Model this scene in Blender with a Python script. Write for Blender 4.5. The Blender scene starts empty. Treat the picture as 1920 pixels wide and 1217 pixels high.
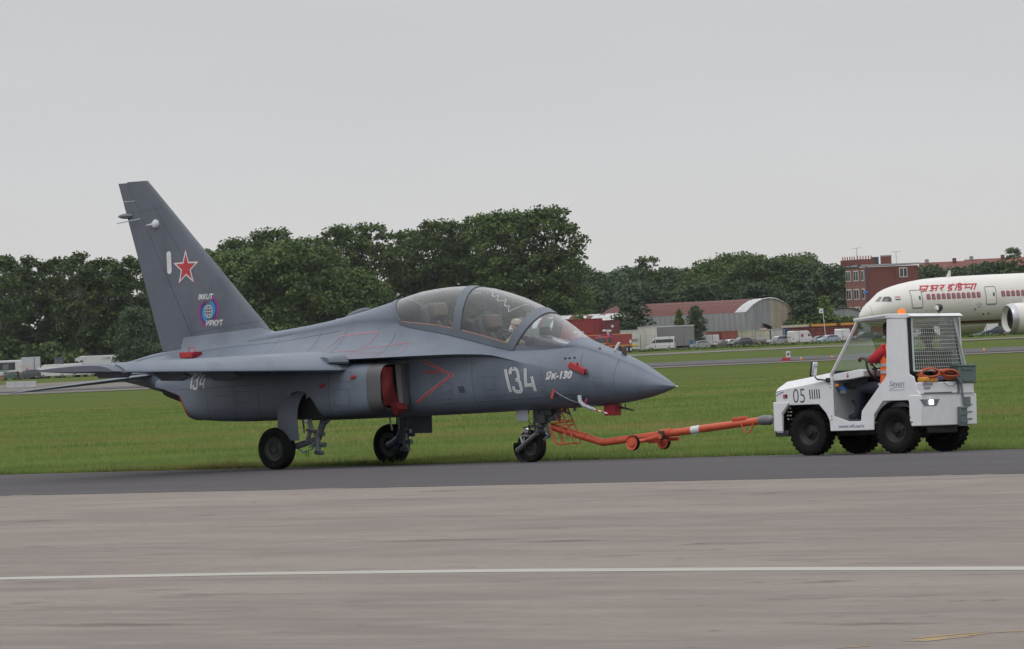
import bpy, bmesh, math, random
import numpy as np
from mathutils import Vector, Matrix
from mathutils.bvhtree import BVHTree
PI = math.pi
R_ = math.radians
rng = random.Random(7)
SC = bpy.context.scene
COL = SC.collection

# ------------------------------------------------------------------ camera
FPX, MROLL, EYE = 9600.0, 0.045, 1.83          # focal length in px of a 1920 px wide frame, roll, eye height
_rho = math.atan(MROLL)
_pitch = math.atan((685.4 - MROLL * 960 - 608.5) * math.cos(_rho) / FPX)
_f = np.array([0, math.cos(_pitch), math.sin(_pitch)])
_u0 = np.array([0, -math.sin(_pitch), math.cos(_pitch)])
_r0 = np.array([1.0, 0, 0])
_R = _r0 * math.cos(_rho) - _u0 * math.sin(_rho)
_U = _u0 * math.cos(_rho) + _r0 * math.sin(_rho)
_C = np.array([0, 0, EYE])
cam_d = bpy.data.cameras.new('camera')
cam = bpy.data.objects.new('camera', cam_d)
COL.objects.link(cam)
m3 = Matrix((_R, _U, -_f)).transposed()
cam.matrix_world = Matrix.Translation(_C) @ m3.to_4x4()
cam_d.sensor_width = 36
cam_d.lens = 36 * FPX / 1920
cam_d.clip_start = 1
cam_d.clip_end = 30000
SC.camera = cam
SC.render.resolution_x, SC.render.resolution_y = 1024, 649

# ------------------------------------------------------------------ world: overcast sky, one soft sun
SUN_EL, SUN_AZ = R_(52), R_(215)     # azimuth clockwise from +Y (behind the camera, to the left)
W = bpy.data.worlds.new('World')
SC.world = W
W.use_nodes = True
wn, wl = W.node_tree.nodes, W.node_tree.links
wn.clear()
out = wn.new('ShaderNodeOutputWorld')
bg = wn.new('ShaderNodeBackground')
bg.inputs['Strength'].default_value = 0.1
sky = wn.new('ShaderNodeTexSky')
sky.sky_type = 'NISHITA'
sky.sun_disc = False
sky.sun_elevation = SUN_EL
sky.sun_rotation = SUN_AZ
sky.dust_density = 4
hs = wn.new('ShaderNodeHueSaturation')
hs.inputs['Saturation'].default_value = 0.12
hs.inputs['Value'].default_value = 1.0
wl.new(sky.outputs['Color'], hs.inputs['Color'])
tc = wn.new('ShaderNodeTexCoord')
sep = wn.new('ShaderNodeSeparateXYZ')
wl.new(tc.outputs['Generated'], sep.inputs[0])
ramp = wn.new('ShaderNodeValToRGB')                 # cloud deck: slightly warm at the horizon, brighter overhead
ce = ramp.color_ramp
ce.elements[0].position = 0.0
ce.elements[0].color = (0.600, 0.590, 0.566, 1)
ce.elements[1].position = 1.0
ce.elements[1].color = (1.50, 1.51, 1.53, 1)
e = ce.elements.new(0.035); e.color = (0.570, 0.574, 0.580, 1)
e = ce.elements.new(0.075); e.color = (0.520, 0.530, 0.548, 1)
e = ce.elements.new(0.25); e.color = (0.70, 0.71, 0.725, 1)
e = ce.elements.new(0.6); e.color = (1.15, 1.16, 1.18, 1)
wl.new(sep.outputs['Z'], ramp.inputs[0])
nz = wn.new('ShaderNodeTexNoise')
nz.inputs['Scale'].default_value = 5.0
nz.inputs['Detail'].default_value = 4
mp = wn.new('ShaderNodeMapping')
mp.inputs['Scale'].default_value = (1, 1, 5)
wl.new(tc.outputs['Generated'], mp.inputs[0])
wl.new(mp.outputs[0], nz.inputs['Vector'])
mr = wn.new('ShaderNodeMapRange')
mr.inputs['From Min'].default_value = 0.3
mr.inputs['From Max'].default_value = 0.7
mr.inputs['To Min'].default_value = 11.2
mr.inputs['To Max'].default_value = 11.9
wl.new(nz.outputs['Fac'], mr.inputs['Value'])
vm = wn.new('ShaderNodeVectorMath')
vm.operation = 'SCALE'
wl.new(ramp.outputs['Color'], vm.inputs[0])
wl.new(mr.outputs[0], vm.inputs['Scale'])
mx = wn.new('ShaderNodeMix')
mx.data_type = 'RGBA'
mx.inputs[0].default_value = 0.93                  # the sun-lit sky above barely shows through the cloud
wl.new(hs.outputs['Color'], mx.inputs[6])
wl.new(vm.outputs[0], mx.inputs[7])
wl.new(mx.outputs[2], bg.inputs['Color'])
wl.new(bg.outputs[0], out.inputs['Surface'])

sd = bpy.data.lights.new('sun', 'SUN')
sd.energy = 0.5
sd.angle = R_(25)
sd.color = (1.0, 0.97, 0.93)
sun = bpy.data.objects.new('sun', sd)
COL.objects.link(sun)
sv = Vector((math.sin(SUN_AZ) * math.cos(SUN_EL), math.cos(SUN_AZ) * math.cos(SUN_EL), math.sin(SUN_EL)))
sun.rotation_euler = sv.to_track_quat('Z', 'Y').to_euler()
SC.view_settings.view_transform = 'Standard'
SC.view_settings.look = 'None'
SC.view_settings.exposure = 0
SC.view_settings.gamma = 1
try: SC.view_settings.use_curve_mapping = False
except Exception: pass
SC.cycles.transparent_max_bounces = 24
SC.cycles.max_bounces = 8
SC.cycles.use_denoising = True

# ------------------------------------------------------------------ geometry of the place
TH = R_(40.5)                                       # the road runs at this angle to the picture plane
AX = np.array([math.cos(TH), -math.sin(TH), 0.0])   # along the road, towards the right and nearer
AY = np.array([math.sin(TH), math.cos(TH), 0.0])    # across the road, away from the camera

def fall(d):                                        # the airfield falls very gently beyond 250 m
    t = (d - 250) / 40.0
    if t > 30: return -0.00125 * (d - 250)
    return -0.00125 * 40 * math.log1p(math.exp(t))

def ray(x, y):
    d = _f * FPX + _R * (x - 960) - _U * (y - 608.5)
    return d / d[1]

def ground(x, y, z=0.0):
    d = ray(x, y)
    return _C + d * ((z - EYE) / d[2])

def far_ground(x, y):
    """surveyed ground point for a bearing / dip of the far field"""
    d = ray(x, y)
    t = 300.0
    for _ in range(60):
        z = fall(t)
        t2 = (z - EYE) / d[2] if d[2] < -1e-6 else 3000
        t = 0.5 * t + 0.5 * max(50, min(t2, 4000))
    p = _C + d * t
    p[2] = fall(t)
    return p

def col_at(x, dist, dip_y=None):
    """ground point on the bearing of column x at a distance"""
    y = 685.4 - MROLL * x + 9600 * (EYE - fall(dist)) / dist
    d = ray(x, y)
    p = _C + d * dist
    p[2] = fall(dist)
    return p

# ------------------------------------------------------------------ materials
MATS = {}
def mat(name, col, rough=0.55, metal=0.0, var=0.12, scale=6.0, bump=0.0, bscale=40.0, spec=0.5, col2=None,
        stretch=None, emit=None, estr=0.0, coat=0.0, thr=None):
    if name in MATS: return MATS[name]
    m = bpy.data.materials.new(name)
    m.use_nodes = True
    n, l = m.node_tree.nodes, m.node_tree.links
    b = n['Principled BSDF']
    b.inputs['Roughness'].default_value = rough
    b.inputs['Metallic'].default_value = metal
    b.inputs['Specular IOR Level'].default_value = spec
    b.inputs['Coat Weight'].default_value = coat
    tcn = n.new('ShaderNodeTexCoord')
    mpn = n.new('ShaderNodeMapping')
    if stretch: mpn.inputs['Scale'].default_value = stretch
    l.new(tcn.outputs['Object'], mpn.inputs[0])
    no = n.new('ShaderNodeTexNoise')
    no.inputs['Scale'].default_value = scale
    no.inputs['Detail'].default_value = 6
    no.inputs['Roughness'].default_value = 0.62
    l.new(mpn.outputs[0], no.inputs['Vector'])
    cr = n.new('ShaderNodeValToRGB')
    lo, hi = (thr or (0.3, 0.7))
    cr.color_ramp.elements[0].position = lo
    cr.color_ramp.elements[1].position = hi
    c = tuple(col)
    if col2 is None:
        cr.color_ramp.elements[0].color = tuple(v * (1 - var) for v in c) + (1,)
        cr.color_ramp.elements[1].color = tuple(min(1, v * (1 + var)) for v in c) + (1,)
    else:
        cr.color_ramp.elements[0].color = c + (1,)
        cr.color_ramp.elements[1].color = tuple(col2) + (1,)
    l.new(no.outputs['Fac'], cr.inputs[0])
    l.new(cr.outputs[0], b.inputs['Base Color'])
    if bump:
        nb = n.new('ShaderNodeTexNoise')
        nb.inputs['Scale'].default_value = bscale
        nb.inputs['Detail'].default_value = 5
        l.new(mpn.outputs[0], nb.inputs['Vector'])
        bp = n.new('ShaderNodeBump')
        bp.inputs['Strength'].default_value = bump
        bp.inputs['Distance'].default_value = 0.02
        l.new(nb.outputs['Fac'], bp.inputs['Height'])
        l.new(bp.outputs[0], b.inputs['Normal'])
    if emit:
        b.inputs['Emission Color'].default_value = tuple(emit) + (1,)
        b.inputs['Emission Strength'].default_value = estr
    MATS[name] = m
    return m

def glass(name, tint, refl=0.06, rough=0.02, opac=0.12, col=(0.3, 0.33, 0.35)):
    """thin glazing: mostly see-through, a fresnel reflection, a little dust"""
    if name in MATS: return MATS[name]
    m = bpy.data.materials.new(name)
    m.use_nodes = True
    n, l = m.node_tree.nodes, m.node_tree.links
    n.clear()
    o = n.new('ShaderNodeOutputMaterial')
    tr = n.new('ShaderNodeBsdfTransparent'); tr.inputs[0].default_value = tuple(tint) + (1,)
    gl = n.new('ShaderNodeBsdfGlossy'); gl.inputs['Roughness'].default_value = rough
    df = n.new('ShaderNodeBsdfDiffuse'); df.inputs[0].default_value = tuple(col) + (1,)
    lw = n.new('ShaderNodeLayerWeight'); lw.inputs[0].default_value = 0.5
    pw = n.new('ShaderNodeMath'); pw.operation = 'POWER'; pw.inputs[1].default_value = 3.0
    l.new(lw.outputs['Facing'], pw.inputs[0])
    ad = n.new('ShaderNodeMath'); ad.operation = 'ADD'; ad.inputs[1].default_value = refl; ad.use_clamp = True
    l.new(pw.outputs[0], ad.inputs[0])
    tcn = n.new('ShaderNodeTexCoord')
    no = n.new('ShaderNodeTexNoise'); no.inputs['Scale'].default_value = 1.8; no.inputs['Detail'].default_value = 1
    mpn = n.new('ShaderNodeMapping'); mpn.inputs['Scale'].default_value = (1, 1, 4)
    l.new(tcn.outputs['Object'], mpn.inputs[0]); l.new(mpn.outputs[0], no.inputs['Vector'])
    mrn = n.new('ShaderNodeMapRange')
    mrn.inputs['From Min'].default_value = 0.35; mrn.inputs['From Max'].default_value = 0.7
    mrn.inputs['To Min'].default_value = opac * 0.4; mrn.inputs['To Max'].default_value = opac * 1.7
    l.new(no.outputs['Fac'], mrn.inputs['Value'])
    m1 = n.new('ShaderNodeMixShader'); m2 = n.new('ShaderNodeMixShader')
    l.new(mrn.outputs[0], m1.inputs[0]); l.new(tr.outputs[0], m1.inputs[1]); l.new(df.outputs[0], m1.inputs[2])
    l.new(ad.outputs[0], m2.inputs[0]); l.new(m1.outputs[0], m2.inputs[1]); l.new(gl.outputs[0], m2.inputs[2])
    l.new(m2.outputs[0], o.inputs['Surface'])
    MATS[name] = m
    return m

# ------------------------------------------------------------------ mesh helper
class MB:
    def __init__(s):
        s.v = []; s.f = []; s.m = []
    def add(s, vs, fs, mi=0):
        o = len(s.v)
        s.v += [tuple(float(c) for c in p) for p in vs]
        s.f += [tuple(i + o for i in f) for f in fs]
        s.m += [mi] * len(fs)
        return s
    def box(s, c, size, rot=None, mi=0, taper=(1, 1)):
        x, y, z = (k / 2 for k in size)
        vs = []
        for sz in (-1, 1):
            tx, ty = (taper if sz > 0 else (1, 1))
            for sx, sy in ((-1, -1), (1, -1), (1, 1), (-1, 1)):
                vs.append(Vector((sx * x * tx, sy * y * ty, sz * z)))
        if rot is not None: vs = [rot @ v for v in vs]
        vs = [v + Vector(c) for v in vs]
        return s.add(vs, [(0, 3, 2, 1), (4, 5, 6, 7), (0, 1, 5, 4), (1, 2, 6, 5), (2, 3, 7, 6), (3, 0, 4, 7)], mi)
    def tube(s, path, r, n=8, mi=0, cap=True, flat=1.0):
        P = [Vector(p) for p in path]
        rs = r if isinstance(r, (list, tuple)) else [r] * len(P)
        vs = []; fs = []
        up = None
        for i, p in enumerate(P):
            t = (P[min(i + 1, len(P) - 1)] - P[max(i - 1, 0)])
            if t.length < 1e-9: t = Vector((0, 0, 1))
            t.normalize()
            if up is None:
                up = Vector((0, 0, 1)) if abs(t.z) < 0.9 else Vector((1, 0, 0))
            a = t.cross(up).normalized(); b = a.cross(t).normalized(); up = b
            for k in range(n):
                q = 2 * PI * k / n
                vs.append(p + a * math.cos(q) * rs[i] + b * math.sin(q) * rs[i] * flat)
        for i in range(len(P) - 1):
            for k in range(n):
                k2 = (k + 1) % n
                fs.append((i * n + k, i * n + k2, (i + 1) * n + k2, (i + 1) * n + k))
        if cap:
            fs.append(tuple(range(n - 1, -1, -1)))
            fs.append(tuple((len(P) - 1) * n + k for k in range(n)))
        return s.add(vs, fs, mi)
    def lathe(s, prof, c, axis='y', n=24, mi=0, cap=False):
        """prof: (radius, offset along axis)"""
        vs = []; fs = []
        for r, h in prof:
            for k in range(n):
                q = 2 * PI * k / n
                a, b = r * math.cos(q), r * math.sin(q)
                p = {'x': (h, a, b), 'y': (b, h, a), 'z': (a, b, h)}[axis]
                vs.append((c[0] + p[0], c[1] + p[1], c[2] + p[2]))
        for i in range(len(prof) - 1):
            for k in range(n):
                k2 = (k + 1) % n
                fs.append((i * n + k, i * n + k2, (i + 1) * n + k2, (i + 1) * n + k))
        if cap:
            fs.append(tuple(range(n - 1, -1, -1)))
            fs.append(tuple((len(prof) - 1) * n + k for k in range(n)))
        return s.add(vs, fs, mi)
    def loft(s, secs, closed=True, caps=True, mi=0):
        n = len(secs[0]); vs = [p for q in secs for p in q]; fs = []
        for i in range(len(secs) - 1):
            for k in range(n if closed else n - 1):
                k2 = (k + 1) % n
                fs.append((i * n + k, i * n + k2, (i + 1) * n + k2, (i + 1) * n + k))
        if caps and closed:
            fs.append(tuple(range(n - 1, -1, -1)))
            fs.append(tuple((len(secs) - 1) * n + k for k in range(n)))
        return s.add(vs, fs, mi)
    def prism(s, poly, a0, a1, plane='xz', mi=0):
        """2D polygon extruded along the third axis from a0 to a1"""
        n = len(poly); vs = []
        for a in (a0, a1):
            for p, q in poly:
                vs.append({'xz': (p, a, q), 'yz': (a, p, q), 'xy': (p, q, a)}[plane])
        fs = [tuple(range(n - 1, -1, -1)), tuple(range(n, 2 * n))]
        for k in range(n):
            k2 = (k + 1) % n
            fs.append((k, k2, n + k2, n + k))
        return s.add(vs, fs, mi)
    def sphere(s, c, r, n=12, m=8, mi=0, sc=(1, 1, 1)):
        secs = []
        for i in range(1, m):
            q = PI * i / m
            secs.append([(c[0] + r * sc[0] * math.sin(q) * math.cos(2 * PI * k / n), c[1] + r * sc[1] * math.sin(q) * math.sin(2 * PI * k / n), c[2] + r * sc[2] * math.cos(q)) for k in range(n)])
        return s.loft(secs, mi=mi)
    def build(s, name, mats, parent=None, smooth=35, bevel=0.0, fix=True, segs=2):
        me = bpy.data.meshes.new(name)
        me.from_pydata(s.v, [], s.f)
        if not isinstance(mats, (list, tuple)): mats = [mats]
        for m in mats: me.materials.append(m)
        if len(mats) > 1: me.polygons.foreach_set('material_index', s.m)
        if fix:
            b = bmesh.new(); b.from_mesh(me)
            bmesh.ops.recalc_face_normals(b, faces=b.faces)
            b.to_mesh(me); b.free()
        if smooth:
            me.polygons.foreach_set('use_smooth', [True] * len(me.polygons))
            me.set_sharp_from_angle(angle=R_(smooth))
        me.update()
        o = bpy.data.objects.new(name, me)
        COL.objects.link(o)
        if parent is not None: o.parent = parent
        if bevel:
            bv = o.modifiers.new('bevel', 'BEVEL')
            bv.width = bevel; bv.segments = segs; bv.limit_method = 'ANGLE'; bv.angle_limit = R_(40)
            bv.harden_normals = False
        return o

def thing(name, label, cat, loc=(0, 0, 0), rz=0.0, group=None, rx=0.0):
    o = bpy.data.objects.new(name, None)
    COL.objects.link(o)
    o.empty_display_size = 0.3
    o.location = loc
    o.rotation_euler = (rx, 0, rz)
    return tag(o, label, cat, group)
def tag(o, label=None, cat=None, group=None, kind=None):
    if label: o['label'] = label
    if cat: o['category'] = cat
    if group: o['group'] = group
    if kind: o['kind'] = kind
    return o
def copy_tree(o, parent=None):
    c = o.copy(); COL.objects.link(c)
    if parent is not None: c.parent = parent
    for ch in list(o.children): copy_tree(ch, c)
    return c

def pchip(xs, ys):
    xs = np.array(xs, float); ys = np.array(ys, float)
    o = np.argsort(xs); xs = xs[o]; ys = ys[o]
    h = np.diff(xs); d = np.diff(ys) / h
    m = np.zeros(len(xs))
    for i in range(1, len(xs) - 1):
        if d[i - 1] * d[i] > 0:
            w1 = 2 * h[i] + h[i - 1]; w2 = h[i] + 2 * h[i - 1]
            m[i] = (w1 + w2) / (w1 / d[i - 1] + w2 / d[i])
    m[0] = d[0]; m[-1] = d[-1]
    def fn(x):
        x = min(max(x, xs[0]), xs[-1])
        i = min(max(int(np.searchsorted(xs, x) - 1), 0), len(h) - 1)
        t = (x - xs[i]) / h[i]
        return float((2*t**3 - 3*t**2 + 1) * ys[i] + (t**3 - 2*t**2 + t) * h[i] * m[i] + (-2*t**3 + 3*t**2) * ys[i+1] + (t**3 - t**2) * h[i] * m[i+1])
    return fn

def ribbon(pts, w, closed=False):
    """flat 2D strip polygons (list of quads) along a polyline"""
    n = len(pts); P = [Vector(p) for p in pts]; L = []; Rr = []
    for i in range(n):
        a = P[(i - 1) % n] if (closed or i > 0) else P[i]
        b = P[(i + 1) % n] if (closed or i < n - 1) else P[i]
        d1 = (P[i] - a); d2 = (b - P[i])
        d1 = d1.normalized() if d1.length > 1e-9 else d2.normalized()
        d2 = d2.normalized() if d2.length > 1e-9 else d1
        t = (d1 + d2)
        t = t.normalized() if t.length > 1e-6 else d1
        nrm = Vector((-t.y, t.x))
        k = 1 / max(0.45, abs(nrm.dot(Vector((-d1.y, d1.x)))))
        L.append(P[i] + nrm * w / 2 * k); Rr.append(P[i] - nrm * w / 2 * k)
    q = []
    for i in range(n if closed else n - 1):
        j = (i + 1) % n
        q.append([L[i], L[j], Rr[j], Rr[i]])
    return q

def text_polys(txt, size, shear=0.0, xscale=1.0, bold=0.0):
    cu = bpy.data.curves.new('t', 'FONT')
    cu.body = txt; cu.size = size; cu.shear = shear; cu.offset = bold
    cu.fill_mode = 'FRONT'; cu.resolution_u = 3
    ob = bpy.data.objects.new('t', cu)
    COL.objects.link(ob)
    bpy.context.view_layer.update()
    me = bpy.data.meshes.new_from_object(ob)
    polys = [[Vector((me.vertices[i].co.x * xscale, me.vertices[i].co.y)) for i in p.vertices] for p in me.polygons]
    bpy.data.objects.remove(ob); bpy.data.curves.remove(cu); bpy.data.meshes.remove(me)
    return polys

def decal(name, polys, place, material, parent, bvh=None, dirn=None, off=0.005, cut=0.08):
    """polys: 2D polygons; place(u,v) -> 3D; thrown onto the surface along dirn and laid just proud of it"""
    bm = bmesh.new()
    for p in polys:
        vs = [bm.verts.new((q[0], q[1], 0)) for q in p]
        try: bm.faces.new(vs)
        except Exception: pass
    if bvh is not None:
        bmesh.ops.triangulate(bm, faces=bm.faces)
        for _ in range(5):
            es = [e for e in bm.edges if e.calc_length() > cut]
            if not es: break
            bmesh.ops.subdivide_edges(bm, edges=es, cuts=1)
            bmesh.ops.triangulate(bm, faces=bm.faces)
    bad = []
    for v in bm.verts:
        p = Vector(place(v.co.x, v.co.y))
        if bvh is not None:
            dn = Vector(dirn)
            hit, nrm, _, _ = bvh.ray_cast(p - dn * 3, dn, 40)
            if hit is None: bad.append(v); v.co = p; continue
            if nrm.dot(dn) > 0: nrm = -nrm
            v.co = hit + nrm * off
        else:
            v.co = p
    if bad: bmesh.ops.delete(bm, geom=bad, context='VERTS')
    me = bpy.data.meshes.new(name)
    bm.to_mesh(me); bm.free()
    me.materials.append(material)
    o = bpy.data.objects.new(name, me)
    COL.objects.link(o)
    if parent is not None: o.parent = parent
    return o

def bvh_of(objs):
    V = []; Fc = []
    for o in objs:
        k = len(V)
        V += [v.co.copy() for v in o.data.vertices]
        Fc += [tuple(i + k for i in p.vertices) for p in o.data.polygons]
    return BVHTree.FromPolygons(V, Fc)
# ------------------------------------------------------------------ ground sheets
def uv_of(p): return float(np.dot(p, AX)), float(np.dot(p, AY))
JET_O = ground(631, 876)
VJ = uv_of(JET_O)[1]
def line_uv(a, b):
    (u0, v0), (u1, v1) = uv_of(a), uv_of(b)
    k = (v1 - v0) / (u1 - u0)
    return lambda u: v0 + k * (u - u0)
v_far = line_uv(ground(0, 888), ground(1920, 838.5))
v_near = line_uv(ground(0, 930), ground(1920, 888))
def road_z(v, u):
    vf, vn = v_far(u), v_near(u)
    vc = VJ - 3.2
    if v >= VJ - 1.8: return -0.02 * (v - VJ)
    if v >= vc: 
        t = (VJ - 1.8 - v) / 1.4
        return 0.036 + 0.028 * t * (1 - t / 2)
    t = max(0, (v - vn) / (vc - vn))
    return 0.050 * t ** 0.8
def field_z(x, y): return fall(y) - 0.035
def uvp(u, v, z): return (AX[0] * u + AY[0] * v, AX[1] * u + AY[1] * v, z)

def ground_mat(name, layers, rough=0.9, bump=0.25, bscale=30, spec=0.3):
    """layers: list of (scale, stretch xyz, lo, hi, colour, amount) laid over the first colour"""
    m = bpy.data.materials.new(name); m.use_nodes = True
    n, l = m.node_tree.nodes, m.node_tree.links
    b = n['Principled BSDF']; b.inputs['Roughness'].default_value = rough
    b.inputs['Specular IOR Level'].default_value = spec
    geo = n.new('ShaderNodeTexCoord')
    rot = n.new('ShaderNodeMapping'); rot.inputs['Rotation'].default_value = (0, 0, TH)   # x runs along the road
    l.new(geo.outputs['Object'], rot.inputs[0])
    cur = None
    for i, (sc, st, lo, hi, col, amt) in enumerate(layers):
        if i == 0:
            rgb = n.new('ShaderNodeRGB'); rgb.outputs[0].default_value = tuple(col) + (1,)
            cur = rgb.outputs[0]; continue
        mp = n.new('ShaderNodeMapping'); mp.inputs['Scale'].default_value = st; mp.inputs['Location'].default_value = (i * 3.7, i * 1.3, 0)
        mp.inputs['Rotation'].default_value = (0, 0, (0, .10, -.05, .22, .05, -.12)[i % 6])
        l.new(rot.outputs[0], mp.inputs[0])
        no = n.new('ShaderNodeTexNoise'); no.inputs['Scale'].default_value = sc; no.inputs['Detail'].default_value = 5; no.inputs['Roughness'].default_value = 0.6
        l.new(mp.outputs[0], no.inputs['Vector'])
        mrn = n.new('ShaderNodeMapRange'); mrn.inputs['From Min'].default_value = lo; mrn.inputs['From Max'].default_value = hi
        mrn.inputs['To Max'].default_value = amt
        l.new(no.outputs['Fac'], mrn.inputs['Value'])
        mix = n.new('ShaderNodeMix'); mix.data_type = 'RGBA'
        l.new(mrn.outputs[0], mix.inputs[0]); l.new(cur, mix.inputs[6]); mix.inputs[7].default_value = tuple(col) + (1,)
        cur = mix.outputs[2]
    l.new(cur, b.inputs['Base Color'])
    nb = n.new('ShaderNodeTexNoise'); nb.inputs['Scale'].default_value = bscale; nb.inputs['Detail'].default_value = 6
    l.new(rot.outputs[0], nb.inputs['Vector'])
    bp = n.new('ShaderNodeBump'); bp.inputs['Strength'].default_value = bump; bp.inputs['Distance'].default_value = 0.02
    l.new(nb.outputs['Fac'], bp.inputs['Height']); l.new(bp.outputs[0], b.inputs['Normal'])
    MATS[name] = m
    return m

M_conc = ground_mat('concrete', [(0, 0, 0, 0, (0.200, 0.168, 0.146), 0),
    (0.16, (0.55, 1, 1), 0.40, 0.58, (0.152, 0.128, 0.113), 0.85),
    (0.35, (0.45, 1.1, 1), 0.48, 0.62, (0.232, 0.196, 0.167), 0.8),
    (0.9, (0.30, 1.3, 1), 0.50, 0.62, (0.128, 0.107, 0.098), 0.6),
    (1.8, (0.40, 1.4, 1), 0.48, 0.64, (0.240, 0.202, 0.180), 0.6),
    (0.8, (0.6, 1.5, 1), 0.60, 0.66, (0.105, 0.092, 0.086), 0.75),
    (3.5, (0.8, 1.2, 1), 0.62, 0.67, (0.085, 0.075, 0.072), 0.7),
    (10, (0.8, 1, 1), 0.42, 0.66, (0.15, 0.132, 0.122), 0.5),
    (70, (1, 1, 1), 0.35, 0.7, (0.16, 0.140, 0.130), 0.4)], rough=0.92, bump=0.2, bscale=60)
M_asph = ground_mat('asphalt', [(0, 0, 0, 0, (0.047, 0.042, 0.046), 0),
    (0.5, (0.06, 1.5, 1), 0.4, 0.65, (0.064, 0.060, 0.063), 0.85),
    (1.5, (0.1, 2.5, 1), 0.5, 0.75, (0.034, 0.031, 0.034), 0.6),
    (60, (1, 1, 1), 0.4, 0.7, (0.064, 0.060, 0.061), 0.5)], rough=0.85, bump=0.3, bscale=80)
M_asph2 = ground_mat('taxiway_asphalt', [(0, 0, 0, 0, (0.060, 0.058, 0.064), 0),
    (0.1, (0.1, 1, 1), 0.4, 0.7, (0.085, 0.082, 0.084), 0.8)], rough=0.9)
M_shoulder = ground_mat('shoulder_tar', [(0, 0, 0, 0, (0.130, 0.116, 0.108), 0),
    (0.1, (0.2, 1, 1), 0.4, 0.7, (0.115, 0.112, 0.09), 0.7)], rough=0.9)
M_gras = ground_mat('grass_ground', [(0, 0, 0, 0, (0.080, 0.108, 0.025), 0),
    (0.05, (0.5, 1, 1), 0.35, 0.65, (0.060, 0.090, 0.020), 0.8),
    (0.02, (0.25, 2.2, 1), 0.5, 0.72, (0.115, 0.100, 0.036), 0.75),
    (0.9, (0.4, 1.6, 1), 0.45, 0.75, (0.050, 0.078, 0.022), 0.65),
    (7.0, (1, 1, 1), 0.4, 0.75, (0.095, 0.105, 0.034), 0.5)], rough=1.0, bump=0.8, bscale=9, spec=0.02)
M_verge = ground_mat('verge', [(0, 0, 0, 0, (0.075, 0.100, 0.032), 0),
    (0.3, (0.3, 1, 1), 0.4, 0.7, (0.055, 0.08, 0.025), 0.8)], rough=0.95)

def sheet(name, us, vs_of, zf, material):
    vs = []; fs = []
    n = None
    for u in us:
        row = vs_of(u); n = len(row)
        for v in row:
            p = uvp(u, v, 0)
            vs.append((p[0], p[1], zf(u, v, p)))
    for i in range(len(us) - 1):
        for k in range(n - 1):
            fs.append((i * n + k, (i + 1) * n + k, (i + 1) * n + k + 1, i * n + k + 1))
    me = bpy.data.meshes.new(name); me.from_pydata(vs, [], fs); me.materials.append(material)
    me.polygons.foreach_set('use_smooth', [True] * len(me.polygons)); me.update()
    o = bpy.data.objects.new(name, me); COL.objects.link(o)
    return tag(o, kind='structure')

_rj = random.Random(12)
usn = sorted(set([-400 + 20 * i for i in range(18)] + [-55 + .3 * i for i in range(260)] + [60 + 20 * i for i in range(18)]))
JIT = {u: _rj.uniform(-.05, .05) for u in usn}
sheet('apron', [-400, -200, 0, 200, 400], lambda u: [-300, v_near(u) + 0.12], lambda u, v, p: 0.0, M_conc)
sheet('service_road', usn, lambda u: [v_near(u) + JIT[u]] + [v_near(u) + (v_far(u) + 0.25 - v_near(u)) * k / 16 for k in range(1, 17)],
      lambda u, v, p: road_z(v, u) + 0.003, M_asph)
gu = sorted(set([-6000, -3000, -2000, -1500] + [-1200 + 60 * i for i in range(31)] + [800, 1200, 2000, 6000]))
gv = [0, 2, 5, 10, 20, 40, 70, 100, 120, 140, 160, 180, 200, 225, 250, 275, 300, 350, 400, 500, 600, 700, 800, 1000, 1300, 1800, 3000, 9000]
sheet('grass_field', gu, lambda u: [v_far(u) + 0.05 + k for k in gv], lambda u, v, p: max(field_z(p[0], p[1]), -12) if p[1] > 0 else -0.035, M_gras)

def far_strip(name, near, far, material, lift):
    """strip between two lines of the far field, each given as (x, dip) bearings"""
    def ln(pts, x):
        xs = [p[0] for p in pts]; ys = [p[1] for p in pts]
        return float(np.interp(x, xs, ys))
    vs = []; fs = []
    xs = list(range(-600, 2521, 60))
    for x in xs:
        for dip in (ln(near, x), ln(far, x)):
            p = far_ground(x, 685.4 - MROLL * x + dip)
            vs.append((p[0], p[1], fall(p[1]) - 0.035 + lift))
    for i in range(len(xs) - 1):
        fs.append((2 * i, 2 * i + 2, 2 * i + 3, 2 * i + 1))
    me = bpy.data.meshes.new(name); me.from_pydata(vs, [], fs); me.materials.append(material); me.update()
    o = bpy.data.objects.new(name, me); COL.objects.link(o)
    return tag(o, kind='structure')
far_strip('taxiway_shoulder', [(0, 55.5), (1000, 59.5), (1920, 61)], [(0, 37), (500, 47), (900, 50), (1920, 50)], M_shoulder, 0.03)
far_strip('taxiway', [(0, 52), (1000, 57.0), (1920, 58.5)], [(0, 49.5), (1000, 50.5), (1920, 50.8)], M_asph2, 0.06)
far_strip('perimeter_track', [(0, 43), (600, 38.5), (1300, 35.5), (1920, 35)], [(0, 37), (600, 34.5), (1300, 32.5), (1920, 32.5)], M_shoulder, 0.05)

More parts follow.
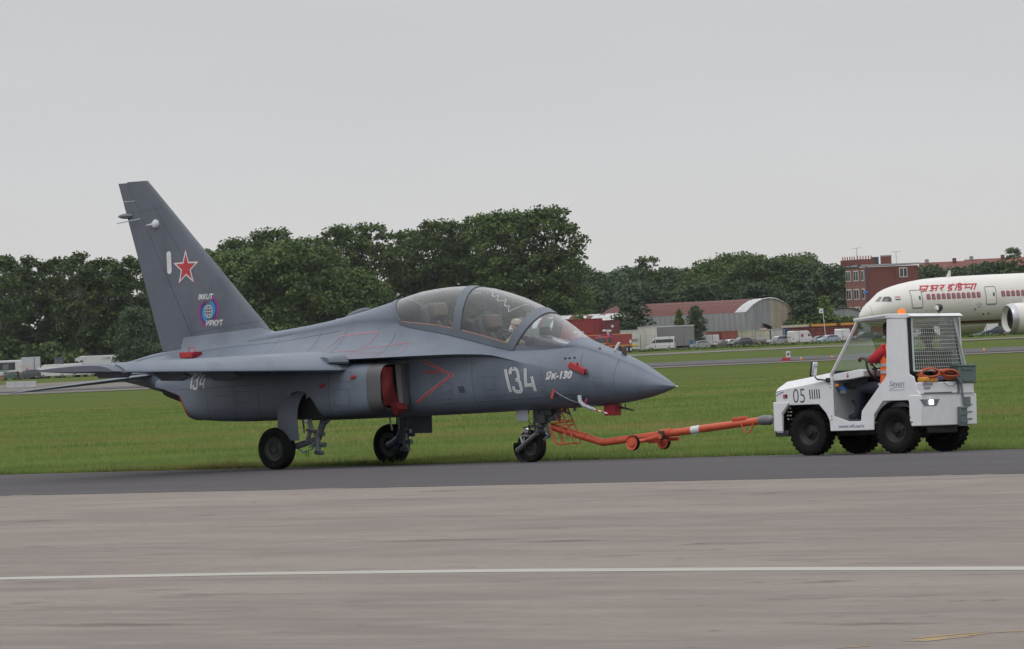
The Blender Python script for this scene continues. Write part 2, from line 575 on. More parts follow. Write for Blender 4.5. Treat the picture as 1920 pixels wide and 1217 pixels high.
# painted markings
M_wline = ground_mat('white_paint', [(0, 0, 0, 0, (0.34, 0.33, 0.305), 0), (1.5, (0.2, 1, 1), 0.45, 0.7, (0.27, 0.245, 0.22), 0.8), (25, (1, 1, 1), 0.5, 0.7, (0.24, 0.21, 0.19), 0.6)], rough=0.8)
M_yline = ground_mat('yellow_paint', [(0, 0, 0, 0, (0.33, 0.22, 0.075), 0), (2.2, (0.5, 1, 1), 0.40, 0.56, (0.205, 0.178, 0.155), 1.0), (9, (1, 1, 1), 0.5, 0.6, (0.20, 0.175, 0.15), 0.8)], rough=0.85)
M_yworn = ground_mat('yellow_paint_worn', [(0, 0, 0, 0, (0.17, 0.14, 0.05), 0), (0.9, (0.3, 1, 1), 0.4, 0.55, (0.080, 0.074, 0.07), 0.95)], rough=0.85)
def paint(name, pts, w, material, z=None, lift=0.004):
    P = [Vector((p[0], p[1])) for p in pts]
    q = ribbon(P, w); mb = MB()
    for a in q:
        vs = []
        for c in a:
            u, v = uv_of(np.array([c.x, c.y, 0]))
            vs.append((c.x, c.y, (road_z(v, u) if z is None else z) + 0.0025))
        mb.add(vs, [(0, 1, 2, 3)])
    return tag(mb.build(name, material, smooth=0), kind='structure')
lp = [ground(x, y) for x, y in ((-400, 1096), (0, 1085), (480, 1076), (960, 1070), (1440, 1067), (1920, 1066), (2300, 1067))]
paint('painted_line', lp, 0.42, M_wline, z=0.0)
for xa, ya, xb, yb, w_ in ((1700, 1202.5, 1845, 1188.5, .10), (1725, 1203, 1820, 1193.5, .09), (1712, 1198, 1838, 1186, .07), (1852, 1187, 1915, 1184, .07)):
    paint('painted_dash', [ground(xa, ya), ground((xa + xb) / 2, (ya + yb) / 2 - .6), ground(xb, yb)], w_, M_yline, z=0.0)
paint('painted_dash', [ground(1570, 1215.5), ground(1630, 1211)], 0.07, M_yline, z=0.0)
for x0, x1 in ((1340, 1450), (1160, 1215), (1830, 1919), (690, 760)):
    pa = [uvp(uv_of(ground(x, 858 - (x - 1200) * 0.0255))[0], v_far(0) - 1.55, 0) for x in (x0, (x0 + x1) / 2, x1)]
    paint('painted_dash', pa, 0.10, M_yworn)

# grass blades beside the road: real blades near, sparser and coarser with distance
def blades():
    g = np.random.default_rng(5)
    N = 330000
    # depth drawn so that blades thin out with distance
    t = g.random(N) ** 1.9
    # distance beyond the road edge
    bearing = (g.random(N) * 2100 - 90)
    X = np.zeros(N); Y = np.zeros(N)
    s = (bearing - 960) / FPX
    # intersection with the far road edge: v = v_far(u)
    k = (v_far(10) - v_far(0)) / 10; c0 = v_far(0)
    # point (s*Y, Y): u = AX.(sY,Y), v = AY.(sY,Y)  => AY.sY = k*AX.sY + c0
    Ye = c0 / ((AY[0] * s + AY[1]) - k * (AX[0] * s + AX[1]))
    Y = Ye + 0.0 + t * 130
    edge = g.random(N) < 0.10
    Y = np.where(edge, Ye + g.random(N) ** 2 * 0.9 - 0.12, Y)
    X = s * Y
    h = (0.035 + 0.075 * g.random(N) ** 1.5) * (1 + 0.008 * (Y - 75))
    # mown streaks and tussocks
    cl = np.sin(X * 1.3 + 2 * np.sin(Y * 0.35)) * np.sin(Y * 0.9 + 1.7 * np.sin(X * 0.5))
    h *= (0.85 + 0.30 * cl) * np.clip(1.15 - t, .2, 1)
    h = np.where(edge, h * (0.7 + 1.3 * g.random(N) ** 2), h)
    w = (0.006 + 0.008 * g.random(N)) * (1 + 0.02 * (Y - 75))
    a = g.random(N) * 2 * PI
    lx, ly = (g.random(N) - 0.5) * 0.9 * h, (g.random(N) - 0.5) * 0.9 * h
    z0 = -0.04
    V = np.zeros((N, 3, 3))
    V[:, 0] = np.stack([X - np.cos(a) * w, Y - np.sin(a) * w, np.full(N, z0)], 1)
    V[:, 1] = np.stack([X + np.cos(a) * w, Y + np.sin(a) * w, np.full(N, z0)], 1)
    V[:, 2] = np.stack([X + lx, Y + ly, z0 + 0.005 + h], 1)
    me = bpy.data.meshes.new('grass_blades')
    me.vertices.add(N * 3); me.vertices.foreach_set('co', V.reshape(-1))
    me.loops.add(N * 3); me.loops.foreach_set('vertex_index', np.arange(N * 3))
    me.polygons.add(N); me.polygons.foreach_set('loop_start', np.arange(N) * 3); me.polygons.foreach_set('loop_total', np.full(N, 3))
    me.update(calc_edges=True)
    m = bpy.data.materials.new('grass_blade'); m.use_nodes = True
    n, l = m.node_tree.nodes, m.node_tree.links
    b = n['Principled BSDF']; b.inputs['Roughness'].default_value = 0.7; b.inputs['Specular IOR Level'].default_value = 0.25
    geo = n.new('ShaderNodeTexCoord')
    def noise(sc, lo, hi, loc=0, st=(1, 1, 1)):
        mp = n.new('ShaderNodeMapping'); mp.inputs['Location'].default_value = (loc, 0, 0); mp.inputs['Scale'].default_value = st
        mp.inputs['Rotation'].default_value = (0, 0, TH)
        l.new(geo.outputs['Object'], mp.inputs[0])
        no = n.new('ShaderNodeTexNoise'); no.inputs['Scale'].default_value = sc; no.inputs['Detail'].default_value = 3
        l.new(mp.outputs[0], no.inputs['Vector'])
        mrn = n.new('ShaderNodeMapRange'); mrn.inputs['From Min'].default_value = lo; mrn.inputs['From Max'].default_value = hi
        l.new(no.outputs['Fac'], mrn.inputs['Value'])
        return mrn.outputs[0]
    def mix(f, a, c):
        x = n.new('ShaderNodeMix'); x.data_type = 'RGBA'; l.new(f, x.inputs[0])
        if isinstance(a, tuple): x.inputs[6].default_value = a + (1,)
        else: l.new(a, x.inputs[6])
        x.inputs[7].default_value = c + (1,)
        return x.outputs[2]
    c = mix(noise(40, 0.35, 0.65), (0.140, 0.212, 0.050), (0.25, 0.315, 0.092))
    c = mix(noise(0.35, 0.4, 0.7, 5, (0.4, 1, 1)), c, (0.108, 0.172, 0.040))
    c = mix(noise(0.10, 0.52, 0.68, 9, (0.25, 1.3, 1)), c, (0.27, 0.235, 0.090))
    c = mix(noise(3.0, 0.62, 0.72, 2), c, (0.33, 0.28, 0.13))
    l.new(c, b.inputs['Base Color'])
    tr = n.new('ShaderNodeBsdfTranslucent'); l.new(c, tr.inputs[0])
    ms = n.new('ShaderNodeMixShader'); ms.inputs[0].default_value = 0.35
    l.new(b.outputs[0], ms.inputs[1]); l.new(tr.outputs[0], ms.inputs[2])
    l.new(ms.outputs[0], n['Material Output'].inputs['Surface'])
    me.materials.append(m)
    o = bpy.data.objects.new('grass_blades', me); COL.objects.link(o)
    tag(o, 'short green grass growing along the far side of the road', 'grass', kind='stuff')
blades()
# bare soil lip where the grass meets the tarmac
mb = MB()
pts = []
g_ = random.Random(3)
for i in range(260):
    u = -100 + i * 0.45
    pts.append((u, v_far(u) - 0.02 - g_.random() * 0.10, v_far(u) + 0.22 + g_.random() * 0.12))
vs = []; fs = []
for u, a, b in pts:
    vs += [uvp(u, a, road_z(a, u) + 0.008), uvp(u, b, -0.010)]
for i in range(len(pts) - 1): fs.append((2 * i, 2 * i + 2, 2 * i + 3, 2 * i + 1))
mb.add(vs, fs)
tag(mb.build('soil_edge', mat('soil', (0.15, 0.10, 0.07), 0.95, scale=8, var=0.4), smooth=0), kind='structure')

# oily smudges and tyre scuffs on the apron: thin soft-edged stains
def stain_mat():
    m = bpy.data.materials.new('oil_stain'); m.use_nodes = True
    n, l = m.node_tree.nodes, m.node_tree.links
    b = n['Principled BSDF']; b.inputs['Base Color'].default_value = (.055, .047, .045, 1); b.inputs['Roughness'].default_value = .85
    tcn = n.new('ShaderNodeTexCoord'); gr = n.new('ShaderNodeVectorMath'); gr.operation = 'LENGTH'
    l.new(tcn.outputs['Object'], gr.inputs[0])
    no = n.new('ShaderNodeTexNoise'); no.inputs['Scale'].default_value = 1.6; no.inputs['Detail'].default_value = 4; l.new(tcn.outputs['Object'], no.inputs['Vector'])
    a1 = n.new('ShaderNodeMath'); a1.operation = 'MULTIPLY_ADD'; a1.inputs[1].default_value = 1.3; l.new(no.outputs['Fac'], a1.inputs[0]); l.new(gr.outputs['Value'], a1.inputs[2])
    mrn = n.new('ShaderNodeMapRange'); mrn.inputs['From Min'].default_value = .55; mrn.inputs['From Max'].default_value = 1.45; mrn.inputs['To Min'].default_value = .42; mrn.inputs['To Max'].default_value = 0
    l.new(a1.outputs[0], mrn.inputs['Value'])
    tr = n.new('ShaderNodeBsdfTransparent'); ms = n.new('ShaderNodeMixShader')
    l.new(mrn.outputs[0], ms.inputs[0]); l.new(tr.outputs[0], ms.inputs[1]); l.new(b.outputs[0], ms.inputs[2]); l.new(ms.outputs[0], n['Material Output'].inputs['Surface'])
    return m
_sm = stain_mat()
_me = bpy.data.meshes.new('pavement_stain')
_me.from_pydata([(math.cos(2 * PI * k / 24), math.sin(2 * PI * k / 24), 0) for k in range(24)], [], [tuple(range(24))]); _me.materials.append(_sm)
for x, y, lx, ly, rz in ((835, 1013, 1.5, .32, -.62), (1300, 1020, .14, .30, -.6), (1440, 925, .25, .35, -.6), (70, 977, .28, .35, -.6), (1550, 1091, .35, .28, -.6), (1862, 1126, .10, .16, -.6), (1800, 1127, .10, .14, -.6),
                         (475, 942, .10, .2, 0), (1340, 1183, .08, .12, 0), (220, 1172, 1.1, .30, -.7), (1650, 1170, .7, .25, -.7), (1060, 1015, .7, .3, -.66), (820, 921, .5, .3, -.6)):
    p = ground(x, y); o = bpy.data.objects.new('pavement_stain', _me); COL.objects.link(o)
    o.location = (p[0], p[1], .0016 + .0002 * (x % 5)); o.scale = (lx, ly, 1); o.rotation_euler = (0, 0, rz)
    tag(o, kind='structure')
# ------------------------------------------------------------------ trainer jet
def paint_mat(name, col, rough=0.42, var=0.06):
    """weathered matt-satin aircraft paint: soft blotches, streaks, fine scuffs"""
    m = bpy.data.materials.new(name); m.use_nodes = True
    n, l = m.node_tree.nodes, m.node_tree.links
    b = n['Principled BSDF']; b.inputs['Specular IOR Level'].default_value = 0.5
    tcn = n.new('ShaderNodeTexCoord'); cur = None
    rgb = n.new('ShaderNodeRGB'); rgb.outputs[0].default_value = tuple(col) + (1,); cur = rgb.outputs[0]
    for sc, st, lo, hi, k, amt in ((0.7, (1, 1, 1), 0.4, 0.62, 1.16, 0.9), (2.4, (1, 1, 0.22), 0.5, 0.7, 0.74, 0.6), (7.0, (0.35, 1, 1), 0.55, 0.7, 1.22, 0.45), (26.0, (1, 1, 0.3), 0.6, 0.72, 0.66, 0.5)):
        mp = n.new('ShaderNodeMapping'); mp.inputs['Scale'].default_value = st
        l.new(tcn.outputs['Object'], mp.inputs[0])
        no = n.new('ShaderNodeTexNoise'); no.inputs['Scale'].default_value = sc; no.inputs['Detail'].default_value = 5
        l.new(mp.outputs[0], no.inputs['Vector'])
        mrn = n.new('ShaderNodeMapRange'); mrn.inputs['From Min'].default_value = lo; mrn.inputs['From Max'].default_value = hi; mrn.inputs['To Max'].default_value = amt
        l.new(no.outputs['Fac'], mrn.inputs['Value'])
        mix = n.new('ShaderNodeMix'); mix.data_type = 'RGBA'
        l.new(mrn.outputs[0], mix.inputs[0]); l.new(cur, mix.inputs[6]); mix.inputs[7].default_value = tuple(c * k for c in col) + (1,)
        cur = mix.outputs[2]
        if sc == 3.0:
            mr2 = n.new('ShaderNodeMapRange'); mr2.inputs['To Min'].default_value = rough - 0.08; mr2.inputs['To Max'].default_value = rough + 0.12
            l.new(no.outputs['Fac'], mr2.inputs['Value']); l.new(mr2.outputs[0], b.inputs['Roughness'])
    l.new(cur, b.inputs['Base Color'])
    MATS[name] = m
    return m
J_grey = paint_mat('jet_grey_paint', (0.108, 0.131, 0.168), 0.36)
J_fin = paint_mat('jet_fin_paint', (0.090, 0.101, 0.127))
J_metal = paint_mat('intake_lip_metal', (0.070, 0.070, 0.073), 0.4)
J_pale = mat('jet_pale_panel', (0.34, 0.37, 0.42), 0.5)
J_white = mat('white_marking', (0.55, 0.56, 0.57), 0.6, var=0.08, scale=12)
J_whitin = mat('inner_marking_grey', (0.16, 0.185, 0.225), 0.6)
J_reddk = mat('red_blanking_cloth', (0.115, 0.006, 0.008), 0.75, var=0.25, scale=9, bump=0.4, bscale=12)
J_red = mat('red_cover', (0.30, 0.016, 0.024), 0.55, var=0.25, scale=9, bump=0.3, bscale=12)
J_redl = mat('red_marking', (0.40, 0.05, 0.06), 0.6, var=0.2, scale=20)
J_pink = mat('thin_red_stencil', (0.36, 0.13, 0.16), 0.6)
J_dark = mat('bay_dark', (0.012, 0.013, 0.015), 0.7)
J_tyre = mat('tyre_rubber', (0.0085, 0.0085, 0.009), 0.8, var=0.3, scale=18, bump=0.2, spec=.15)
J_hub = mat('wheel_hub_green', (0.020, 0.028, 0.024), 0.5, var=0.25, scale=25)
J_strut = mat('strut_grey', (0.11, 0.13, 0.15), 0.4, var=0.2, scale=20)
J_chrome = mat('polished_steel', (0.7, 0.7, 0.72), 0.12, metal=1.0, var=0.05)
J_steel = mat('dull_steel', (0.25, 0.25, 0.26), 0.38, metal=0.8, var=0.2)
J_blue = mat('hose_blue', (0.03, 0.09, 0.32), 0.45)
J_frame = paint_mat('canopy_frame_paint', (0.095, 0.112, 0.138), 0.4)
J_seam = mat('panel_seam', (0.045, 0.052, 0.068), 0.7)
J_seal = mat('canopy_seal', (0.25, 0.125, 0.09), 0.6)
J_canopy = glass('canopy_glass', (0.84, 0.89, 0.92), refl=0.075, rough=0.0, opac=0.015, col=(0.42, 0.46, 0.50))

JYAW = -TH
jet_rx = -0.02
def at_jet(label_name, label, cat, group=None):
    o = thing(label_name, label, cat, tuple(JET_O), JYAW, group, rx=jet_rx)
    return o
jet = at_jet('jet_aircraft', 'grey two-seat military jet with a red star on its fin, towed along the road', 'jet')

P = pchip
S = {
 'zt': P([-4.45,-3.8,-3.1,-1.27,-.26,.315,.88,1.444,2.0,2.66,3.146,3.73,4.255,4.67,5.18,5.79,6.2,6.6,6.80,6.885], [1.80,1.915,1.98,2.163,2.261,2.34,2.444,2.563,2.681,2.728,2.70,2.57,2.38,2.16,1.83,1.615,1.444,1.234,1.125,1.072]),
 'ys': P([-4.45,-3.8,-3.1,-2.2,-1.27,-.26,.3,.88,1.44,1.8,2.0,2.66,3.15,3.73,4.0,4.25,4.67,5.18,5.5,5.79,6.2,6.6,6.885], [.12,.14,.16,.18,.2,.25,.28,.31,.35,.40,.43,.48,.49,.48,.475,.46,.42,.28,.22,.20,.15,.08,.003]),
 'zs': P([-4.45,-3.8,-3.1,-2.2,-1.27,-.26,.3,.88,1.44,1.8,2.0,2.66,3.15,3.73,4.0,4.25,4.67,5.18,5.5,5.79,6.2,6.6,6.885], [1.75,1.85,1.92,1.99,2.05,2.13,2.18,2.22,2.20,2.17,2.13,2.02,1.915,1.775,1.715,1.69,1.69,1.715,1.64,1.555,1.40,1.21,1.071]),
 'wc': P([-4.45,-3.8,-3.1,-2.2,-1.4,1.0,1.44,2.0,2.66,3.15,3.73,4.25,4.67,5.18,5.79,6.2,6.6,6.80,6.885], [.34,.60,.86,1.18,1.36,1.36,1.30,1.20,1.04,.89,.70,.61,.56,.49,.375,.27,.145,.06,.004]),
 'zc': P([-4.45,-3.8,-3.1,-2.2,-1.27,.88,1.44,2.66,3.15,3.73,4.25,4.67,5.18,5.79,6.2,6.6,6.885], [1.60,1.59,1.59,1.62,1.65,1.655,1.662,1.672,1.675,1.655,1.545,1.435,1.31,1.19,1.14,1.10,1.07]),
 'ws': P([-4.45,-3.8,-3.1,-2.2,-1.27,.88,2.0,2.66,3.15,3.73,4.25,4.67,5.18,5.79,6.2,6.6,6.885], [.32,.55,.78,.95,.95,.72,.66,.64,.635,.62,.595,.555,.49,.375,.27,.145,.004]),
 'zb': P([-4.45,-3.8,-3.3,-2.9,-2.4,-1.47,-.1,1.3,2.14,3.0,4.08,5.0,5.66,6.0,6.38,6.6,6.80,6.885], [1.46,1.35,1.25,1.24,1.22,1.00,.74,.75,.758,.77,.79,.805,.835,.868,.925,.975,1.035,1.068]),
}
def canopy_lean(x):
    """top of the section minus its base: the canopy frames rake"""
    xs = [-.3, 1.3, 1.8, 2.4, 3.0, 3.3, 4.0, 4.6, 5.15, 5.5]
    return float(np.interp(x, xs, [0, -.2, -.36, -.15, 0, .03, .40, .32, .03, 0]))
NA, NB, NC = 12, 8, 12
def jet_half(x):
    """half section on the port side, top centre to bottom centre"""
    ln = canopy_lean(x)
    zt, ys, zs = S['zt'](x + ln), S['ys'](x), S['zs'](x)
    wc, zc, ws, zb = S['wc'](x), S['zc'](x), S['ws'](x), S['zb'](x)
    zs = min(zs, zt - 0.002)
    pts = []
    for i in range(NA + 1):
        q = PI / 2 * i / NA
        pe = 0.86
        y = ys * math.sin(q) ** pe if i else 0.0
        k = max(0.0, math.cos(q)) ** 0.95 if i < NA else 0.0
        z = zs + (zt - zs) * k
        pts.append((x + ln * k, y, z))
    # B: shoulder from sill to chine; convex on the nose, hollow further aft
    cv = float(np.interp(x, [-4.4, -3, -1, 1.4, 3.0, 3.9, 4.8, 5.6, 6.9], [.75, .55, .30, .22, .30, .48, .72, .85, .85]))
    cy = ys + (wc - ys) * cv; cz = zc + (zs - zc) * (0.12 + 0.80 * max(0, (cv - .2)))
    for i in range(1, NB + 1):
        t = i / NB
        pts.append((x, (1-t)**2 * ys + 2*t*(1-t) * cy + t*t * wc, (1-t)**2 * zs + 2*t*(1-t) * cz + t*t * zc))
    # C: tucked underside, flank, belly
    ov = min(1, max(0, (4.25 - x) / 0.5))
    zu = zc - 0.045 * ov
    ex = float(np.interp(x, [-4.4, -2, 3, 4.5, 5.5, 6.9], [.8, .5, .5, .62, .9, 1.0]))
    for i in range(NC + 1):
        q = PI / 2 * i / NC
        if i == 0 and ov < 0.02: continue
        y = ws * max(0.0, math.cos(q)) ** ex if i < NC else 0.0
        z = zu - (zu - zb) * math.sin(q) ** (ex if ex < .8 else 1.0)
        pts.append((x, y, z))
    if ov < 0.02: pts.insert(NA + NB + 1, pts[NA + NB])
    return pts
NH = NA + 1 + NB + NC + 1
xcols = sorted(set([round(v, 3) for v in list(np.arange(-4.45, 1.80, .25)) + [1.80, 1.87, 2.0, 2.2, 2.4, 2.6, 2.8, 2.95, 3.10, 3.3, 3.5, 3.7, 3.86, 3.97, 4.05, 4.12, 4.3, 4.5, 4.7, 4.9, 5.02, 5.12, 5.2, 5.35, 5.55, 5.79, 6.0, 6.2, 6.4, 6.6, 6.72, 6.82, 6.885]]))
halves = [jet_half(x) for x in xcols]
def region(x0, x1, row):
    """what the face between columns x0..x1 in row belongs to"""
    xm = (x0 + x1) / 2
    if row < NA and 1.80 <= xm <= 5.12:
        fr = row >= NA - 1
        if xm < 1.87 or 2.95 < xm < 3.10 or fr: return 'frame' if xm < 4.0 else ('frame' if xm < 4.12 and not False else 'wframe')
        if 3.97 < xm < 4.12 or 3.97 < xm < 4.05: return 'frame'
        if xm > 5.02: return 'wframe'
        return 'glass_rear' if xm < 2.95 else ('glass_mid' if xm < 3.97 else 'glass_front')
    return 'body'
bags = {}
for side in (1, -1):
    for i in range(len(xcols) - 1):
        for r in range(NH - 1):
            a, b_, c, d = halves[i][r], halves[i][r + 1], halves[i + 1][r + 1], halves[i + 1][r]
            reg = region(xcols[i], xcols[i + 1], r)
            # wheel-well opening cut in nothing here: the nacelles carry the bays
            q = [(p[0], p[1] * side, p[2]) for p in (a, b_, c, d)]
            if side < 0: q = q[::-1]
            bags.setdefault(reg, []).append(q)
def from_quads(name, quads, mats, parent, smooth=50, closed_ends=None, off=0.0):
    bm = bmesh.new()
    for q in quads:
        try: bm.faces.new([bm.verts.new(p) for p in q])
        except Exception: pass
    if closed_ends:
        for loop in closed_ends:
            bm.faces.new([bm.verts.new(p) for p in loop])
    bmesh.ops.remove_doubles(bm, verts=bm.verts, dist=0.0015)
    bmesh.ops.dissolve_degenerate(bm, dist=0.0005, edges=bm.edges)
    bmesh.ops.recalc_face_normals(bm, faces=bm.faces)
    if off:
        bm.normal_update()
        for v in bm.verts: v.co += v.normal * off
    me = bpy.data.meshes.new(name); bm.to_mesh(me); bm.free()
    me.materials.append(mats)
    me.polygons.foreach_set('use_smooth', [True] * len(me.polygons))
    me.set_sharp_from_angle(angle=R_(smooth))
    o = bpy.data.objects.new(name, me); COL.objects.link(o); o.parent = parent
    return o
h0 = halves[0]
tail_cap = [(p[0], p[1], p[2]) for p in h0] + [(p[0], -p[1], p[2]) for p in h0[-2:0:-1]]
fuselage = from_quads('fuselage', bags['body'], J_grey, jet, 38, [tail_cap])
canframe = from_quads('canopy_frame', bags['frame'], J_frame, jet, 60)
sol = canframe.modifiers.new('thick', 'SOLIDIFY'); sol.thickness = 0.022; sol.offset = 0.25; sol.use_even_offset = True
es_ = canframe.modifiers.new('split', 'EDGE_SPLIT'); es_.split_angle = R_(40)
wf = from_quads('windscreen_frame', bags['wframe'], J_grey, jet, 60)
for nme, pn in (('glass_rear', 'rear_canopy_glass'), ('glass_mid', 'front_canopy_glass'), ('glass_front', 'windscreen')):
    from_quads(pn, bags[nme], J_canopy, jet, 80)
# dark gap line between canopy and windscreen arch and the red-brown sealing strip along the sill
for x0, nm, rr, mm in ((4.125, 'arch_gasket', 0.014, J_seam),):
    hs_ = jet_half(x0)
    mb = MB(); mb.tube([(p[0], p[1], p[2]) for p in hs_[NA - 1:0:-1]] + [(p[0], -p[1], p[2]) for p in hs_[0:NA]], rr, 6)
    mb.build(nm, mm, jet)
for s in (1, -1):
    for xa, xb in ((1.9, 2.94), (3.12, 3.95)):
        mb = MB(); pp = []
        for k in range(9):
            x = xa + (xb - xa) * k / 8
            q = jet_half(x)[NA - 1]
            pp.append((q[0], (q[1] + 0.003) * s, q[2] + 0.004))
        mb.tube(pp, 0.011, 6); mb.build('canopy_seal', J_seal, jet)
        for k in (2, 6):
            q = jet_half(xa + (xb - xa) * k / 8)[NA]
            mb = MB(); mb.box((q[0], (q[1] + 0.004) * s, q[2] - 0.03), (0.13, 0.015, 0.022)); mb.build('canopy_latch', J_frame, jet, bevel=0.004)

# cockpit: deck between the sills, coamings, two ejection seats, head-up display
mb = MB(); secs = []
for x in np.arange(1.75, 5.06, 0.15):
    q = jet_half(x)[NA]
    secs.append([(x, q[1] - .03, q[2] - .05), (x, 0, q[2] - .02 if x > 4.55 else q[2] - .16), (x, -q[1] + .03, q[2] - .05)])
mb.loft(secs, closed=False, caps=False)
mb.build('cockpit_deck', mat('cockpit_black', (0.018, 0.02, 0.024), 0.7), jet, smooth=0)
M_cockpit = MATS['cockpit_black']
M_seat = mat('seat_canvas', (0.11, 0.08, 0.058), 0.8, var=0.25, scale=15)
M_seatd = mat('seat_dark', (0.05, 0.045, 0.045), 0.7, var=0.2)
for xs_, zs_ in ((2.30, 2.02), (3.38, 1.80)):
    seat = MB()
    seat.box((xs_ - .12, 0, zs_ + .12), (.14, .44, .62), Matrix.Rotation(R_(-14), 3, 'Y'))
    seat.box((xs_ - .16, 0, zs_ + .34), (.20, .30, .26), Matrix.Rotation(R_(-10), 3, 'Y'))
    so = seat.build('ejection_seat', M_seatd, jet, bevel=0.03)
    hb = MB(); hb.box((xs_ - .03, 0, zs_ + .36), (.10, .26, .22), Matrix.Rotation(R_(-10), 3, 'Y'))
    hb.build('headrest', M_seat, so, bevel=0.03)
    ht = MB(); ht.tube([(xs_ + .02, -.12, zs_ + .18), (xs_ + .12, -.13, zs_ + .06), (xs_ + .12, -.16, zs_ - .06)], .035, 8)
    ht.tube([(xs_ + .02, .12, zs_ + .18), (xs_ + .12, .13, zs_ + .06), (xs_ + .12, .16, zs_ - .06)], .035, 8)
    ht.build('harness', M_seatd, so)
mb = MB()
mb.prism([(2.80, 1.95), (2.86, 2.16), (3.02, 2.22), (3.18, 2.16), (3.30, 1.85)], -.30, .30)      # rear instrument hood
mb.build('rear_instrument_hood', M_cockpit, jet, bevel=0.03)
mb = MB()
mb.prism([(4.12, 1.66), (4.16, 1.86), (4.30, 1.91), (4.62, 1.84), (5.0, 1.74), (5.05, 1.69)], -.24, .24)
mb.build('front_instrument_hood', mat('hood_grey', (0.10, 0.10, 0.12), 0.6), jet, bevel=0.03)
mb = MB()
mb.box((4.36, 0, 1.98), (.10, .15, .13)); mb.box((4.52, 0, 1.95), (.16, .13, .06))
hud = mb.build('head_up_display', M_cockpit, jet, bevel=0.01)
mb = MB(); mb.box((4.42, 0, 2.10), (.012, .17, .17), Matrix.Rotation(R_(38), 3, 'Y'))
mb.build('combiner_glass', glass('hud_glass', (.75, .85, .88), refl=.25, opac=.2), hud)
mb = MB(); mb.tube([(3.62, -.18, 1.80), (3.70, -.24, 1.93), (3.86, -.22, 1.98), (3.95, -.12, 2.0)], .012, 6)
mb.build('handrail', J_frame, jet)
MB().tube([(2.95, .2, 2.2), (3.0, .24, 2.4), (3.04, .12, 2.6)], .010, 6).build('handrail', J_frame, jet)
mb = MB()
for y in (-.05, .05): mb.tube([(3.02, y, 2.69), (3.02, y, 2.62)], .009, 6)
mb.box((3.02, 0, 2.61), (.05, .16, .03)); mb.build('rear_view_mirror', J_pale, jet, bevel=0.005)
# white detonating cord zigzag bonded under the canopy
body_glass = bvh_of([o for o in jet.children if o.name.startswith('front_canopy')])
zig = [(3.50, 2.60), (3.53, 2.55), (3.58, 2.53), (3.62, 2.55), (3.65, 2.53), (3.66, 2.49), (3.70, 2.46), (3.76, 2.46), (3.80, 2.48), (3.82, 2.44), (3.83, 2.40), (3.88, 2.37), (3.92, 2.38), (3.93, 2.33), (3.95, 2.29), (4.18, 2.40)]
decal('blast_cord', ribbon(zig, .009), lambda u, v: (u, -2, v), mat('cord_white', (.40, .42, .44), .5), jet, body_glass, (0, 1, 0), 0.004, .05)

# wings, slats, tailplanes
def airfoil(chord, tc, n=10, droop=0.0):
    up = []; lo = []
    for i in range(n + 1):
        s = 0.5 * (1 - math.cos(PI * i / n))
        t = 5 * tc * (0.2969 * math.sqrt(s) - 0.1260 * s - 0.3516 * s**2 + 0.2843 * s**3 - 0.1036 * s**4) * 1.0
        dz = -droop * max(0, 1 - s / 0.22) ** 2
        up.append((s * chord, t * chord + dz)); lo.append((s * chord, -t * chord * 0.9 + dz))
    return up[::-1] + lo[1:-1]
def wing_sec(y, xle, chord, z, tc, droop, n=12):
    return [(xle - a, y, z + b) for a, b in airfoil(chord, tc, n, droop)]
def wing_at(y):
    t = (y - 1.3) / (4.62 - 1.3)
    xle = 1.42 - 1.52 * t; xte = -1.92 - 0.04 * t
    return xle, xle - xte, 1.655 - 0.03 * t, 0.086 - 0.006 * t, 0.15 - 0.09 * t
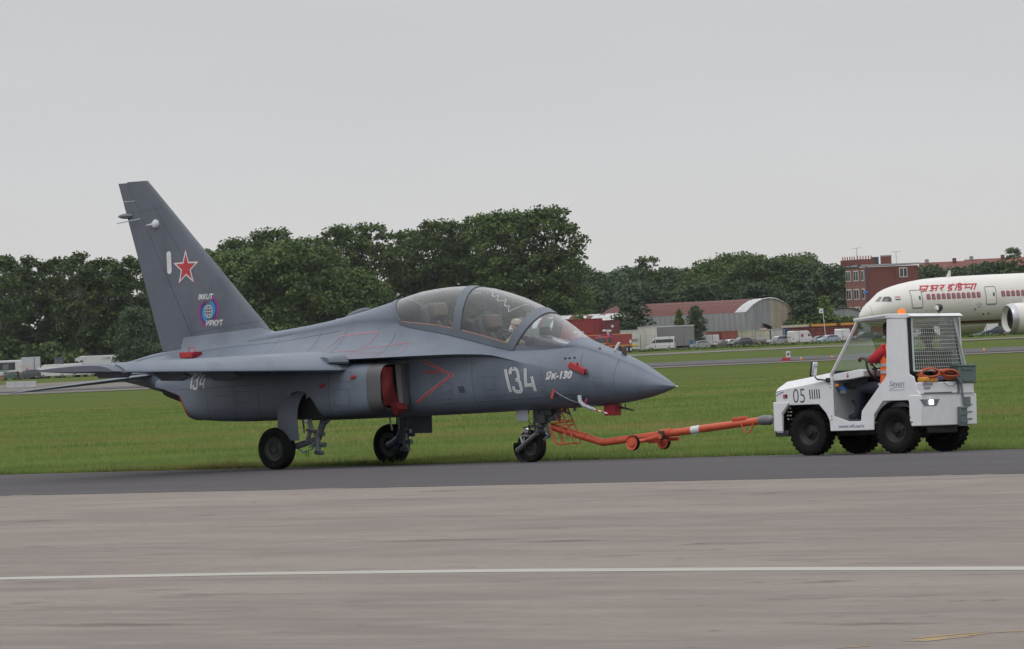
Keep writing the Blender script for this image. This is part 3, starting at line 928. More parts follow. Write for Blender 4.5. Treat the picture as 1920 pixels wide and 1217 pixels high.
for s in (1, -1):
    wsecs = [wing_sec(y * s, *wing_at(y)) for y in (1.1, 1.3, 2.0, 2.6, 3.2, 3.9, 4.45, 4.60)]
    w = MB().loft(wsecs).build('wing', J_grey, jet, smooth=50)
    # tip fairing
    xle, ch, z, tc, dr = wing_at(4.62)
    MB().loft([wing_sec(4.605 * s, xle + .02, ch + .08, z, tc * .98, dr), wing_sec(4.70 * s, xle - .10, ch - .1, z, tc * .7, dr * .8)]).build('wing_tip', J_fin, w, smooth=50)
    for y0, y1 in ((1.36, 3.08), (3.10, 4.58)):
        secs = []
        for y in np.linspace(y0, y1, 6):
            xle, ch, z, tc, dr = wing_at(y)
            xle += 0.022; 
            if y0 > 3: xle += 0.035
            pts = [p for p in airfoil(ch, tc * 1.035, 26, dr)]
            up = [p for p in pts[:27] if p[0] < ch * .135]; lo = [p for p in pts[27:] if p[0] < ch * .10]
            loop = up + lo
            secs.append([(xle - a, y * s, z + b + 0.004 * (1 if b > 0 else -1)) for a, b in loop])
        MB().loft(secs).build('slat', J_grey, w, smooth=50)
    for y, L, dp in ((2.74, .34, .15), (3.44, .46, .13)):
        xle, ch, z, tc, dr = wing_at(y)
        mb = MB(); pr = [(xle - .35, z - .08), (xle - .22, z - .17), (xle - .40, z - .10 - dp), (xle - .35 - L, z - .09 - dp), (xle - .55 - L, z - .09)]
        mb.prism(pr, y * s - .045, y * s + .045); mb.build('pylon', J_fin, w, bevel=.02)
    xle, ch, z, tc, dr = wing_at(4.3)
    MB().prism([(xle - .25, z - .05), (xle - .35, z - .15), (xle - .95, z - .15), (xle - 1.05, z - .05)], 4.26 * s - .03, 4.26 * s + .03).build('pylon', J_fin, w, bevel=.01)
    mb = MB(); xle, ch, z, tc, dr = wing_at(1.3)
    mb.loft([[(1.50 - a, s * (1.30 - .02), z + b * 1.02) for a, b in airfoil(.55, .30, 8, .03)], [(1.30 - a, s * 1.50, z + b) for a, b in airfoil(.40, .25, 8, .03)]])
    mb.build('slat_fairing', J_frame, w)
    # tailplane
    ts = []
    for t in np.linspace(0, 1, 6):
        y = .62 + 1.95 * t
        ts.append([(p[0], p[1], p[2] - (-3.35 - .95 * t - p[0]) * .085) for p in wing_sec(y * s, -3.20 - .95 * t, 1.42 - .85 * t, 1.555 - .205 * t, .055, 0.0, 10)])
    ts.append([(p[0], p[1], p[2] - (-4.32 - p[0]) * .085) for p in wing_sec(2.60 * s, -4.25, .42, 1.345, .04, 0, 10)])
    MB().loft(ts).build('tailplane', J_grey, jet, smooth=50)
# fin and rudder
def fin_sec(z):
    t = (z - 2.1) / (4.71 - 2.1)
    xle = -1.22 - 2.72 * t
    xte = -3.78 - .84 * t
    return xle, xle - xte
def fin_loop(z, s0, s1, tc, zo=0):
    xle, ch = fin_sec(z)
    xs = [s0 + (s1 - s0) * 0.5 * (1 - math.cos(PI * i / 8)) for i in range(9)]
    th_ = lambda s: 5 * tc * (0.2969 * math.sqrt(s) - 0.1260 * s - 0.3516 * s**2 + 0.2843 * s**3 - 0.1036 * s**4) * ch
    up = [(xle - s * ch, th_(s) + .002, z + zo) for s in xs]
    lo = [(xle - s * ch, -th_(s) - .002, z + zo) for s in xs[::-1][:-1 if s0 == 0 else None]]
    if s0 == 0: up = up
    return up + lo
fin = MB().loft([fin_loop(z, 0, .685, .055, (0.0)) for z in (1.95, 2.1, 2.6, 3.1, 3.6, 4.1, 4.6, 4.69, 4.715)]).build('fin', J_fin, jet, smooth=50)
rud = MB().loft([fin_loop(z, .69, 1.0, .055) for z in (1.94, 2.1, 2.6, 3.1, 3.6, 4.1, 4.40)]).build('rudder', J_fin, jet, smooth=50)
MB().loft([fin_loop(z, .69, 1.0, .055) for z in (4.405, 4.6, 4.70)]).build('fin_tip', J_fin, fin, smooth=50)
# root fillet of the fin, blending on to the spine
mb = MB(); secs = []
for x in np.linspace(-3.15, -1.15, 12):
    zt = S['zt'](x); hgt = np.interp(x, [-3.15, -1.45, -1.15], [.17, .10, -.06]); wd = np.interp(x, [-3.15, -1.6, -1.15], [.17, .12, .02])
    z0 = zt - .10
    secs.append([(x, wd * 1.5 + .04, z0 - .02), (x, wd * .85 + .03, z0 + .08), (x, .085 * wd / .15 + .012, zt + hgt), (x, -.085 * wd / .15 - .012, zt + hgt), (x, -wd * .85 - .03, z0 + .08), (x, -wd * 1.5 - .04, z0 - .02)])
mb.loft(secs).build('fin_root_fairing', J_grey, fin, smooth=60)
mb = MB()
for r, x in ((0.004, -4.62),): pass
mb.loft([[(-4.30 - .34 * t + 0.0, .055 * math.sin(PI * min(1, t * .9 + .08)) ** .5 * math.cos(q), 4.165 + .045 * math.sin(PI * min(1, t * .9 + .08)) ** .5 * math.sin(q)) for q in np.linspace(0, 2 * PI, 9)[:-1]] for t in np.linspace(0, 1, 8)])
mb.build('tail_light_pod', J_frame, fin)
mb = MB(); mb.tube([(-4.05, -.10, 4.10), (-4.58, -.10, 4.05)], .008, 6); mb.build('static_wick', J_pale, fin)
mb = MB(); mb.lathe([(.0, -.10), (.05, -.085), (.075, -.05), (.075, -.03)], (-3.76, 0, 4.00), 'y', 14, cap=False)
mb.tube([(-3.78, -.07, 4.0), (-3.95, -.075, 3.99)], [.022, .004], 6); mb.build('fin_antenna', mat('antenna_white', (.5, .52, .54), .5), fin)

# nacelles with intakes, wheel bays and scarfed nozzles
def nac(x):
    """centre y, half-width, top z, bottom z"""
    cy = np.interp(x, [-3.2, -2.4, -1.5, .5, 2.1], [.58, .66, .80, .93, .965])
    hw = np.interp(x, [-3.2, -2.4, -1.5, -.5, .6, 1.6, 2.1], [.26, .33, .42, .44, .40, .35, .325])
    zt = np.interp(x, [-3.2, -2.4, 1.5, 2.1], [1.50, 1.56, 1.60, 1.575])
    zb = np.interp(x, [-3.2, -2.8, -2.4, -1.9, -1.2, .5, 1.6, 2.1], [1.06, .94, .84, .79, .76, .76, .80, .865])
    return float(cy), float(hw), float(zt), float(zb)
NN = 72
def nac_sec(x, s, scale=1.0, e=.55):
    cy, hw, zt, zb = nac(x); cz = (zt + zb) / 2; hh = (zt - zb) / 2
    o = []
    for k in range(NN):
        q = 2 * PI * k / NN
        c, sn = math.cos(q), math.sin(q)
        ee = e
        o.append((x, s * (cy + hw * scale * math.copysign(abs(c) ** ee, c)), cz + hh * scale * math.copysign(abs(sn) ** ee, sn)))
    return o
nac_x = [-2.95, -2.7, -2.5, -2.3, -2.0, -1.5, -1.0, -.5, -.2] + [round(-.05 + .04 * k, 3) for k in range(24)] + [1.1, 1.5, 1.8, 2.0]
nacelles = []
for s in (1, -1):
    secs = [nac_sec(x, s) for x in nac_x]
    # scarf: lower and outer walls stop short of the top at the nozzle
    scarf = []
    for k in range(NN):
        z = secs[0][k][2]
        t = min(1, max(0, (1.30 - z) / .40))
        b_ = min(1, max(0, (1.35 - z) / .07))
        scarf.append(-3.08 + (.62 + .36 * t) * b_)
    for j in (0, 1, 2):
        base = secs[j]
        nx = []
        for k in range(NN):
            xx = scarf[k] + (-2.3 - scarf[k]) * j / 3
            nx.append(nac_sec(xx, s)[k])
        secs[j] = nx
    quads = []
    for i in range(len(secs)):
        for k in range(NN):
            p = secs[i][k]
            e_ = ((p[0] - .47) / .40) ** 2 + ((p[2] - .70) / .50) ** 2
            if p[1] * s > .98 and e_ < 1.0 and e_ > .72:
                q_ = 1 / math.sqrt(e_); secs[i][k] = (.47 + (p[0] - .47) * q_, p[1], .70 + (p[2] - .70) * q_)
    for i in range(len(secs) - 1):
        x0, x1 = nac_x[i], nac_x[i + 1]
        for k in range(NN):
            k2 = (k + 1) % NN
            a = [secs[i][k], secs[i][k2], secs[i + 1][k2], secs[i + 1][k]]
            xm = sum(p[0] for p in a) / 4; zm = sum(p[2] for p in a) / 4; ym = sum(p[1] for p in a) / 4
            # main wheel bay: an arched opening in the lower outer flank
            if ym * s > .98 and (((xm - .47) / .40) ** 2 + ((zm - .70) / .50) ** 2) < .93: continue
            if ym * s > .70 and zm < .80 and .07 < xm < .87: continue
            quads.append(a)
    nc = from_quads('engine_nacelle', quads, J_grey, jet, 40)
    nacelles.append(nc)
    # intake lip
    MB().loft([nac_sec(1.86, s, 1.006), nac_sec(2.0, s, 1.006), nac_sec(2.10, s, 1.0), nac_sec(2.135, s, .975), nac_sec(2.12, s, .94), nac_sec(1.6, s, .90)], caps=False).build('intake_lip', J_metal, nc)
    # red blanking cover with a sagging lower edge
    c = MB(); cy, hw, zt, zb = nac(2.1)
    rows = []
    for a in np.linspace(0, 1, 9):
        z = zt - .05 - (zt - zb - .12) * a
        y0_, y1_ = -(.275 - .05 * abs(a - .4)), -.02 + .16 * a ** 2
        rows.append([(2.115 + .05 * math.sin(PI * a) * math.sin(PI * b) + .012 * math.sin(9 * a + 7 * b), s * (cy - (y0_ + (y1_ - y0_) * b)), z) for b in np.linspace(0, 1, 9)])
    c.loft(rows, closed=False, caps=False)
    c.loft([[(2.12, s * (cy + .10), .96), (2.12, s * (cy - .14), .94), (2.22, s * (cy - .14), .96), (2.22, s * (cy + .10), .98)],
            [(2.13, s * (cy + .07), .86), (2.13, s * (cy - .17), .85), (2.26, s * (cy - .17), .87), (2.26, s * (cy + .05), .88)],
            [(2.14, s * (cy + .02), .78), (2.14, s * (cy - .08), .78), (2.20, s * (cy - .08), .79), (2.20, s * (cy + .02), .79)]])
    c.build('intake_cover', J_reddk, nc)
    MB().prism([(s * .90, 1.56), (s * .79, 1.57), (s * .76, .96), (s * .84, .92)], 2.10, 2.125, 'yz').build('intake_vane', mat('vane_beige', (.20, .19, .185), .5), nc, smooth=0)
    MB().prism([(s * .78, 1.58), (s * .67, 1.58), (s * .67, .92), (s * .75, .94)], 2.09, 2.16, 'yz').build('intake_wall', mat('vane_grey', (.085, .085, .092), .5), nc, smooth=0)
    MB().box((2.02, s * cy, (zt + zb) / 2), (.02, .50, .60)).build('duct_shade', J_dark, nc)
    # splitter plate between duct and flank
    MB().prism([(1.9, 1.60), (2.16, 1.60), (2.16, 1.3), (2.14, .98), (2.08, .88), (1.9, .88)], s * .672, s * .690).build('splitter_plate', mat('splitter_beige', (.23, .22, .215), .5), nc, bevel=.004)
    MB().prism([(1.6, 1.60), (2.1, 1.60), (2.05, .9), (1.6, .85)], s * .62, s * .672).build('diverter', J_fin, nc)
    # near-black box inside the wheel bay, its colour stands in for the shade there
    MB().box((.47, s * .93, 1.02), (.84, .46, .50), mi=0).build('bay_shade_box', J_dark, nc)
    # exhaust duct
    MB().loft([[(x, s * (.60 + r * math.cos(q)), z + r * math.sin(q)) for q in np.linspace(0, 2 * PI, 17)[:-1]] for x, r, z in ((-1.6, .31, 1.16), (-2.3, .27, 1.24), (-2.6, .23, 1.29), (-3.05, .16, 1.36))]).build('exhaust_nozzle', mat('burnt_metal', (0.035, 0.028, 0.026), .6, metal=.3, var=.4, scale=9), nc)
    mb = MB(); mb.tube([secs[0][k] for k in range(NN // 2 + 6, NN)] + [secs[0][0]] if s > 0 else [secs[0][k] for k in range(NN // 2 + 6, NN)] + [secs[0][0]], .014, 6)
    mb.build('nozzle_edge_cover', mat('dark_red_edge', (.22, .02, .02), .6), nc)

# wheels
def wheel(parent, c, r, w, name='wheel', hubm=J_hub, side=-1):
    t = MB()
    t.lathe([(r * .58, -w * .36), (r * .74, -w * .47), (r * .90, -w * .48), (r * .975, -w * .40), (r, -w * .25), (r, w * .25), (r * .975, w * .40), (r * .90, w * .48), (r * .74, w * .47), (r * .58, w * .36)], c, 'y', 40)
    o = t.build(name, J_tyre, parent, smooth=60)
    h = MB()
    for sd in (-1, 1):
        h.lathe([(0, sd * w * .20), (r * .12, sd * w * .34), (r * .17, sd * w * .34), (r * .19, sd * w * .22), (r * .30, sd * w * .18), (r * .33, sd * w * .30), (r * .40, sd * w * .32), (r * .45, sd * w * .24), (r * .56, sd * w * .28), (r * .60, sd * w * .38)], c, 'y', 32)
        for k in range(8):
            q = 2 * PI * k / 8
            h.lathe([(0, sd * w * .31), (.012, sd * w * .30), (.014, sd * w * .15)], (c[0] + r * .24 * math.cos(q), c[1], c[2] + r * .24 * math.sin(q)), 'y', 6)
    h.build('hub', hubm, o, smooth=40)
    g = MB()
    for k in (-.17, 0, .17): g.lathe([(r * 1.001, (k - .012) * w), (r * 1.004, k * w), (r * 1.001, (k + .012) * w)], c, 'y', 40)
    g.build('tread_groove', J_dark, o)
    return o
for s in (1, -1):
    lg = MB()
    lg.tube([(.62, s * .88, 1.15), (.60, s * .90, .78), (.54, s * .98, .46), (.46, s * 1.02, .36)], [.055, .055, .05, .045], 10)
    lg.tube([(.46, s * .98, .44), (.22, s * 1.10, .36), (.0, s * 1.22, .325)], [.05, .05, .045], 10)
    leg = lg.build('main_gear_leg', J_strut, jet)
    d = MB(); d.tube([(.86, s * .88, .88), (.64, s * .94, .70), (.54, s * .98, .52)], [.042, .042, .036], 8)
    d.tube([(.54, s * 1.0, .60), (.56, s * 1.02, .26)], [.045, .042], 10)
    d.tube([(.54, s * 1.0, .52), (.68, s * 1.01, .53)], [.024, .036], 8); d.tube([(.54, s * 1.0, .36), (.70, s * 1.01, .36)], [.024, .042], 8)
    d.tube([(.48, s * .99, .25), (.64, s * 1.01, .235)], [.035, .035], 8)
    d.build('shock_absorber', J_strut, leg)
    d = MB(); d.tube([(.50, s * .92, .56), (.42, s * 1.0, .30), (.30, s * 1.08, .25), (.22, s * 1.12, .32)], .010, 6)
    d.tube([(.56, s * .96, .58), (.55, s * 1.0, .40), (.42, s * 1.06, .33)], .009, 6)
    d.build('brake_hose', J_blue, leg)
    d = MB(); d.tube([(.36, s * 1.06, .26), (.33, s * 1.07, .19), (.38, s * 1.07, .18), (.40, s * 1.06, .25)], .006, 6); d.build('grounding_loop', J_dark, leg)
    d = MB(); d.sphere((.40, s * 1.10, .74), .042, 12, 8); d.build('landing_lamp', mat('lamp_glint_white', (.8, .8, .82), .15), leg)  # white base colour stands in for the bright glint on the lamp
    d = MB(); d.tube([(.36, s * 1.06, 1.05), (.44, s * 1.05, .62), (.38, s * 1.06, .42)], .036, 8); d.tube([(.50, s * 1.04, 1.02), (.46, s * 1.06, .70), (.52, s * 1.04, .50)], .022, 8); d.tube([(.42, s * 1.12, .95), (.52, s * 1.10, .80)], .03, 8); d.tube([(.40, s * 1.10, .60), (.56, s * 1.06, .56)], .02, 6); d.tube([(.22, s * 1.0, .9), (.28, s * 1.02, .55)], .014, 6)
    d.build('retraction_jack', J_steel, leg)
    wheel(jet, (-.02, s * 1.33, .325), .325, .215)
    # curved gear door
    dr = MB(); sec0 = []; n = 9
    prof = [(s * (1.30 - .10 * (1 - t) ** 2 * 0 + .085 * math.sin(PI * min(1, t * .8))), 1.22 - .78 * t) for t in np.linspace(0, 1, n)]
    prof[0] = (s * 1.26, 1.20)
    xsd = [-.10, .0, .15, .31]
    vs = []; 
    loops = []
    for x in (.06, .47):
        L = []
        for i, (y, z) in enumerate(prof):
            t = i / (n - 1)
            xo = x + (.34 if x < .1 else .13) * max(0, 1 - t / .42) ** 2.0
            L.append((xo, y, z))
        loops.append(L)
    outer = loops; inner = [[(p[0], p[1] - s * .018, p[2]) for p in L] for L in loops]
    dr.loft([outer[0], outer[1], inner[1], inner[0], outer[0]], closed=False, caps=False)
    dr.add([outer[0][0], outer[1][0], inner[1][0], inner[0][0], outer[0][-1], outer[1][-1], inner[1][-1], inner[0][-1]], [(0, 1, 2, 3), (4, 5, 6, 7)])
    dr.build('main_gear_door', J_grey, jet, smooth=50)
    if s < 0: continue
    dd = MB(); dd.box((1.10 if s > 0 else -.55, s * .84, .64 if s > 0 else .80), (.34, .02, .30), Matrix.Rotation(R_(6), 3, 'Z')); dd.build('inner_gear_door', J_fin, jet, bevel=.01)

# nose gear
ng = MB()
ng.tube([(4.36, 0, .90), (4.24, 0, .58), (4.20, 0, .46)], [.06, .055, .05], 12)
ng.tube([(4.20, -.09, .47), (4.20, .09, .47)], .045, 10)
leg = ng.build('nose_gear_leg', J_strut, jet)
k = MB()
for s in (1, -1):
    k.tube([(4.24, s * .11, .44), (4.05, s * .125, .32), (3.84, s * .12, .18)], [.034, .036, .040], 8); k.tube([(3.92, s * .13, .40), (3.97, s * .13, .27)], .020, 6); k.tube([(3.92, s * .12, .40), (4.14, s * .12, .40), (4.24, s * .10, .47)], .020, 6)
    k.tube([(4.10, s * .10, .46), (3.98, s * .11, .42), (3.97, s * .115, .28)], .018, 6)
k.tube([(3.84, -.13, .20), (3.84, .13, .20)], .03, 8)
k.build('wheel_fork', J_steel, leg)
k = MB(); k.tube([(4.42, 0, .84), (4.80, 0, .72)], .02, 8); k.tube([(4.30, 0, .60), (4.62, 0, .74)], .022, 8); k.tube([(4.14, -.05, .80), (4.16, -.08, .5)], .02, 8); k.tube([(4.30, .05, .62), (4.33, .06, .36)], .022, 8)
k.tube([(4.36, -.02, .56), (4.44, -.03, .42), (4.30, -.03, .34)], .02, 8)
k.build('drag_brace', J_strut, leg)
k = MB(); k.box((4.28, -.02, .66), (.20, .16, .14)); k.box((4.18, 0, .545), (.26, .20, .05)); k.box((4.42, -.01, .76), (.16, .14, .12)); k.box((4.52, 0, .70), (.20, .02, .16))
k.build('steering_unit', mat('gear_dark', (.05, .055, .06), .5, var=.3), leg, bevel=.012)
for yy, a in ((-.10, 0), (.09, .3)):
    k = MB()
    k.tube([(4.10, yy, .82), (4.06 + a * .1, yy * 1.3, .68), (4.12, yy * 1.2, .58)], .008, 6); k.tube([(4.16, yy, .60), (4.24, yy * 1.5, .50), (4.18, yy * 1.3, .40)], .007, 6)
    k.build('hydraulic_line', J_dark, leg)
k = MB(); k.lathe([(0, .0), (.02, .004), (.05, .03), (.055, .045), (.04, .06)], (4.05, -.14, .50), 'y', 16); k.lathe([(.052, -.01), (.056, .03)], (4.05, -.14, .5), 'y', 16)
k.build('taxi_lamp', J_chrome, leg)
k = MB()
rows = []
for q in np.linspace(R_(168), R_(262), 9):
    rows.append([(4.03 + .275 * math.cos(q), y, .245 + .275 * math.sin(q) * 1.0) for y in (-.11, 0, .11)])
k.loft(rows, closed=False, caps=False); k.build('mudguard', J_dark, leg)
mgd = jet.children[-1] if False else None
wheel(jet, (4.03, 0, .245), .245, .15, 'nose_wheel', J_hub)
MB().box((4.03, -.20, .74), (.235, .012, .215), Matrix.Rotation(R_(0), 3, 'Y')).build('nose_gear_door', J_pale, jet, bevel=.006)
MB().box((4.03, .20, .74), (.235, .012, .215)).build('nose_gear_door', J_pale, jet, bevel=.006)

# small fittings on the nose
def blade(name, c, size, m, parent=jet, rot=None, bev=.006):
    return MB().box(c, size, rot).build(name, m, parent, bevel=bev)
fus_bvh = bvh_of([fuselage])
def on_skin(px, pz, side=-1, off=0.0):
    hit, nrm, _, _ = fus_bvh.ray_cast(Vector((px, side * 3, pz)), Vector((0, -side, 0)), 6)
    if hit is None: return Vector((px, 0, pz)), Vector((0, side, 0))
    if nrm.y * side < 0: nrm = -nrm
    return hit + nrm * off, nrm
h_, n_ = on_skin(5.36, 1.385)
rot = Matrix.Rotation(R_(22), 3, 'Y')
cv = MB(); cv.box(h_ + n_ * .035, (.34, .07, .085), rot, taper=(.9, .8)); cv.tube([h_ + n_ * .05 + Vector((.01, 0, .04)), h_ + n_ * .06 + Vector((.015, 0, .085))], [.018, .014], 8)
cv.build('pitot_cover', J_red, jet, bevel=.012)
cv = MB(); cv.tube([h_ + n_ * .03 + Vector((.15, 0, -.07)), h_ + n_ * .05 + Vector((.21, 0, -.095))], [.02, .008], 8); cv.build('pitot_tip', J_dark, jet)
zt = S['zt'](5.50)
cv = MB(); cv.lathe([(.0, .03), (.05, .012), (.055, .0)], (5.56, -.16, 1.60), 'z', 14); cv.build('probe_base', J_pale, jet)
cv = MB(); cv.box((5.56, -.16, 1.655), (.035, .03, .075)); cv.build('probe_cover', mat('dark_red_cloth', (.16, .03, .03), .7), jet, bevel=.006)
cv = MB(); cv.prism([(5.66, 1.60), (5.70, 1.60), (5.83, 1.755), (5.79, 1.765)], -.012, .012); cv.build('upper_antenna', J_white, jet, bevel=.003)
cv = MB(); cv.box((5.90, 0, 1.62), (.085, .03, .13)); cv.build('antenna_cover', mat('brown_cover', (.07, .04, .03), .7), jet, bevel=.01)
cv = MB(); cv.sphere((6.885, 0, 1.070), .014, 10, 6, sc=(1.6, 1, 1)); cv.build('nose_tip_cap', J_white, jet)
cv = MB()
cv.tube([(5.34, -.40, .98), (5.36, -.42, .90), (5.42, -.42, .84), (5.52, -.40, .795), (5.60, -.39, .775)], [.035, .034, .032, .028, .02], 10)
cv.build('air_data_probe', J_pale, jet)
for i_ in range(5):
    a = (5.58 + .055 * i_, -.39, .778 - .015 * i_); b = (5.635 + .055 * i_, -.39, .763 - .015 * i_)
    MB().tube([a, b], .015 - .0012 * i_, 8).build('probe_band', J_redl if i_ % 2 else J_white, jet)
MB().box((5.64, 0, .755), (.20, .16, .17), taper=(1.12, 1.1)).build('sensor_cover', J_red, jet, bevel=.012)
cv = MB(); cv.tube([(5.72, .05, .79), (5.80, .06, .78), (5.98, .08, .735)], [.02, .016, .012], 8); cv.tube([(5.84, .06, .84), (5.83, .06, .76)], .008, 6)
cv.build('lower_probe', mat('probe_dark', (.05, .045, .045), .5), jet)
for c_ in ((5.0, -.12, .785), (4.62, .1, .78)): MB().box(c_, (.05, .02, .06)).build('drain_mast', J_frame, jet, bevel=.004)
# hanging safety cord with a red tag
pa, na = on_skin(4.93, 1.06); 
cd = MB(); cc = []
for t in np.linspace(0, 1, 12):
    x = 4.93 + (5.50 - 4.93) * t; z = 1.07 - .245 * t - .06 * math.sin(PI * t)
    p, nn = on_skin(x, z, off=.012); cc.append(p)
cd.tube(cc, .006, 5); cd.build('safety_cord', J_pale, jet)
MB().box(pa + Vector((-.03, -.02, -.04)), (.05, .012, .14), Matrix.Rotation(R_(24), 3, 'Y')).build('remove_tag', J_redl, jet, bevel=.004)
MB().box(Vector((5.45, -.41, .87)), (.035, .01, .14), Matrix.Rotation(R_(24), 3, 'Y')).build('remove_tag', mat('magenta_tag', (.30, .03, .10), .7), jet, bevel=.004)
# spine fittings
MB().lathe([(.0, .085), (.05, .075), (.065, .05), (.06, -.03)], (-.10, .28, 2.25), 'z', 14).build('beacon_lamp', J_white, jet)
MB().loft([[(.12 + .62 * t, .05 * math.sin(PI * t) ** .6 * math.cos(q) + .12, 2.30 + .16 * t + .075 * math.sin(PI * t) ** .7 * math.sin(q)) for q in np.linspace(0, PI, 9)] for t in np.linspace(.02, .98, 8)], closed=False, caps=False).build('spine_antenna', J_fin, jet)
rc = MB(); hp = Vector((-3.02, -.48, 1.86))
hit, nn, _, _ = fus_bvh.ray_cast(Vector((-2.62, -.50, 3)), Vector((0, 0, -1)), 4)
if hit is not None: hp = hit
rc.box(hp + Vector((0, 0, .05)), (.26, .22, .10), taper=(1.25, 1.0)); rc.build('vent_cover', J_red, jet, bevel=.012)
rc = MB(); rc.tube([hp + Vector((-.05, 0, .08)), hp + Vector((-.03, 0, .17)), hp + Vector((.08, 0, .17)), hp + Vector((.11, 0, .09))], .009, 6)
rc.tube([hp + Vector((-.14, 0, .07)), hp + Vector((-.24, 0, .03))], .012, 6); rc.build('cover_handle', J_redl, jet)
for x, z, m_, sz in ((1.60, 1.385, J_red, (.10, .02, .05)), (.98, 1.27, J_red, (.13, .02, .045))):
    nb_ = bvh_of([nacelles[1]])
    hit, nn, _, _ = nb_.ray_cast(Vector((x, -3, z)), Vector((0, 1, 0)), 6)
    if hit is not None: MB().box(hit + Vector((0, -.012, 0)), sz, Matrix.Rotation(R_(-12), 3, 'Y')).build('plug', m_, jet, bevel=.008)
for x, z in ((5.10, 1.545), (5.17, 1.545), (5.25, 1.55)):
    p, nn = on_skin(x, z); MB().box(p, (.035, .012, .03)).build('vent_hole', J_dark, jet)

# ------------------------------------------------------------------ markings on the jet
fin_bvh = bvh_of([fin])
def star_pts(c, r, ri, rot=0.0):
    o = []
    for k in range(10):
        a = PI / 2 + rot + k * PI / 5
        rr = r if k % 2 == 0 else ri
        o.append((c[0] + rr * math.cos(a), c[1] + rr * math.sin(a)))
    return o
def star_fan(c, r, ri):
    p = star_pts(c, r, ri)
    return [[c, p[i], p[(i + 1) % 10]] for i in range(10)]
def fx(polys): return polys
fplace = lambda u, v: (u, -1.5, v)
SC_ = (-3.10, 3.262)
for rr, m_, o_ in ((.315, J_redl, .004), (.295, J_white, .006), (.225, mat('star_blue', (.04, .05, .14), .6), .008), (.213, mat('star_red', (.42, .035, .045), .6), .010)):
    decal('star', star_fan(SC_, rr, rr * .40), fplace, m_, fin, fin_bvh, (0, 1, 0), o_, .3)
cap_ = [(-3.48 + .055 * math.cos(a) , 3.365 + (.13 if math.sin(a) > 0 else -.13) + .055 * math.sin(a)) for a in np.linspace(0, 2 * PI, 17)[:-1]]
decal('lozenge', [cap_], fplace, J_white, fin, fin_bvh, (0, 1, 0), .006, .3)
# maker's swirl emblem with its two words
EC = (-2.61, 2.545)
def arc(c, r0, r1, a0, a1, n=14, sq=1.0, tilt=0.0):
    q = []
    for i in range(n):
        t0, t1 = i / n, (i + 1) / n
        f0, f1 = math.sin(PI * min(1, t0 * .5 + .5)), math.sin(PI * min(1, t1 * .5 + .5))
        A, B = a0 + (a1 - a0) * t0, a0 + (a1 - a0) * t1
        R0a, R0b = r0 + (r1 - r0) * (1 - t0) , r0 + (r1 - r0) * (1 - t1)
        q.append([(c[0] + r0 * math.cos(A), c[1] + r0 * math.sin(A) * sq), (c[0] + R0a * math.cos(A) + 0, c[1] + R0a * math.sin(A) * sq), (c[0] + R0b * math.cos(B), c[1] + R0b * math.sin(B) * sq), (c[0] + r0 * math.cos(B), c[1] + r0 * math.sin(B) * sq)])
    return q
for a in (0, PI):
    for r0, r1, m_, o_ in ((.180, .235, mat('emblem_magenta', (.25, .03, .16), .6), .005), (.148, .188, mat('emblem_navy', (.03, .04, .18), .6), .006), (.10, .155, mat('emblem_cyan', (.02, .20, .42), .6), .007)):
        decal('emblem', arc(EC, r0, r1 + .03, R_(70) + a - R_(0), R_(70) - R_(165) + a), fplace, m_, fin, fin_bvh, (0, 1, 0), o_, .2)
gl = ribbon([(EC[0] + .085 * math.cos(q), EC[1] + .10 * math.sin(q)) for q in np.linspace(0, 2 * PI, 21)[:-1]], .012, True)
for k in (-.4, .4): gl += ribbon([(EC[0] + .085 * math.cos(q) * k + 0, EC[1] + .10 * math.sin(q)) for q in np.linspace(-PI / 2, PI / 2, 9)], .008)
gl += ribbon([(EC[0] - .085, EC[1]), (EC[0] + .085, EC[1])], .008) + ribbon([(EC[0] - .07, EC[1] + .05), (EC[0] + .07, EC[1] + .05)], .008) + ribbon([(EC[0] - .07, EC[1] - .05), (EC[0] + .07, EC[1] - .05)], .008)
decal('emblem', gl, fplace, J_white, fin, fin_bvh, (0, 1, 0), .009, .3)
decal('lettering', text_polys('IRKUT', .115, .25, 1.0, .004), lambda u, v: (u - 2.84, -1.5, v + 2.745), J_white, fin, fin_bvh, (0, 1, 0), .007, .4)
decal('lettering', text_polys('ИРКУТ', .115, .25, 1.0, .004), lambda u, v: (u - 2.69, -1.5, v + 2.315), J_white, fin, fin_bvh, (0, 1, 0), .007, .4)
# nose number with its inner line: strokes as centre lines
def digits(scale=1.0, sl=0.10):
    one = [[(.02, .0), (.02, 1.0)]]
    three = [[(0, .78), (0, .88), (.03, .95), (.10, 1.0), (.32, 1.0), (.39, .95), (.42, .88), (.42, .64), (.39, .56), (.32, .52), (.22, .52)], [(.32, .52), (.39, .48), (.42, .40), (.42, .13), (.39, .05), (.32, 0), (.10, 0), (.03, .05), (0, .13), (0, .24)]]
    four = [[(.18, 1.0), (.02, .27), (.44, .27)], [(.44, .64), (.44, -.0)]]
    return one, three, four
def number134(x0, z0, hgt, wst, body_bvh, parent, slant, inner=True, xs=1.0):
    outer = []; innr = []
    cx = 0
    for dg, adv in zip(digits(), (.24, .66, .60)):
        for ln in dg:
            pts = [((cx + a * .95) * hgt * xs - slant * b * hgt, b * hgt) for a, b in ln]
            outer += ribbon(pts, wst); innr += ribbon(pts, wst * .11)
        cx += adv
    decal('number', outer, lambda u, v: (x0 + u, -3, z0 + v), J_white, parent, body_bvh, (0, 1, 0), .005, .05)
    if inner: decal('number_inline', innr, lambda u, v: (x0 + u, -3, z0 + v), J_whitin, parent, body_bvh, (0, 1, 0), .010, .05)
number134(4.12, 1.075, .345, .050, fus_bvh, fuselage, .16, True, 1.03)
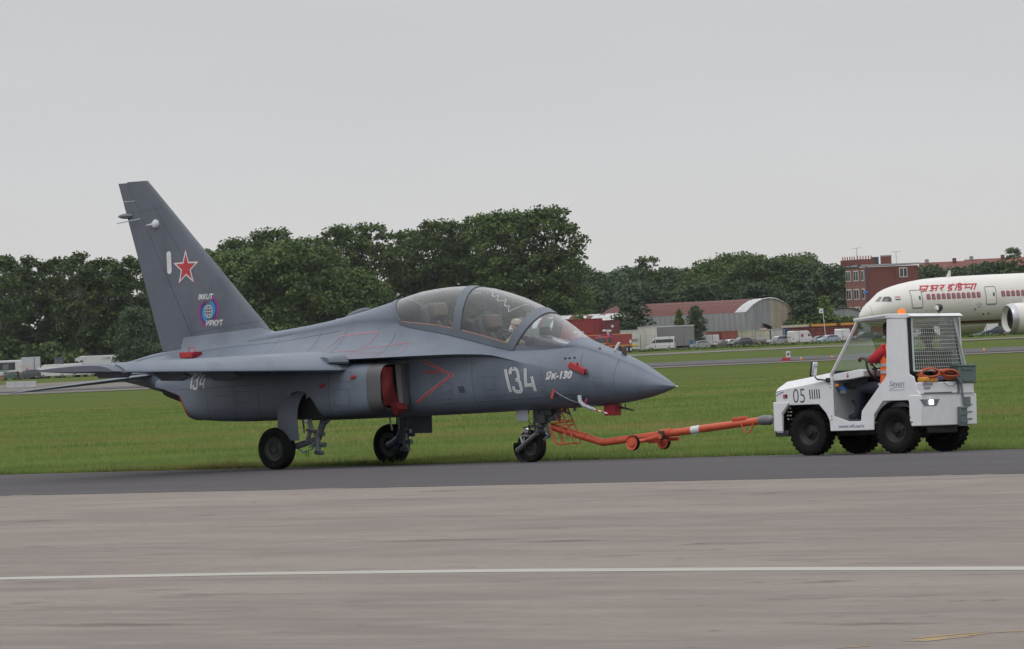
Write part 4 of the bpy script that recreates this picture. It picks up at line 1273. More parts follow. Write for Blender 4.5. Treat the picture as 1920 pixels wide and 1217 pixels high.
nac_bvh = bvh_of([nacelles[1], fuselage])
number134(-2.08, 1.305, .25, .036, nac_bvh, fuselage, .01, False, 1.12)
decal('lettering', text_polys('Як-130', .150, .28, 1.0, .006), lambda u, v: (u + 4.80, -3, v + 1.245 + u * .012), J_white, fuselage, fus_bvh, (0, 1, 0), .006, .06)
# intake warning chevron
for w_, m_, o_ in ((.046, mat('pale_outline', (.33, .30, .31), .6), .005), (.030, J_redl, .008)):
    decal('warning_chevron', ribbon([(2.46, 1.60), (3.02, 1.365), (2.26, .965)], w_), lambda u, v: (u, -3, v), m_, fuselage, fus_bvh, (0, 1, 0), o_, .06)
decal('lettering', text_polys('ОПАСНО', .075, 0, 1.0, .002), lambda u, v: (u + 2.46, -3, v + 1.39), J_redl, fuselage, fus_bvh, (0, 1, 0), .006, .06)
decal('vent_panel', [[(3.12, 1.19), (3.24, 1.19), (3.26, 1.09), (3.14, 1.09)]], lambda u, v: (u, -3, v), J_seam, fuselage, fus_bvh, (0, 1, 0), .004, .05)
# thin red outlines of the walkway on the shoulder (thrown from above)
def down(u, v): return (u, v, 4)
outl = ribbon([(.40, -1.08), (.55, -.42), (1.35, -.42), (1.25, -.80), (1.0, -1.05)], .012, True) + ribbon([(.55, -.80), (1.25, -.80)], .012)
outl += ribbon([(1.30, -1.12), (1.40, -.72), (2.15, -.62), (2.25, -.95)], .012, True) + ribbon([(1.40, -.92), (1.85, -.86)], .012)
decal('walkway_outline', outl, down, J_pink, fuselage, fus_bvh, (0, 0, -1), .004, .06)
# panel seams as fine recessed lines
def seam(pts, place, bv, d, parent=fuselage, w=.008):
    decal('panel_seam', ribbon(pts, w), place, J_seam, parent, bv, d, .002, .06)
side = lambda u, v: (u, -3, v)
for x in (5.95,): seam([(x, 1.55), (x, .90)], side, fus_bvh, (0, 1, 0), w=.005)
for x, a, b in ((.05, -.30, -1.2), (.62, -.30, -1.15), (-.9, -.25, -1.25), (-2.0, -.25, -1.1), (-2.6, -.3, -1.0), (1.75, -.45, -1.15)):
    seam([(x, a), (x + .12, b)], down, fus_bvh, (0, 0, -1), w=.007)
seam([(-3.3, -.28), (-1.3, -.30), (.5, -.34)], down, fus_bvh, (0, 0, -1), w=.007)
nb_ = bvh_of([nacelles[1]])
for pts in ([(-2.4, 1.30), (-1.3, 1.31), (-.3, 1.33)], [(-1.62, 1.30), (-1.62, .82)], [(-.4, 1.33), (-.4, .80)], [(1.1, 1.5), (1.1, .85)]):
    seam(pts, side, nb_, (0, 1, 0), w=.007, parent=nacelles[1])
for pts in ([(3.42, 1.60), (3.40, .86)], [(4.74, 1.38), (4.78, .86)], [(2.75, .93), (3.9, .95), (5.3, 1.00)], [(2.62, 1.55), (2.60, .90)], [(5.35, 1.62), (5.42, 1.30)]):
    seam(pts, side, fus_bvh, (0, 1, 0), w=.005)
for x0_, z0_, w_, h_2 in ((2.78, 1.08, .22, .16), (3.60, 1.12, .26, .20), (5.05, .90, .16, .10), (4.45, .86, .20, .10), (5.62, 1.12, .14, .12)):
    seam([(x0_, z0_), (x0_ + w_, z0_), (x0_ + w_, z0_ + h_2), (x0_, z0_ + h_2), (x0_, z0_)], side, fus_bvh, (0, 1, 0), w=.004)
for x0_, z0_, w_, h_2 in ((-1.45, .95, .35, .22), (-.9, 1.05, .3, .18), (1.2, .95, .3, .25), (1.3, 1.32, .25, .14)):
    seam([(x0_, z0_), (x0_ + w_, z0_), (x0_ + w_, z0_ + h_2), (x0_, z0_ + h_2), (x0_, z0_)], side, nb_, (0, 1, 0), w=.005, parent=nacelles[1])
# fastener rows and small drain holes
fr_ = random.Random(9)
dots = []
for x0_, z0_, x1_, z1_, n_ in ((2.7, .99, 5.2, 1.05, 40), (3.45, .9, 3.43, 1.58, 12), (4.72, .9, 4.70, 1.36, 10), (2.65, 1.5, 2.63, .92, 10)):
    for k in range(n_):
        t_ = k / (n_ - 1); cx_, cz_ = x0_ + (x1_ - x0_) * t_, z0_ + (z1_ - z0_) * t_
        dots.append([(cx_ - .006, cz_ - .006), (cx_ + .006, cz_ - .006), (cx_ + .006, cz_ + .006), (cx_ - .006, cz_ + .006)])
for k in range(16):
    cx_, cz_ = fr_.uniform(2.6, 5.6), fr_.uniform(.88, 1.3); r_ = fr_.uniform(.008, .016)
    dots.append([(cx_ + r_ * math.cos(q), cz_ + r_ * math.sin(q)) for q in (0, 1.05, 2.1, 3.14, 4.2, 5.25)])
tag(decal('fastener_rows', dots, side, J_seam, fuselage, fus_bvh, (0, 1, 0), .003, .3), kind='stuff')
fs_ = [(-2.05, 3.0), (-3.45, 4.2)]
seam([(-3.86, 4.36), (-3.05, 3.32), (-2.42, 2.62)], side, fin_bvh, (0, 1, 0), parent=fin, w=.006)
seam([(-4.35, 4.20), (-3.62, 4.26)], side, fin_bvh, (0, 1, 0), parent=fin, w=.006)
seam([(-3.15, 2.70), (-2.95, 2.10)], side, fin_bvh, (0, 1, 0), parent=fin, w=.006)
seam([(-3.1, 2.20), (-1.45, 2.36)], side, fin_bvh, (0, 1, 0), parent=fin, w=.006)

# ------------------------------------------------------------------ tow bar
tb = at_jet('tow_bar', 'long orange-red tow bar with small wheels linking the jet nose gear to the tug', 'tow bar')
M_orange = mat('orange_paint', (0.47, 0.075, 0.032), 0.5, var=0.18, scale=7, bump=.1)
MB().tube([(4.44, 0, .53), (5.38, 0, .283), (5.44, 0, .271), (5.50, 0, .275), (5.72, 0, .294)], .054, 14).build('rear_tube', M_orange, tb)
MB().tube([(5.62, 0, .285), (7.2, 0, .420), (8.42, 0, .525)], .056, 14).build('main_tube', M_orange, tb)
MB().tube([(5.0, 0, .385), (5.12, 0, .357)], .061, 14).build('sleeve', M_orange, tb)
MB().tube([(7.15, 0, .415), (7.31, 0, .430)], .0595, 14).build('white_tape', J_white, tb)
MB().tube([(6.55, .0, .375), (6.75, 0, .393)], .064, 14).build('sleeve', M_orange, tb)
MB().tube([(8.42, 0, .525), (8.50, 0, .532), (8.60, 0, .53), (8.66, 0, .53)], [.064, .075, .075, .04], 14).build('coupling_head', mat('coupling_grey', (.12, .12, .13), .5), tb)
k = MB()
for y in (-.10, .08):
    k.tube([(4.70, y, .80), (4.92, y, .36)], .010, 6); k.tube([(4.58, y, .72), (4.62, y, .66), (4.80, y, .38)], .010, 6)
    for t in (.35, .55): k.tube([(4.72 + .18 * t, y, .78 - .40 * t), (4.60 + .18 * t, y, .72 - .32 * t)], .009, 6)
    k.tube([(4.46, y * .6, .58), (4.79, y, .60)], .010, 6)
    k.tube([(4.50, y, .52), (4.62, y, .26), (4.94, y, .275), (4.90, y, .38)], .011, 6)
    k.tube([(4.47, y, .50), (4.58, y, .27)], .009, 6)
k.tube([(4.62, -.11, .265), (4.62, .09, .265)], .016, 6); k.tube([(4.94, -.11, .275), (4.94, .09, .275)], .012, 6); k.tube([(4.72, -.10, .78), (4.72, .08, .78)], .010, 6)
k.build('lifting_frame', M_orange, tb)
for y, x in ((-.34, 6.28), (.34, 6.32)):
    t = MB(); t.lathe([(.0, -.03), (.05, -.03), (.06, -.015), (.09, -.015), (.105, -.03), (.105, .03), (.0, .03)], (x, y, .255), 'y', 20); wo = t.build('castor_wheel', M_orange, tb)
    t = MB(); t.lathe([(.103, -.024), (.113, -.020), (.116, 0.01), (.113, .036), (.103, .040)], (x, y, .255), 'y', 20); t.build('tyre', J_tyre, wo)
t = MB(); t.tube([(6.30, -.30, .265), (6.36, -.1, .29), (6.36, .1, .29), (6.30, .30, .265)], .03, 8); t.tube([(6.36, -.12, .29), (6.62, -.16, .33)], [.03, .035], 8); t.tube([(6.62, -.16, .33), (6.66, -.17, .34)], .045, 8)
t.box((6.50, 0, .30), (.30, .12, .10), Matrix.Rotation(R_(-5), 3, 'Y')); t.tube([(6.5, .08, .29), (6.80, .12, .30)], [.03, .03], 8); t.build('axle_assembly', M_orange, tb)
MB().box((6.62, -.02, .36), (.09, .16, .12)).build('axle_clamp', mat('clamp_dark', (.04, .03, .03), .6), tb, bevel=.01)
MB().box((8.05, 0, .565), (.24, .09, .05), Matrix.Rotation(R_(-5), 3, 'Y')).build('pin_box', M_orange, tb, bevel=.008)
MB().tube([(8.10, -.05, .49), (8.16, -.06, .40), (8.20, -.06, .36), (8.26, -.06, .36), (8.31, -.06, .41), (8.33, -.05, .50)], .012, 8).build('lifting_handle', M_orange, tb)
# ------------------------------------------------------------------ people (one continuous skinned body each)
def make_body(name, joints, bones, cloth, mats, parent, sub=2):
    """joints: name -> (pos, radius); bones: (a, b); cloth: bone index -> material index"""
    names = list(joints); idx = {n: i for i, n in enumerate(names)}
    me = bpy.data.meshes.new('b')
    me.from_pydata([tuple(joints[n][0]) for n in names], [(idx[a], idx[b]) for a, b in bones], [])
    ob = bpy.data.objects.new('b', me); COL.objects.link(ob)
    sk = ob.modifiers.new('s', 'SKIN'); sk.use_smooth_shade = True
    for i, n in enumerate(names):
        r = joints[n][1]
        rr = r if isinstance(r, tuple) else (r, r)
        me.skin_vertices[0].data[i].radius = rr
    me.skin_vertices[0].data[0].use_root = True
    ss = ob.modifiers.new('ss', 'SUBSURF'); ss.levels = sub; ss.render_levels = sub
    bpy.context.view_layer.update()
    dg = bpy.context.evaluated_depsgraph_get()
    nm = bpy.data.meshes.new_from_object(ob.evaluated_get(dg))
    bpy.data.objects.remove(ob)
    nm.name = name
    nm.materials.clear()
    for m in mats: nm.materials.append(m)
    B = [(Vector(joints[a][0]), Vector(joints[b][0])) for a, b in bones]
    for p in nm.polygons:
        c = p.center; best = 1e9; bi = 0
        for i, (a, b) in enumerate(B):
            ab = b - a; t = max(0, min(1, (c - a).dot(ab) / max(ab.length_squared, 1e-9)))
            d = (c - a - ab * t).length
            if d < best: best = d; bi = i
        p.material_index = cloth[bi]; p.use_smooth = True
    o = bpy.data.objects.new(name, nm); COL.objects.link(o); o.parent = parent
    return o
def head_parts(root, c, r, yaw, skinm, hairm=None, cap=None):
    """face and hair for a head centred at c; yaw about z, face towards local +x"""
    rm = Matrix.Rotation(yaw, 3, 'Z'); c = Vector(c)
    mb = MB()
    secs = []
    for i in range(1, 12):
        q = PI * i / 12; zz = math.cos(q)
        w = math.sin(q)
        secs.append([c + rm @ Vector((r * (1.0 * w * math.cos(a) + (.06 if zz < 0 else 0)) * (1 if zz > 0 else 1 - .12 * -zz), r * .82 * w * math.sin(a) * (1 if zz > 0 else 1 - .28 * -zz), r * 1.25 * zz)) for a in [2 * PI * k / 16 for k in range(16)]])
    mb.loft(secs)
    mb.loft([[c + rm @ Vector((r * .90, y * r, z * r)) for y, z in ((-.12, -.22), (.12, -.22), (.07, .2), (-.07, .2))], [c + rm @ Vector((r * 1.18, y * r, z * r)) for y, z in ((-.08, -.22), (.08, -.22), (.03, -.05), (-.03, -.05))]])
    for sgn in (-1, 1): mb.sphere(c + rm @ Vector((0, sgn * r * .84, -.05 * r)), r * .2, 8, 6, sc=(1, .4, 1.4))
    h = mb.build('head', skinm, root, smooth=70)
    for sgn in (-1, 1): MB().sphere(c + rm @ Vector((r * .90, sgn * r * .33, .08 * r)), r * .09, 8, 6).build('eye', J_dark, h)
    MB().box(c + rm @ Vector((r * .93, 0, -.48 * r)), (.01, r * .42, r * .06), rm.copy()).build('mouth', mat('lips', (.25, .09, .08), .6), h)
    if cap is not None:
        mb = MB(); mb.loft([[c + rm @ Vector((r * k * math.cos(a), r * .88 * k * math.sin(a), r * z)) for a in [2 * PI * j / 16 for j in range(16)]] for k, z in ((1.08, .35), (1.10, .6), (.98, .95), (.65, 1.22), (.1, 1.32))])
        mb.loft([[c + rm @ Vector((r * (.95 + .0), y * r, r * .42)) for y in (-.7, 0, .7)] + [c + rm @ Vector((r * 1.0, y * r, r * .36)) for y in (.7, 0, -.7)], [c + rm @ Vector((r * (1.75 if y == 0 else 1.5), y * r, r * .30)) for y in (-.5, 0, .5)] + [c + rm @ Vector((r * (1.75 if y == 0 else 1.5), y * r, r * .24)) for y in (.5, 0, -.5)]])
        mb.build('cap', cap, root, smooth=60)
    elif hairm is not None:
        mb = MB(); mb.loft([[c + rm @ Vector((r * (k * math.cos(a) - .10), r * .88 * k * math.sin(a), r * z)) for a in [2 * PI * j / 16 for j in range(16)]] for k, z in ((.95, -.2), (1.02, .25), (1.04, .6), (.94, .95), (.6, 1.25), (.1, 1.33))])
        mb.build('hair', hairm, root, smooth=60)
def fingers(root, palm, dirn, up, m, s=1.0, name='hand'):
    """palm block with four unequal curled fingers and a side thumb"""
    d = Vector(dirn).normalized(); u = Vector(up).normalized(); w = d.cross(u).normalized(); p = Vector(palm)
    mb = MB(); mb.tube([p - d * .045 * s, p, p + d * .045 * s], [.026 * s, .040 * s, .036 * s], 10, flat=.55)
    for k, L in enumerate((.070, .080, .075, .058)):
        b = p + d * .04 * s + w * (.028 - .019 * k) * s
        mb.tube([b, b + d * L * .45 * s - u * .010 * s, b + d * L * .62 * s - u * .035 * s, b + d * L * .45 * s - u * .055 * s], [.0095 * s, .009 * s, .0085 * s, .007 * s], 6)
    b = p + w * .034 * s - d * .015 * s
    mb.tube([b, b + w * .022 * s + d * .02 * s - u * .012 * s, b + w * .012 * s + d * .045 * s - u * .035 * s], [.012 * s, .011 * s, .008 * s], 6)
    return mb.build(name, m, root, smooth=70)

M_skinl = mat('skin_light', (.42, .24, .17), .6, var=.08)
M_skind = mat('skin_dark', (.10, .055, .038), .55, var=.1)
M_camo = mat('camouflage_shirt', (.16, .15, .085), .85, col2=(.34, .30, .20), scale=14, thr=(.45, .55))
M_capb = mat('cap_beige', (.42, .35, .27), .85)
# crew member in the front seat
pil = thing('person', 'person in camouflage shirt and beige cap sitting in the front cockpit of the jet', 'person', tuple(JET_O), JYAW, rx=jet_rx)
J = {'pelvis': ((3.62, 0, 1.36), (.15, .13)), 'waist': ((3.66, 0, 1.50), (.15, .12)), 'chest': ((3.74, -.03, 1.72), (.19, .13)), 'neck': ((3.82, -.06, 1.90), .062), 'skull': ((3.85, -.07, 1.98), .07),
     'shl': ((3.76, -.23, 1.80), .068), 'ell': ((3.98, -.30, 1.66), .05), 'wrl': ((4.12, -.20, 1.76), .034), 'shr': ((3.76, .17, 1.80), .068), 'elr': ((3.98, .24, 1.66), .05), 'wrr': ((4.12, .14, 1.76), .034),
     'hl': ((3.66, -.10, 1.34), .10), 'kl': ((4.02, -.13, 1.45), .075), 'hr': ((3.66, .10, 1.34), .10), 'kr': ((4.02, .13, 1.45), .075)}
Bn = [('pelvis', 'waist'), ('waist', 'chest'), ('chest', 'neck'), ('neck', 'skull'), ('chest', 'shl'), ('shl', 'ell'), ('ell', 'wrl'), ('chest', 'shr'), ('shr', 'elr'), ('elr', 'wrr'), ('pelvis', 'hl'), ('hl', 'kl'), ('pelvis', 'hr'), ('hr', 'kr')]
make_body('body', J, Bn, [0, 0, 0, 1, 0, 0, 0, 0, 0, 0, 0, 0, 0, 0], [M_camo, M_skinl], pil)
head_parts(pil, (3.88, -.09, 2.075), .088, R_(-35), M_skinl, cap=M_capb)
fingers(pil, (4.16, -.18, 1.78), (1, .2, .1), (0, 0, 1), M_skinl); fingers(pil, (4.16, .13, 1.78), (1, -.2, .1), (0, 0, 1), M_skinl)

# ------------------------------------------------------------------ tow tug
TUG_O = ground(1652, 850.5)
TYAW = PI - TH
def at_tug(name, label, cat, group=None):
    return thing(name, label, cat, tuple(TUG_O), TYAW, group, rx=.02)
tug = at_tug('tow_tug', 'small white open-door airport tug numbered 05 pushing the orange tow bar', 'tug')
T_white = mat('tug_white_paint', (.60, .61, .63), .38, var=.06, scale=5, col2=None, coat=.15, bump=.02, bscale=4)
T_white2 = mat('tug_grey_white', (.40, .41, .43), .5, var=.08)
T_black = mat('tug_black', (.014, .014, .016), .55, var=.3, scale=12)
T_mint = mat('guard_frame_mint', (.40, .47, .46), .5)
T_glass = glass('tug_glass', (.80, .86, .85), refl=.06, opac=.09, col=(.35, .37, .37))
YS = .66
side_poly = [(1.36, .34), (1.36, .92), (1.22, .955), (.385, 1.075), (.33, 1.12), (.325, .56), (.06, .475), (-.15, .475), (-.17, .62), (-.62, 1.10), (-.66, 1.91), (-1.0, 1.93), (-1.02, 1.12), (-1.10, 1.08), (-1.14, .90), (-1.20, .84), (-1.20, .38), (-1.115, .38), (-1.10, .60), (-.985, .75), (-.55, .75), (-.385, .56), (-.375, .345), (.395, .345), (.405, .49), (.46, .60), (.59, .735), (1.13, .735), (1.245, .60), (1.25, .34)]
for s in (1, -1):
    poly = side_poly
    MB().prism(poly, s * (YS - .028), s * YS).build('side_panel', T_white, tug, smooth=0, bevel=.008)
# hood lid with chamfered flanks
hs2 = []
for x, zo, zi, wi in ((1.365, .91, .915, .64), (1.355, .935, .985, .60), (1.24, .955, 1.075, .53), (.80, 1.015, 1.13, .54), (.34, 1.08, 1.195, .55)):
    hs2.append([(x, YS, zo), (x, wi, zi), (x, -wi, zi), (x, -YS, zo)])
lo_ = [(1.36, .74), (.34, .74)]
mb = MB(); mb.loft(hs2, closed=False, caps=False); mb.prism([(1.358, .70), (1.358, .93), (1.3, .93), (1.3, .70)], -YS + .03, YS - .03); mb.prism([(.40, .50), (.40, 1.17), (.36, 1.19), (.34, .50)], -YS + .03, YS - .03)
mb.build('hood', T_white, tug, smooth=25)
MB().prism([(1.30, .62), (1.30, .90), (.42, 1.0), (.42, .62)], -.40, .40).build('engine_block', T_black, tug)
# wheel-house liners: dark, with a perforated look at the front
MB().box((1.30, 0, .55), (.02, 1.1, .30)).build('radiator_plate', T_black, tug)
g_ = random.Random(4)
for r_i in range(4):
    for c_i in range(2):
        MB().sphere((1.20 - .05 * c_i - .01 * (r_i % 2), YS - .06, .69 - .052 * r_i), .020, 8, 5, sc=(1, .2, .6)).build('cooling_hole', mat('hole_light', (.30, .33, .22), .8), tug)
MB().prism([(1.385, .775), (1.365, .36), (1.24, .36), (1.25, .62), (1.12, .76), (1.12, .775)], YS + .001, YS + .02).build('bumper_corner', T_white, tug, smooth=0, bevel=.006)
MB().prism([(1.385, .775), (1.365, .36), (1.24, .36), (1.25, .62), (1.12, .76), (1.12, .775)], -YS - .02, -YS - .001).build('bumper_corner', T_white, tug, smooth=0, bevel=.006)
MB().box((1.385, 0, .575), (.05, 1.34, .42)).build('front_bumper', T_white, tug, bevel=.015)
MB().box((1.28, 0, .325), (.24, 1.30, .075)).build('bumper_rubber', T_black, tug, bevel=.012)
MB().box((1.45, 0, .53), (.10, .20, .16)).build('hitch', J_strut, tug, bevel=.01)
# chassis, floor, firewall, dash
MB().box((0, 0, .34), (2.2, .74, .14)).build('chassis', T_black, tug, bevel=.02)
ax = MB(); ax.tube([(.79, -.55, .335), (.79, .55, .335)], .05, 10); ax.build('front_axle', T_black, tug)
ax = MB(); ax.tube([(-.75, -.55, .335), (-.75, .55, .335)], .055, 10); ax.sphere((-.75, 0, .33), .13, 12, 8); ax.build('rear_axle', T_black, tug)
MB().box((-.02, 0, .455), (.70, 1.24, .03)).build('floor', T_white2, tug)
MB().box((.345, 0, .80), (.03, 1.24, .70)).build('firewall', T_white2, tug)
MB().prism([(.35, 1.06), (.35, 1.155), (-.14, 1.215), (-.20, 1.19), (-.20, 1.11), (.06, 1.075)], -.60, YS - .03).build('dashboard', T_white, tug, smooth=0, bevel=.01)
MB().prism([(.30, 1.02), (-.16, 1.10), (-.10, 1.00), (.25, .95)], -.55, .45).build('dash_underside', T_black, tug)
MB().box((.29, .60, 1.00), (.06, .04, .035)).build('side_marker', mat('amber', (.55, .22, .05), .5), tug)
MB().box((.24, .55, .955), (.12, .06, .04)).build('switch_panel', J_blue, tug); MB().box((.22, .52, .905), (.10, .10, .06)).build('fuse_box', J_strut, tug, bevel=.005)
for y in (.12, .30): 
    p_ = MB(); p_.box((.10, y, .62), (.03, .09, .11), Matrix.Rotation(R_(-25), 3, 'Y')); p_.tube([(.12, y, .62), (.26, y, .78)], .014, 6); p_.build('pedal', T_black, tug)
dcl = lambda u, v: (0, 0, 0)
# star-like red sticker on the dash
decal('sticker', [[(.0, .0), (.03, .05), (.045, .0)], [(.02, .02), (.02, .06), (.035, .06), (.035, .02)], [(.0, .015), (.055, .03), (.055, .02)]], lambda u, v: (.105 - u, YS - .026, 1.105 + v), J_redl, tug)
# cab frame
cf = MB()
for s in (1, -1):
    cf2 = MB(); cf2.tube([(.36, s * .635, 1.16), (-.11, s * .60, 1.90)], .024, 4); cf2.build('windscreen_pillar', T_white, tug, smooth=0)
MB().box((.345, 0, 1.185), (.045, 1.26, .035)).build('windscreen_sill', T_black, tug)
MB().box((-.12, 0, 1.905), (.05, 1.22, .05)).build('windscreen_header', T_white, tug, bevel=.01)
g = MB(); g.add([(.335, -.60, 1.20), (.335, .60, 1.20), (-.10, .57, 1.88), (-.10, -.57, 1.88)], [(0, 1, 2, 3)]); g.build('windscreen', T_glass, tug, smooth=0)
MB().prism([(-.085, 1.895), (-.075, 1.935), (-.70, 1.985), (-1.04, 1.975), (-1.10, 1.935), (-1.0, 1.905), (-.66, 1.92)], -.60, YS + .01).build('roof', T_white, tug, smooth=0, bevel=.01)
MB().box((-.38, YS - .005, 1.925), (.56, .03, .035), Matrix.Rotation(R_(4.2), 3, 'Y')).build('roof_rail', T_white2, tug, bevel=.006)
# rear wall: glazing and wire guard
MB().box((-1.02, .60, 1.55), (.04, .05, .74)).build('rear_post', T_black, tug)
g = MB(); g.add([(-1.00, .58, 1.17), (-1.00, -.60, 1.17), (-1.00, -.46, 1.91), (-1.00, .58, 1.91)], [(0, 1, 2, 3)]); g.build('rear_window', T_glass, tug, smooth=0)
for pts in ([(-1.06, .585, 1.16), (-1.04, .585, 1.925)], [(-1.04, .585, 1.925), (-1.04, -.42, 1.915)], [(-1.04, -.42, 1.915), (-1.10, -.63, 1.16)], [(-1.10, -.63, 1.16), (-1.06, .585, 1.16)]):
    MB().tube(pts, .016, 6).build('guard_frame', T_mint, tug)
for pts in ([(-1.02, -.50, 1.92), (-1.02, -.66, 1.14)], [(-1.0, -.47, 1.92), (-1.0, -.64, 1.14)]):
    MB().tube(pts, .018, 4).build('rear_corner_post', T_white if pts[0][1] < -.48 else T_black, tug, smooth=0)
gm = MB()
for i in range(1, 22):
    t = i / 22; gm.tube([(-1.045, .585 + (-.42 - .585) * t, 1.92), (-1.075, .585 + (-.63 - .585) * t, 1.165)], .0040, 4)
for i in range(1, 14):
    t = i / 14; z = 1.16 + .76 * t; gm.tube([(-1.07 + .02 * t, .585, z), (-1.07 + .02 * t, -.63 + .21 * t, z)], .0036, 4)
tag(gm.build('guard_mesh', mat('galvanised_wire', (.40, .42, .42), .5), tug, smooth=0), kind='stuff')
# rear body
MB().box((-1.12, 0, .60), (.22, 1.34, .44)).build('rear_body', T_white, tug, bevel=.012)
MB().box((-1.08, .16, .915), (.14, .98, .165)).build('tray_panel', T_white, tug, bevel=.012)
MB().box((-1.10, -.53, .905), (.18, .28, .15)).build('tray_corner', T_white, tug, bevel=.012)
MB().box((-1.155, .16, .845), (.012, .66, .012)).build('tray_slot', T_black, tug)
MB().box((-1.235, .02, .825), (.012, 1.3, .008)).build('body_joint', J_strut, tug)
lp_ = MB(); lp_.add([(-1.238, .70, .755), (-1.238, .24, .755), (-1.238, .32, .665), (-1.238, .60, .665), (-1.225, .70, .755), (-1.225, .24, .755), (-1.225, .32, .665), (-1.225, .60, .665)], [(0, 1, 2, 3), (0, 4, 5, 1), (1, 5, 6, 2), (2, 6, 7, 3), (3, 7, 4, 0)])
lpo = lp_.build('rear_lamp_plate', J_strut, tug, smooth=0)
MB().box((-1.25, .46, .712), (.02, .10, .07)).build('reversing_lamp', mat('lit_lamp', (.9, .9, .95), .3, emit=(.92, .93, 1.0), estr=2.4), lpo, bevel=.008)
MB().box((-1.245, -.42, .71), (.02, .14, .13)).build('rear_lamp_plate', J_strut, tug, bevel=.006)
st = MB(); st.box((-1.26, -.27, .50), (.05, .17, .28)); st.build('step_plate', mat('step_green_grey', (.10, .13, .14), .5), tug, bevel=.008)
for z in (.42, .53, .62): MB().box((-1.29, -.27, z), (.02, .15, .02)).build('step_rib', J_strut, tug)
MB().tube([(-1.22, -.22, 1.06), (-1.24, -.30, .97), (-1.26, -.31, .66)], .014, 6).build('release_lever', J_strut, tug)
for z in (.46, .56, .66): MB().box((-1.236, -.48, z), (.012, .12, .012)).build('rear_louvre', T_black, tug)
# beacon and work lamp
b_ = MB(); b_.lathe([(.0, .075), (.05, .07), (.058, .05), (.060, .0)], (-.52, .10, 1.985), 'z', 18); b_.build('beacon', mat('beacon_orange', (.75, .16, .015), .35, emit=(1, .25, .03), estr=.25), tug)
b_ = MB(); b_.lathe([(.0, -.035), (.045, -.03), (.055, -.02), (.056, .02), (.03, .05), (.0, .055)], (-.96, -.20, 2.055), 'y', 20); wl_ = b_.build('work_lamp', T_black, tug)
b_ = MB(); b_.lathe([(.0, .056), (.036, .050)], (-.96, -.20, 2.055), 'y', 16); b_.build('lamp_lens', J_chrome, wl_)
MB().tube([(-.96, -.20, 2.0), (-.96, -.2, 1.95)], .012, 6).build('lamp_stalk', T_black, tug)
MB().tube([(-.93, -.12, 2.02), (-.85, -.06, 2.02), (-.84, -.05, 1.99)], .008, 6).build('lamp_cable', J_strut, tug)
# mirror
mr_ = MB(); mr_.box((.60, .74, 1.245), (.045, .13, .225), Matrix.Rotation(R_(-10), 3, 'Y')); mi_ = mr_.build('mirror', T_black, tug, bevel=.02)
MB().box((.572, .755, 1.24), (.03, .10, .20), Matrix.Rotation(R_(-10), 3, 'Y')).build('mirror_face', mat('mirror_glass', (.62, .64, .66), .15, metal=.6), mi_, bevel=.012)
a_ = MB(); a_.tube([(.59, .73, 1.13), (.56, .71, 1.09), (.42, .68, 1.075)], .012, 6); a_.box((.40, .675, 1.075), (.055, .04, .065)); a_.build('mirror_arm', T_black, tug)
# wheels with chunky tread
def tug_wheel(x, y):
    r, w = .335, .235
    c = (x, y, r)
    t = MB(); t.lathe([(r * .52, -w * .34), (r * .62, -w * .46), (r * .86, -w * .50), (r * .94, -w * .44), (r * .955, -w * .3), (r * .955, w * .3), (r * .94, w * .44), (r * .86, w * .50), (r * .62, w * .46), (r * .52, w * .34)], c, 'y', 40)
    for k in range(26):
        for sd in (-1, 1):
            q = 2 * PI * (k + (.5 if sd > 0 else 0)) / 26
            rot = Matrix.Rotation(-q, 3, 'Y') @ Matrix.Rotation(sd * R_(24), 3, 'X')
            t.box((c[0] + r * .958 * math.cos(q), c[1] + sd * w * .26, c[2] + r * .958 * math.sin(q)), (r * .06, w * .46, r * .13), rot)
    o = t.build('wheel', J_tyre, tug, smooth=50)
    h = MB()
    for sd in (-1, 1):
        h.lathe([(0, sd * w * .30), (r * .10, sd * w * .30), (r * .16, sd * w * .18), (r * .32, sd * w * .10), (r * .42, sd * w * .20), (r * .48, sd * w * .34), (r * .54, sd * w * .38)], c, 'y', 28)
        for k in range(6):
            q = 2 * PI * k / 6
            h.lathe([(0, sd * w * .20), (.014, sd * w * .19), (.016, sd * w * .08)], (c[0] + r * .25 * math.cos(q), c[1], c[2] + r * .25 * math.sin(q)), 'y', 6)
    h.build('rim', mat('rim_black', (.014, .014, .015), .55, var=.3, spec=.3), o)
for x in (.79, -.75):
    for y in (.56, -.56): tug_wheel(x, y)
for s_ in (1, -1):
    for xx in (.79, -.75): MB().loft([[(xx + (.40) * math.cos(q), s_ * yy, .34 + .41 * math.sin(q)) for q in np.linspace(R_(5), R_(175), 12)] for yy in (.40, .63)], closed=False, caps=False).build('wheel_house', T_black, tug, smooth=60)
# lettering on the near flank (u runs towards the rear)
tp = lambda x0, z0: (lambda u, v: (x0 - u, YS + .0035, z0 + v))
decal('lettering', text_polys('05', .30, 0, .80, -.004), tp(1.055, .765), mat('black_print', (.02, .02, .025), .6), tug)
for k in range(5): decal('bar_print', [[(0, 0), (.018, 0), (.008, .135), (-.010, .135)]], tp(.745 - .042 * k, .815), MATS['black_print'], tug)
decal('lettering', text_polys('www.wfs.aero', .078, 0, 1.0, 0), tp(.245, .385), mat('navy_print', (.05, .08, .16), .6), tug)
decal('lettering', text_polys('Seven', .115, .35, 1.0, -.001), tp(-.66, 0.955), MATS['navy_print'], tug)
decal('stripe_print', ribbon([(0, 0), (.12, .03), (.26, .02)], .005), tp(-.68, .915), MATS['navy_print'], tug)
decal('stripe_print', ribbon([(0, 0), (.28, .0)], .004), tp(-.66, .90), MATS['navy_print'], tug)
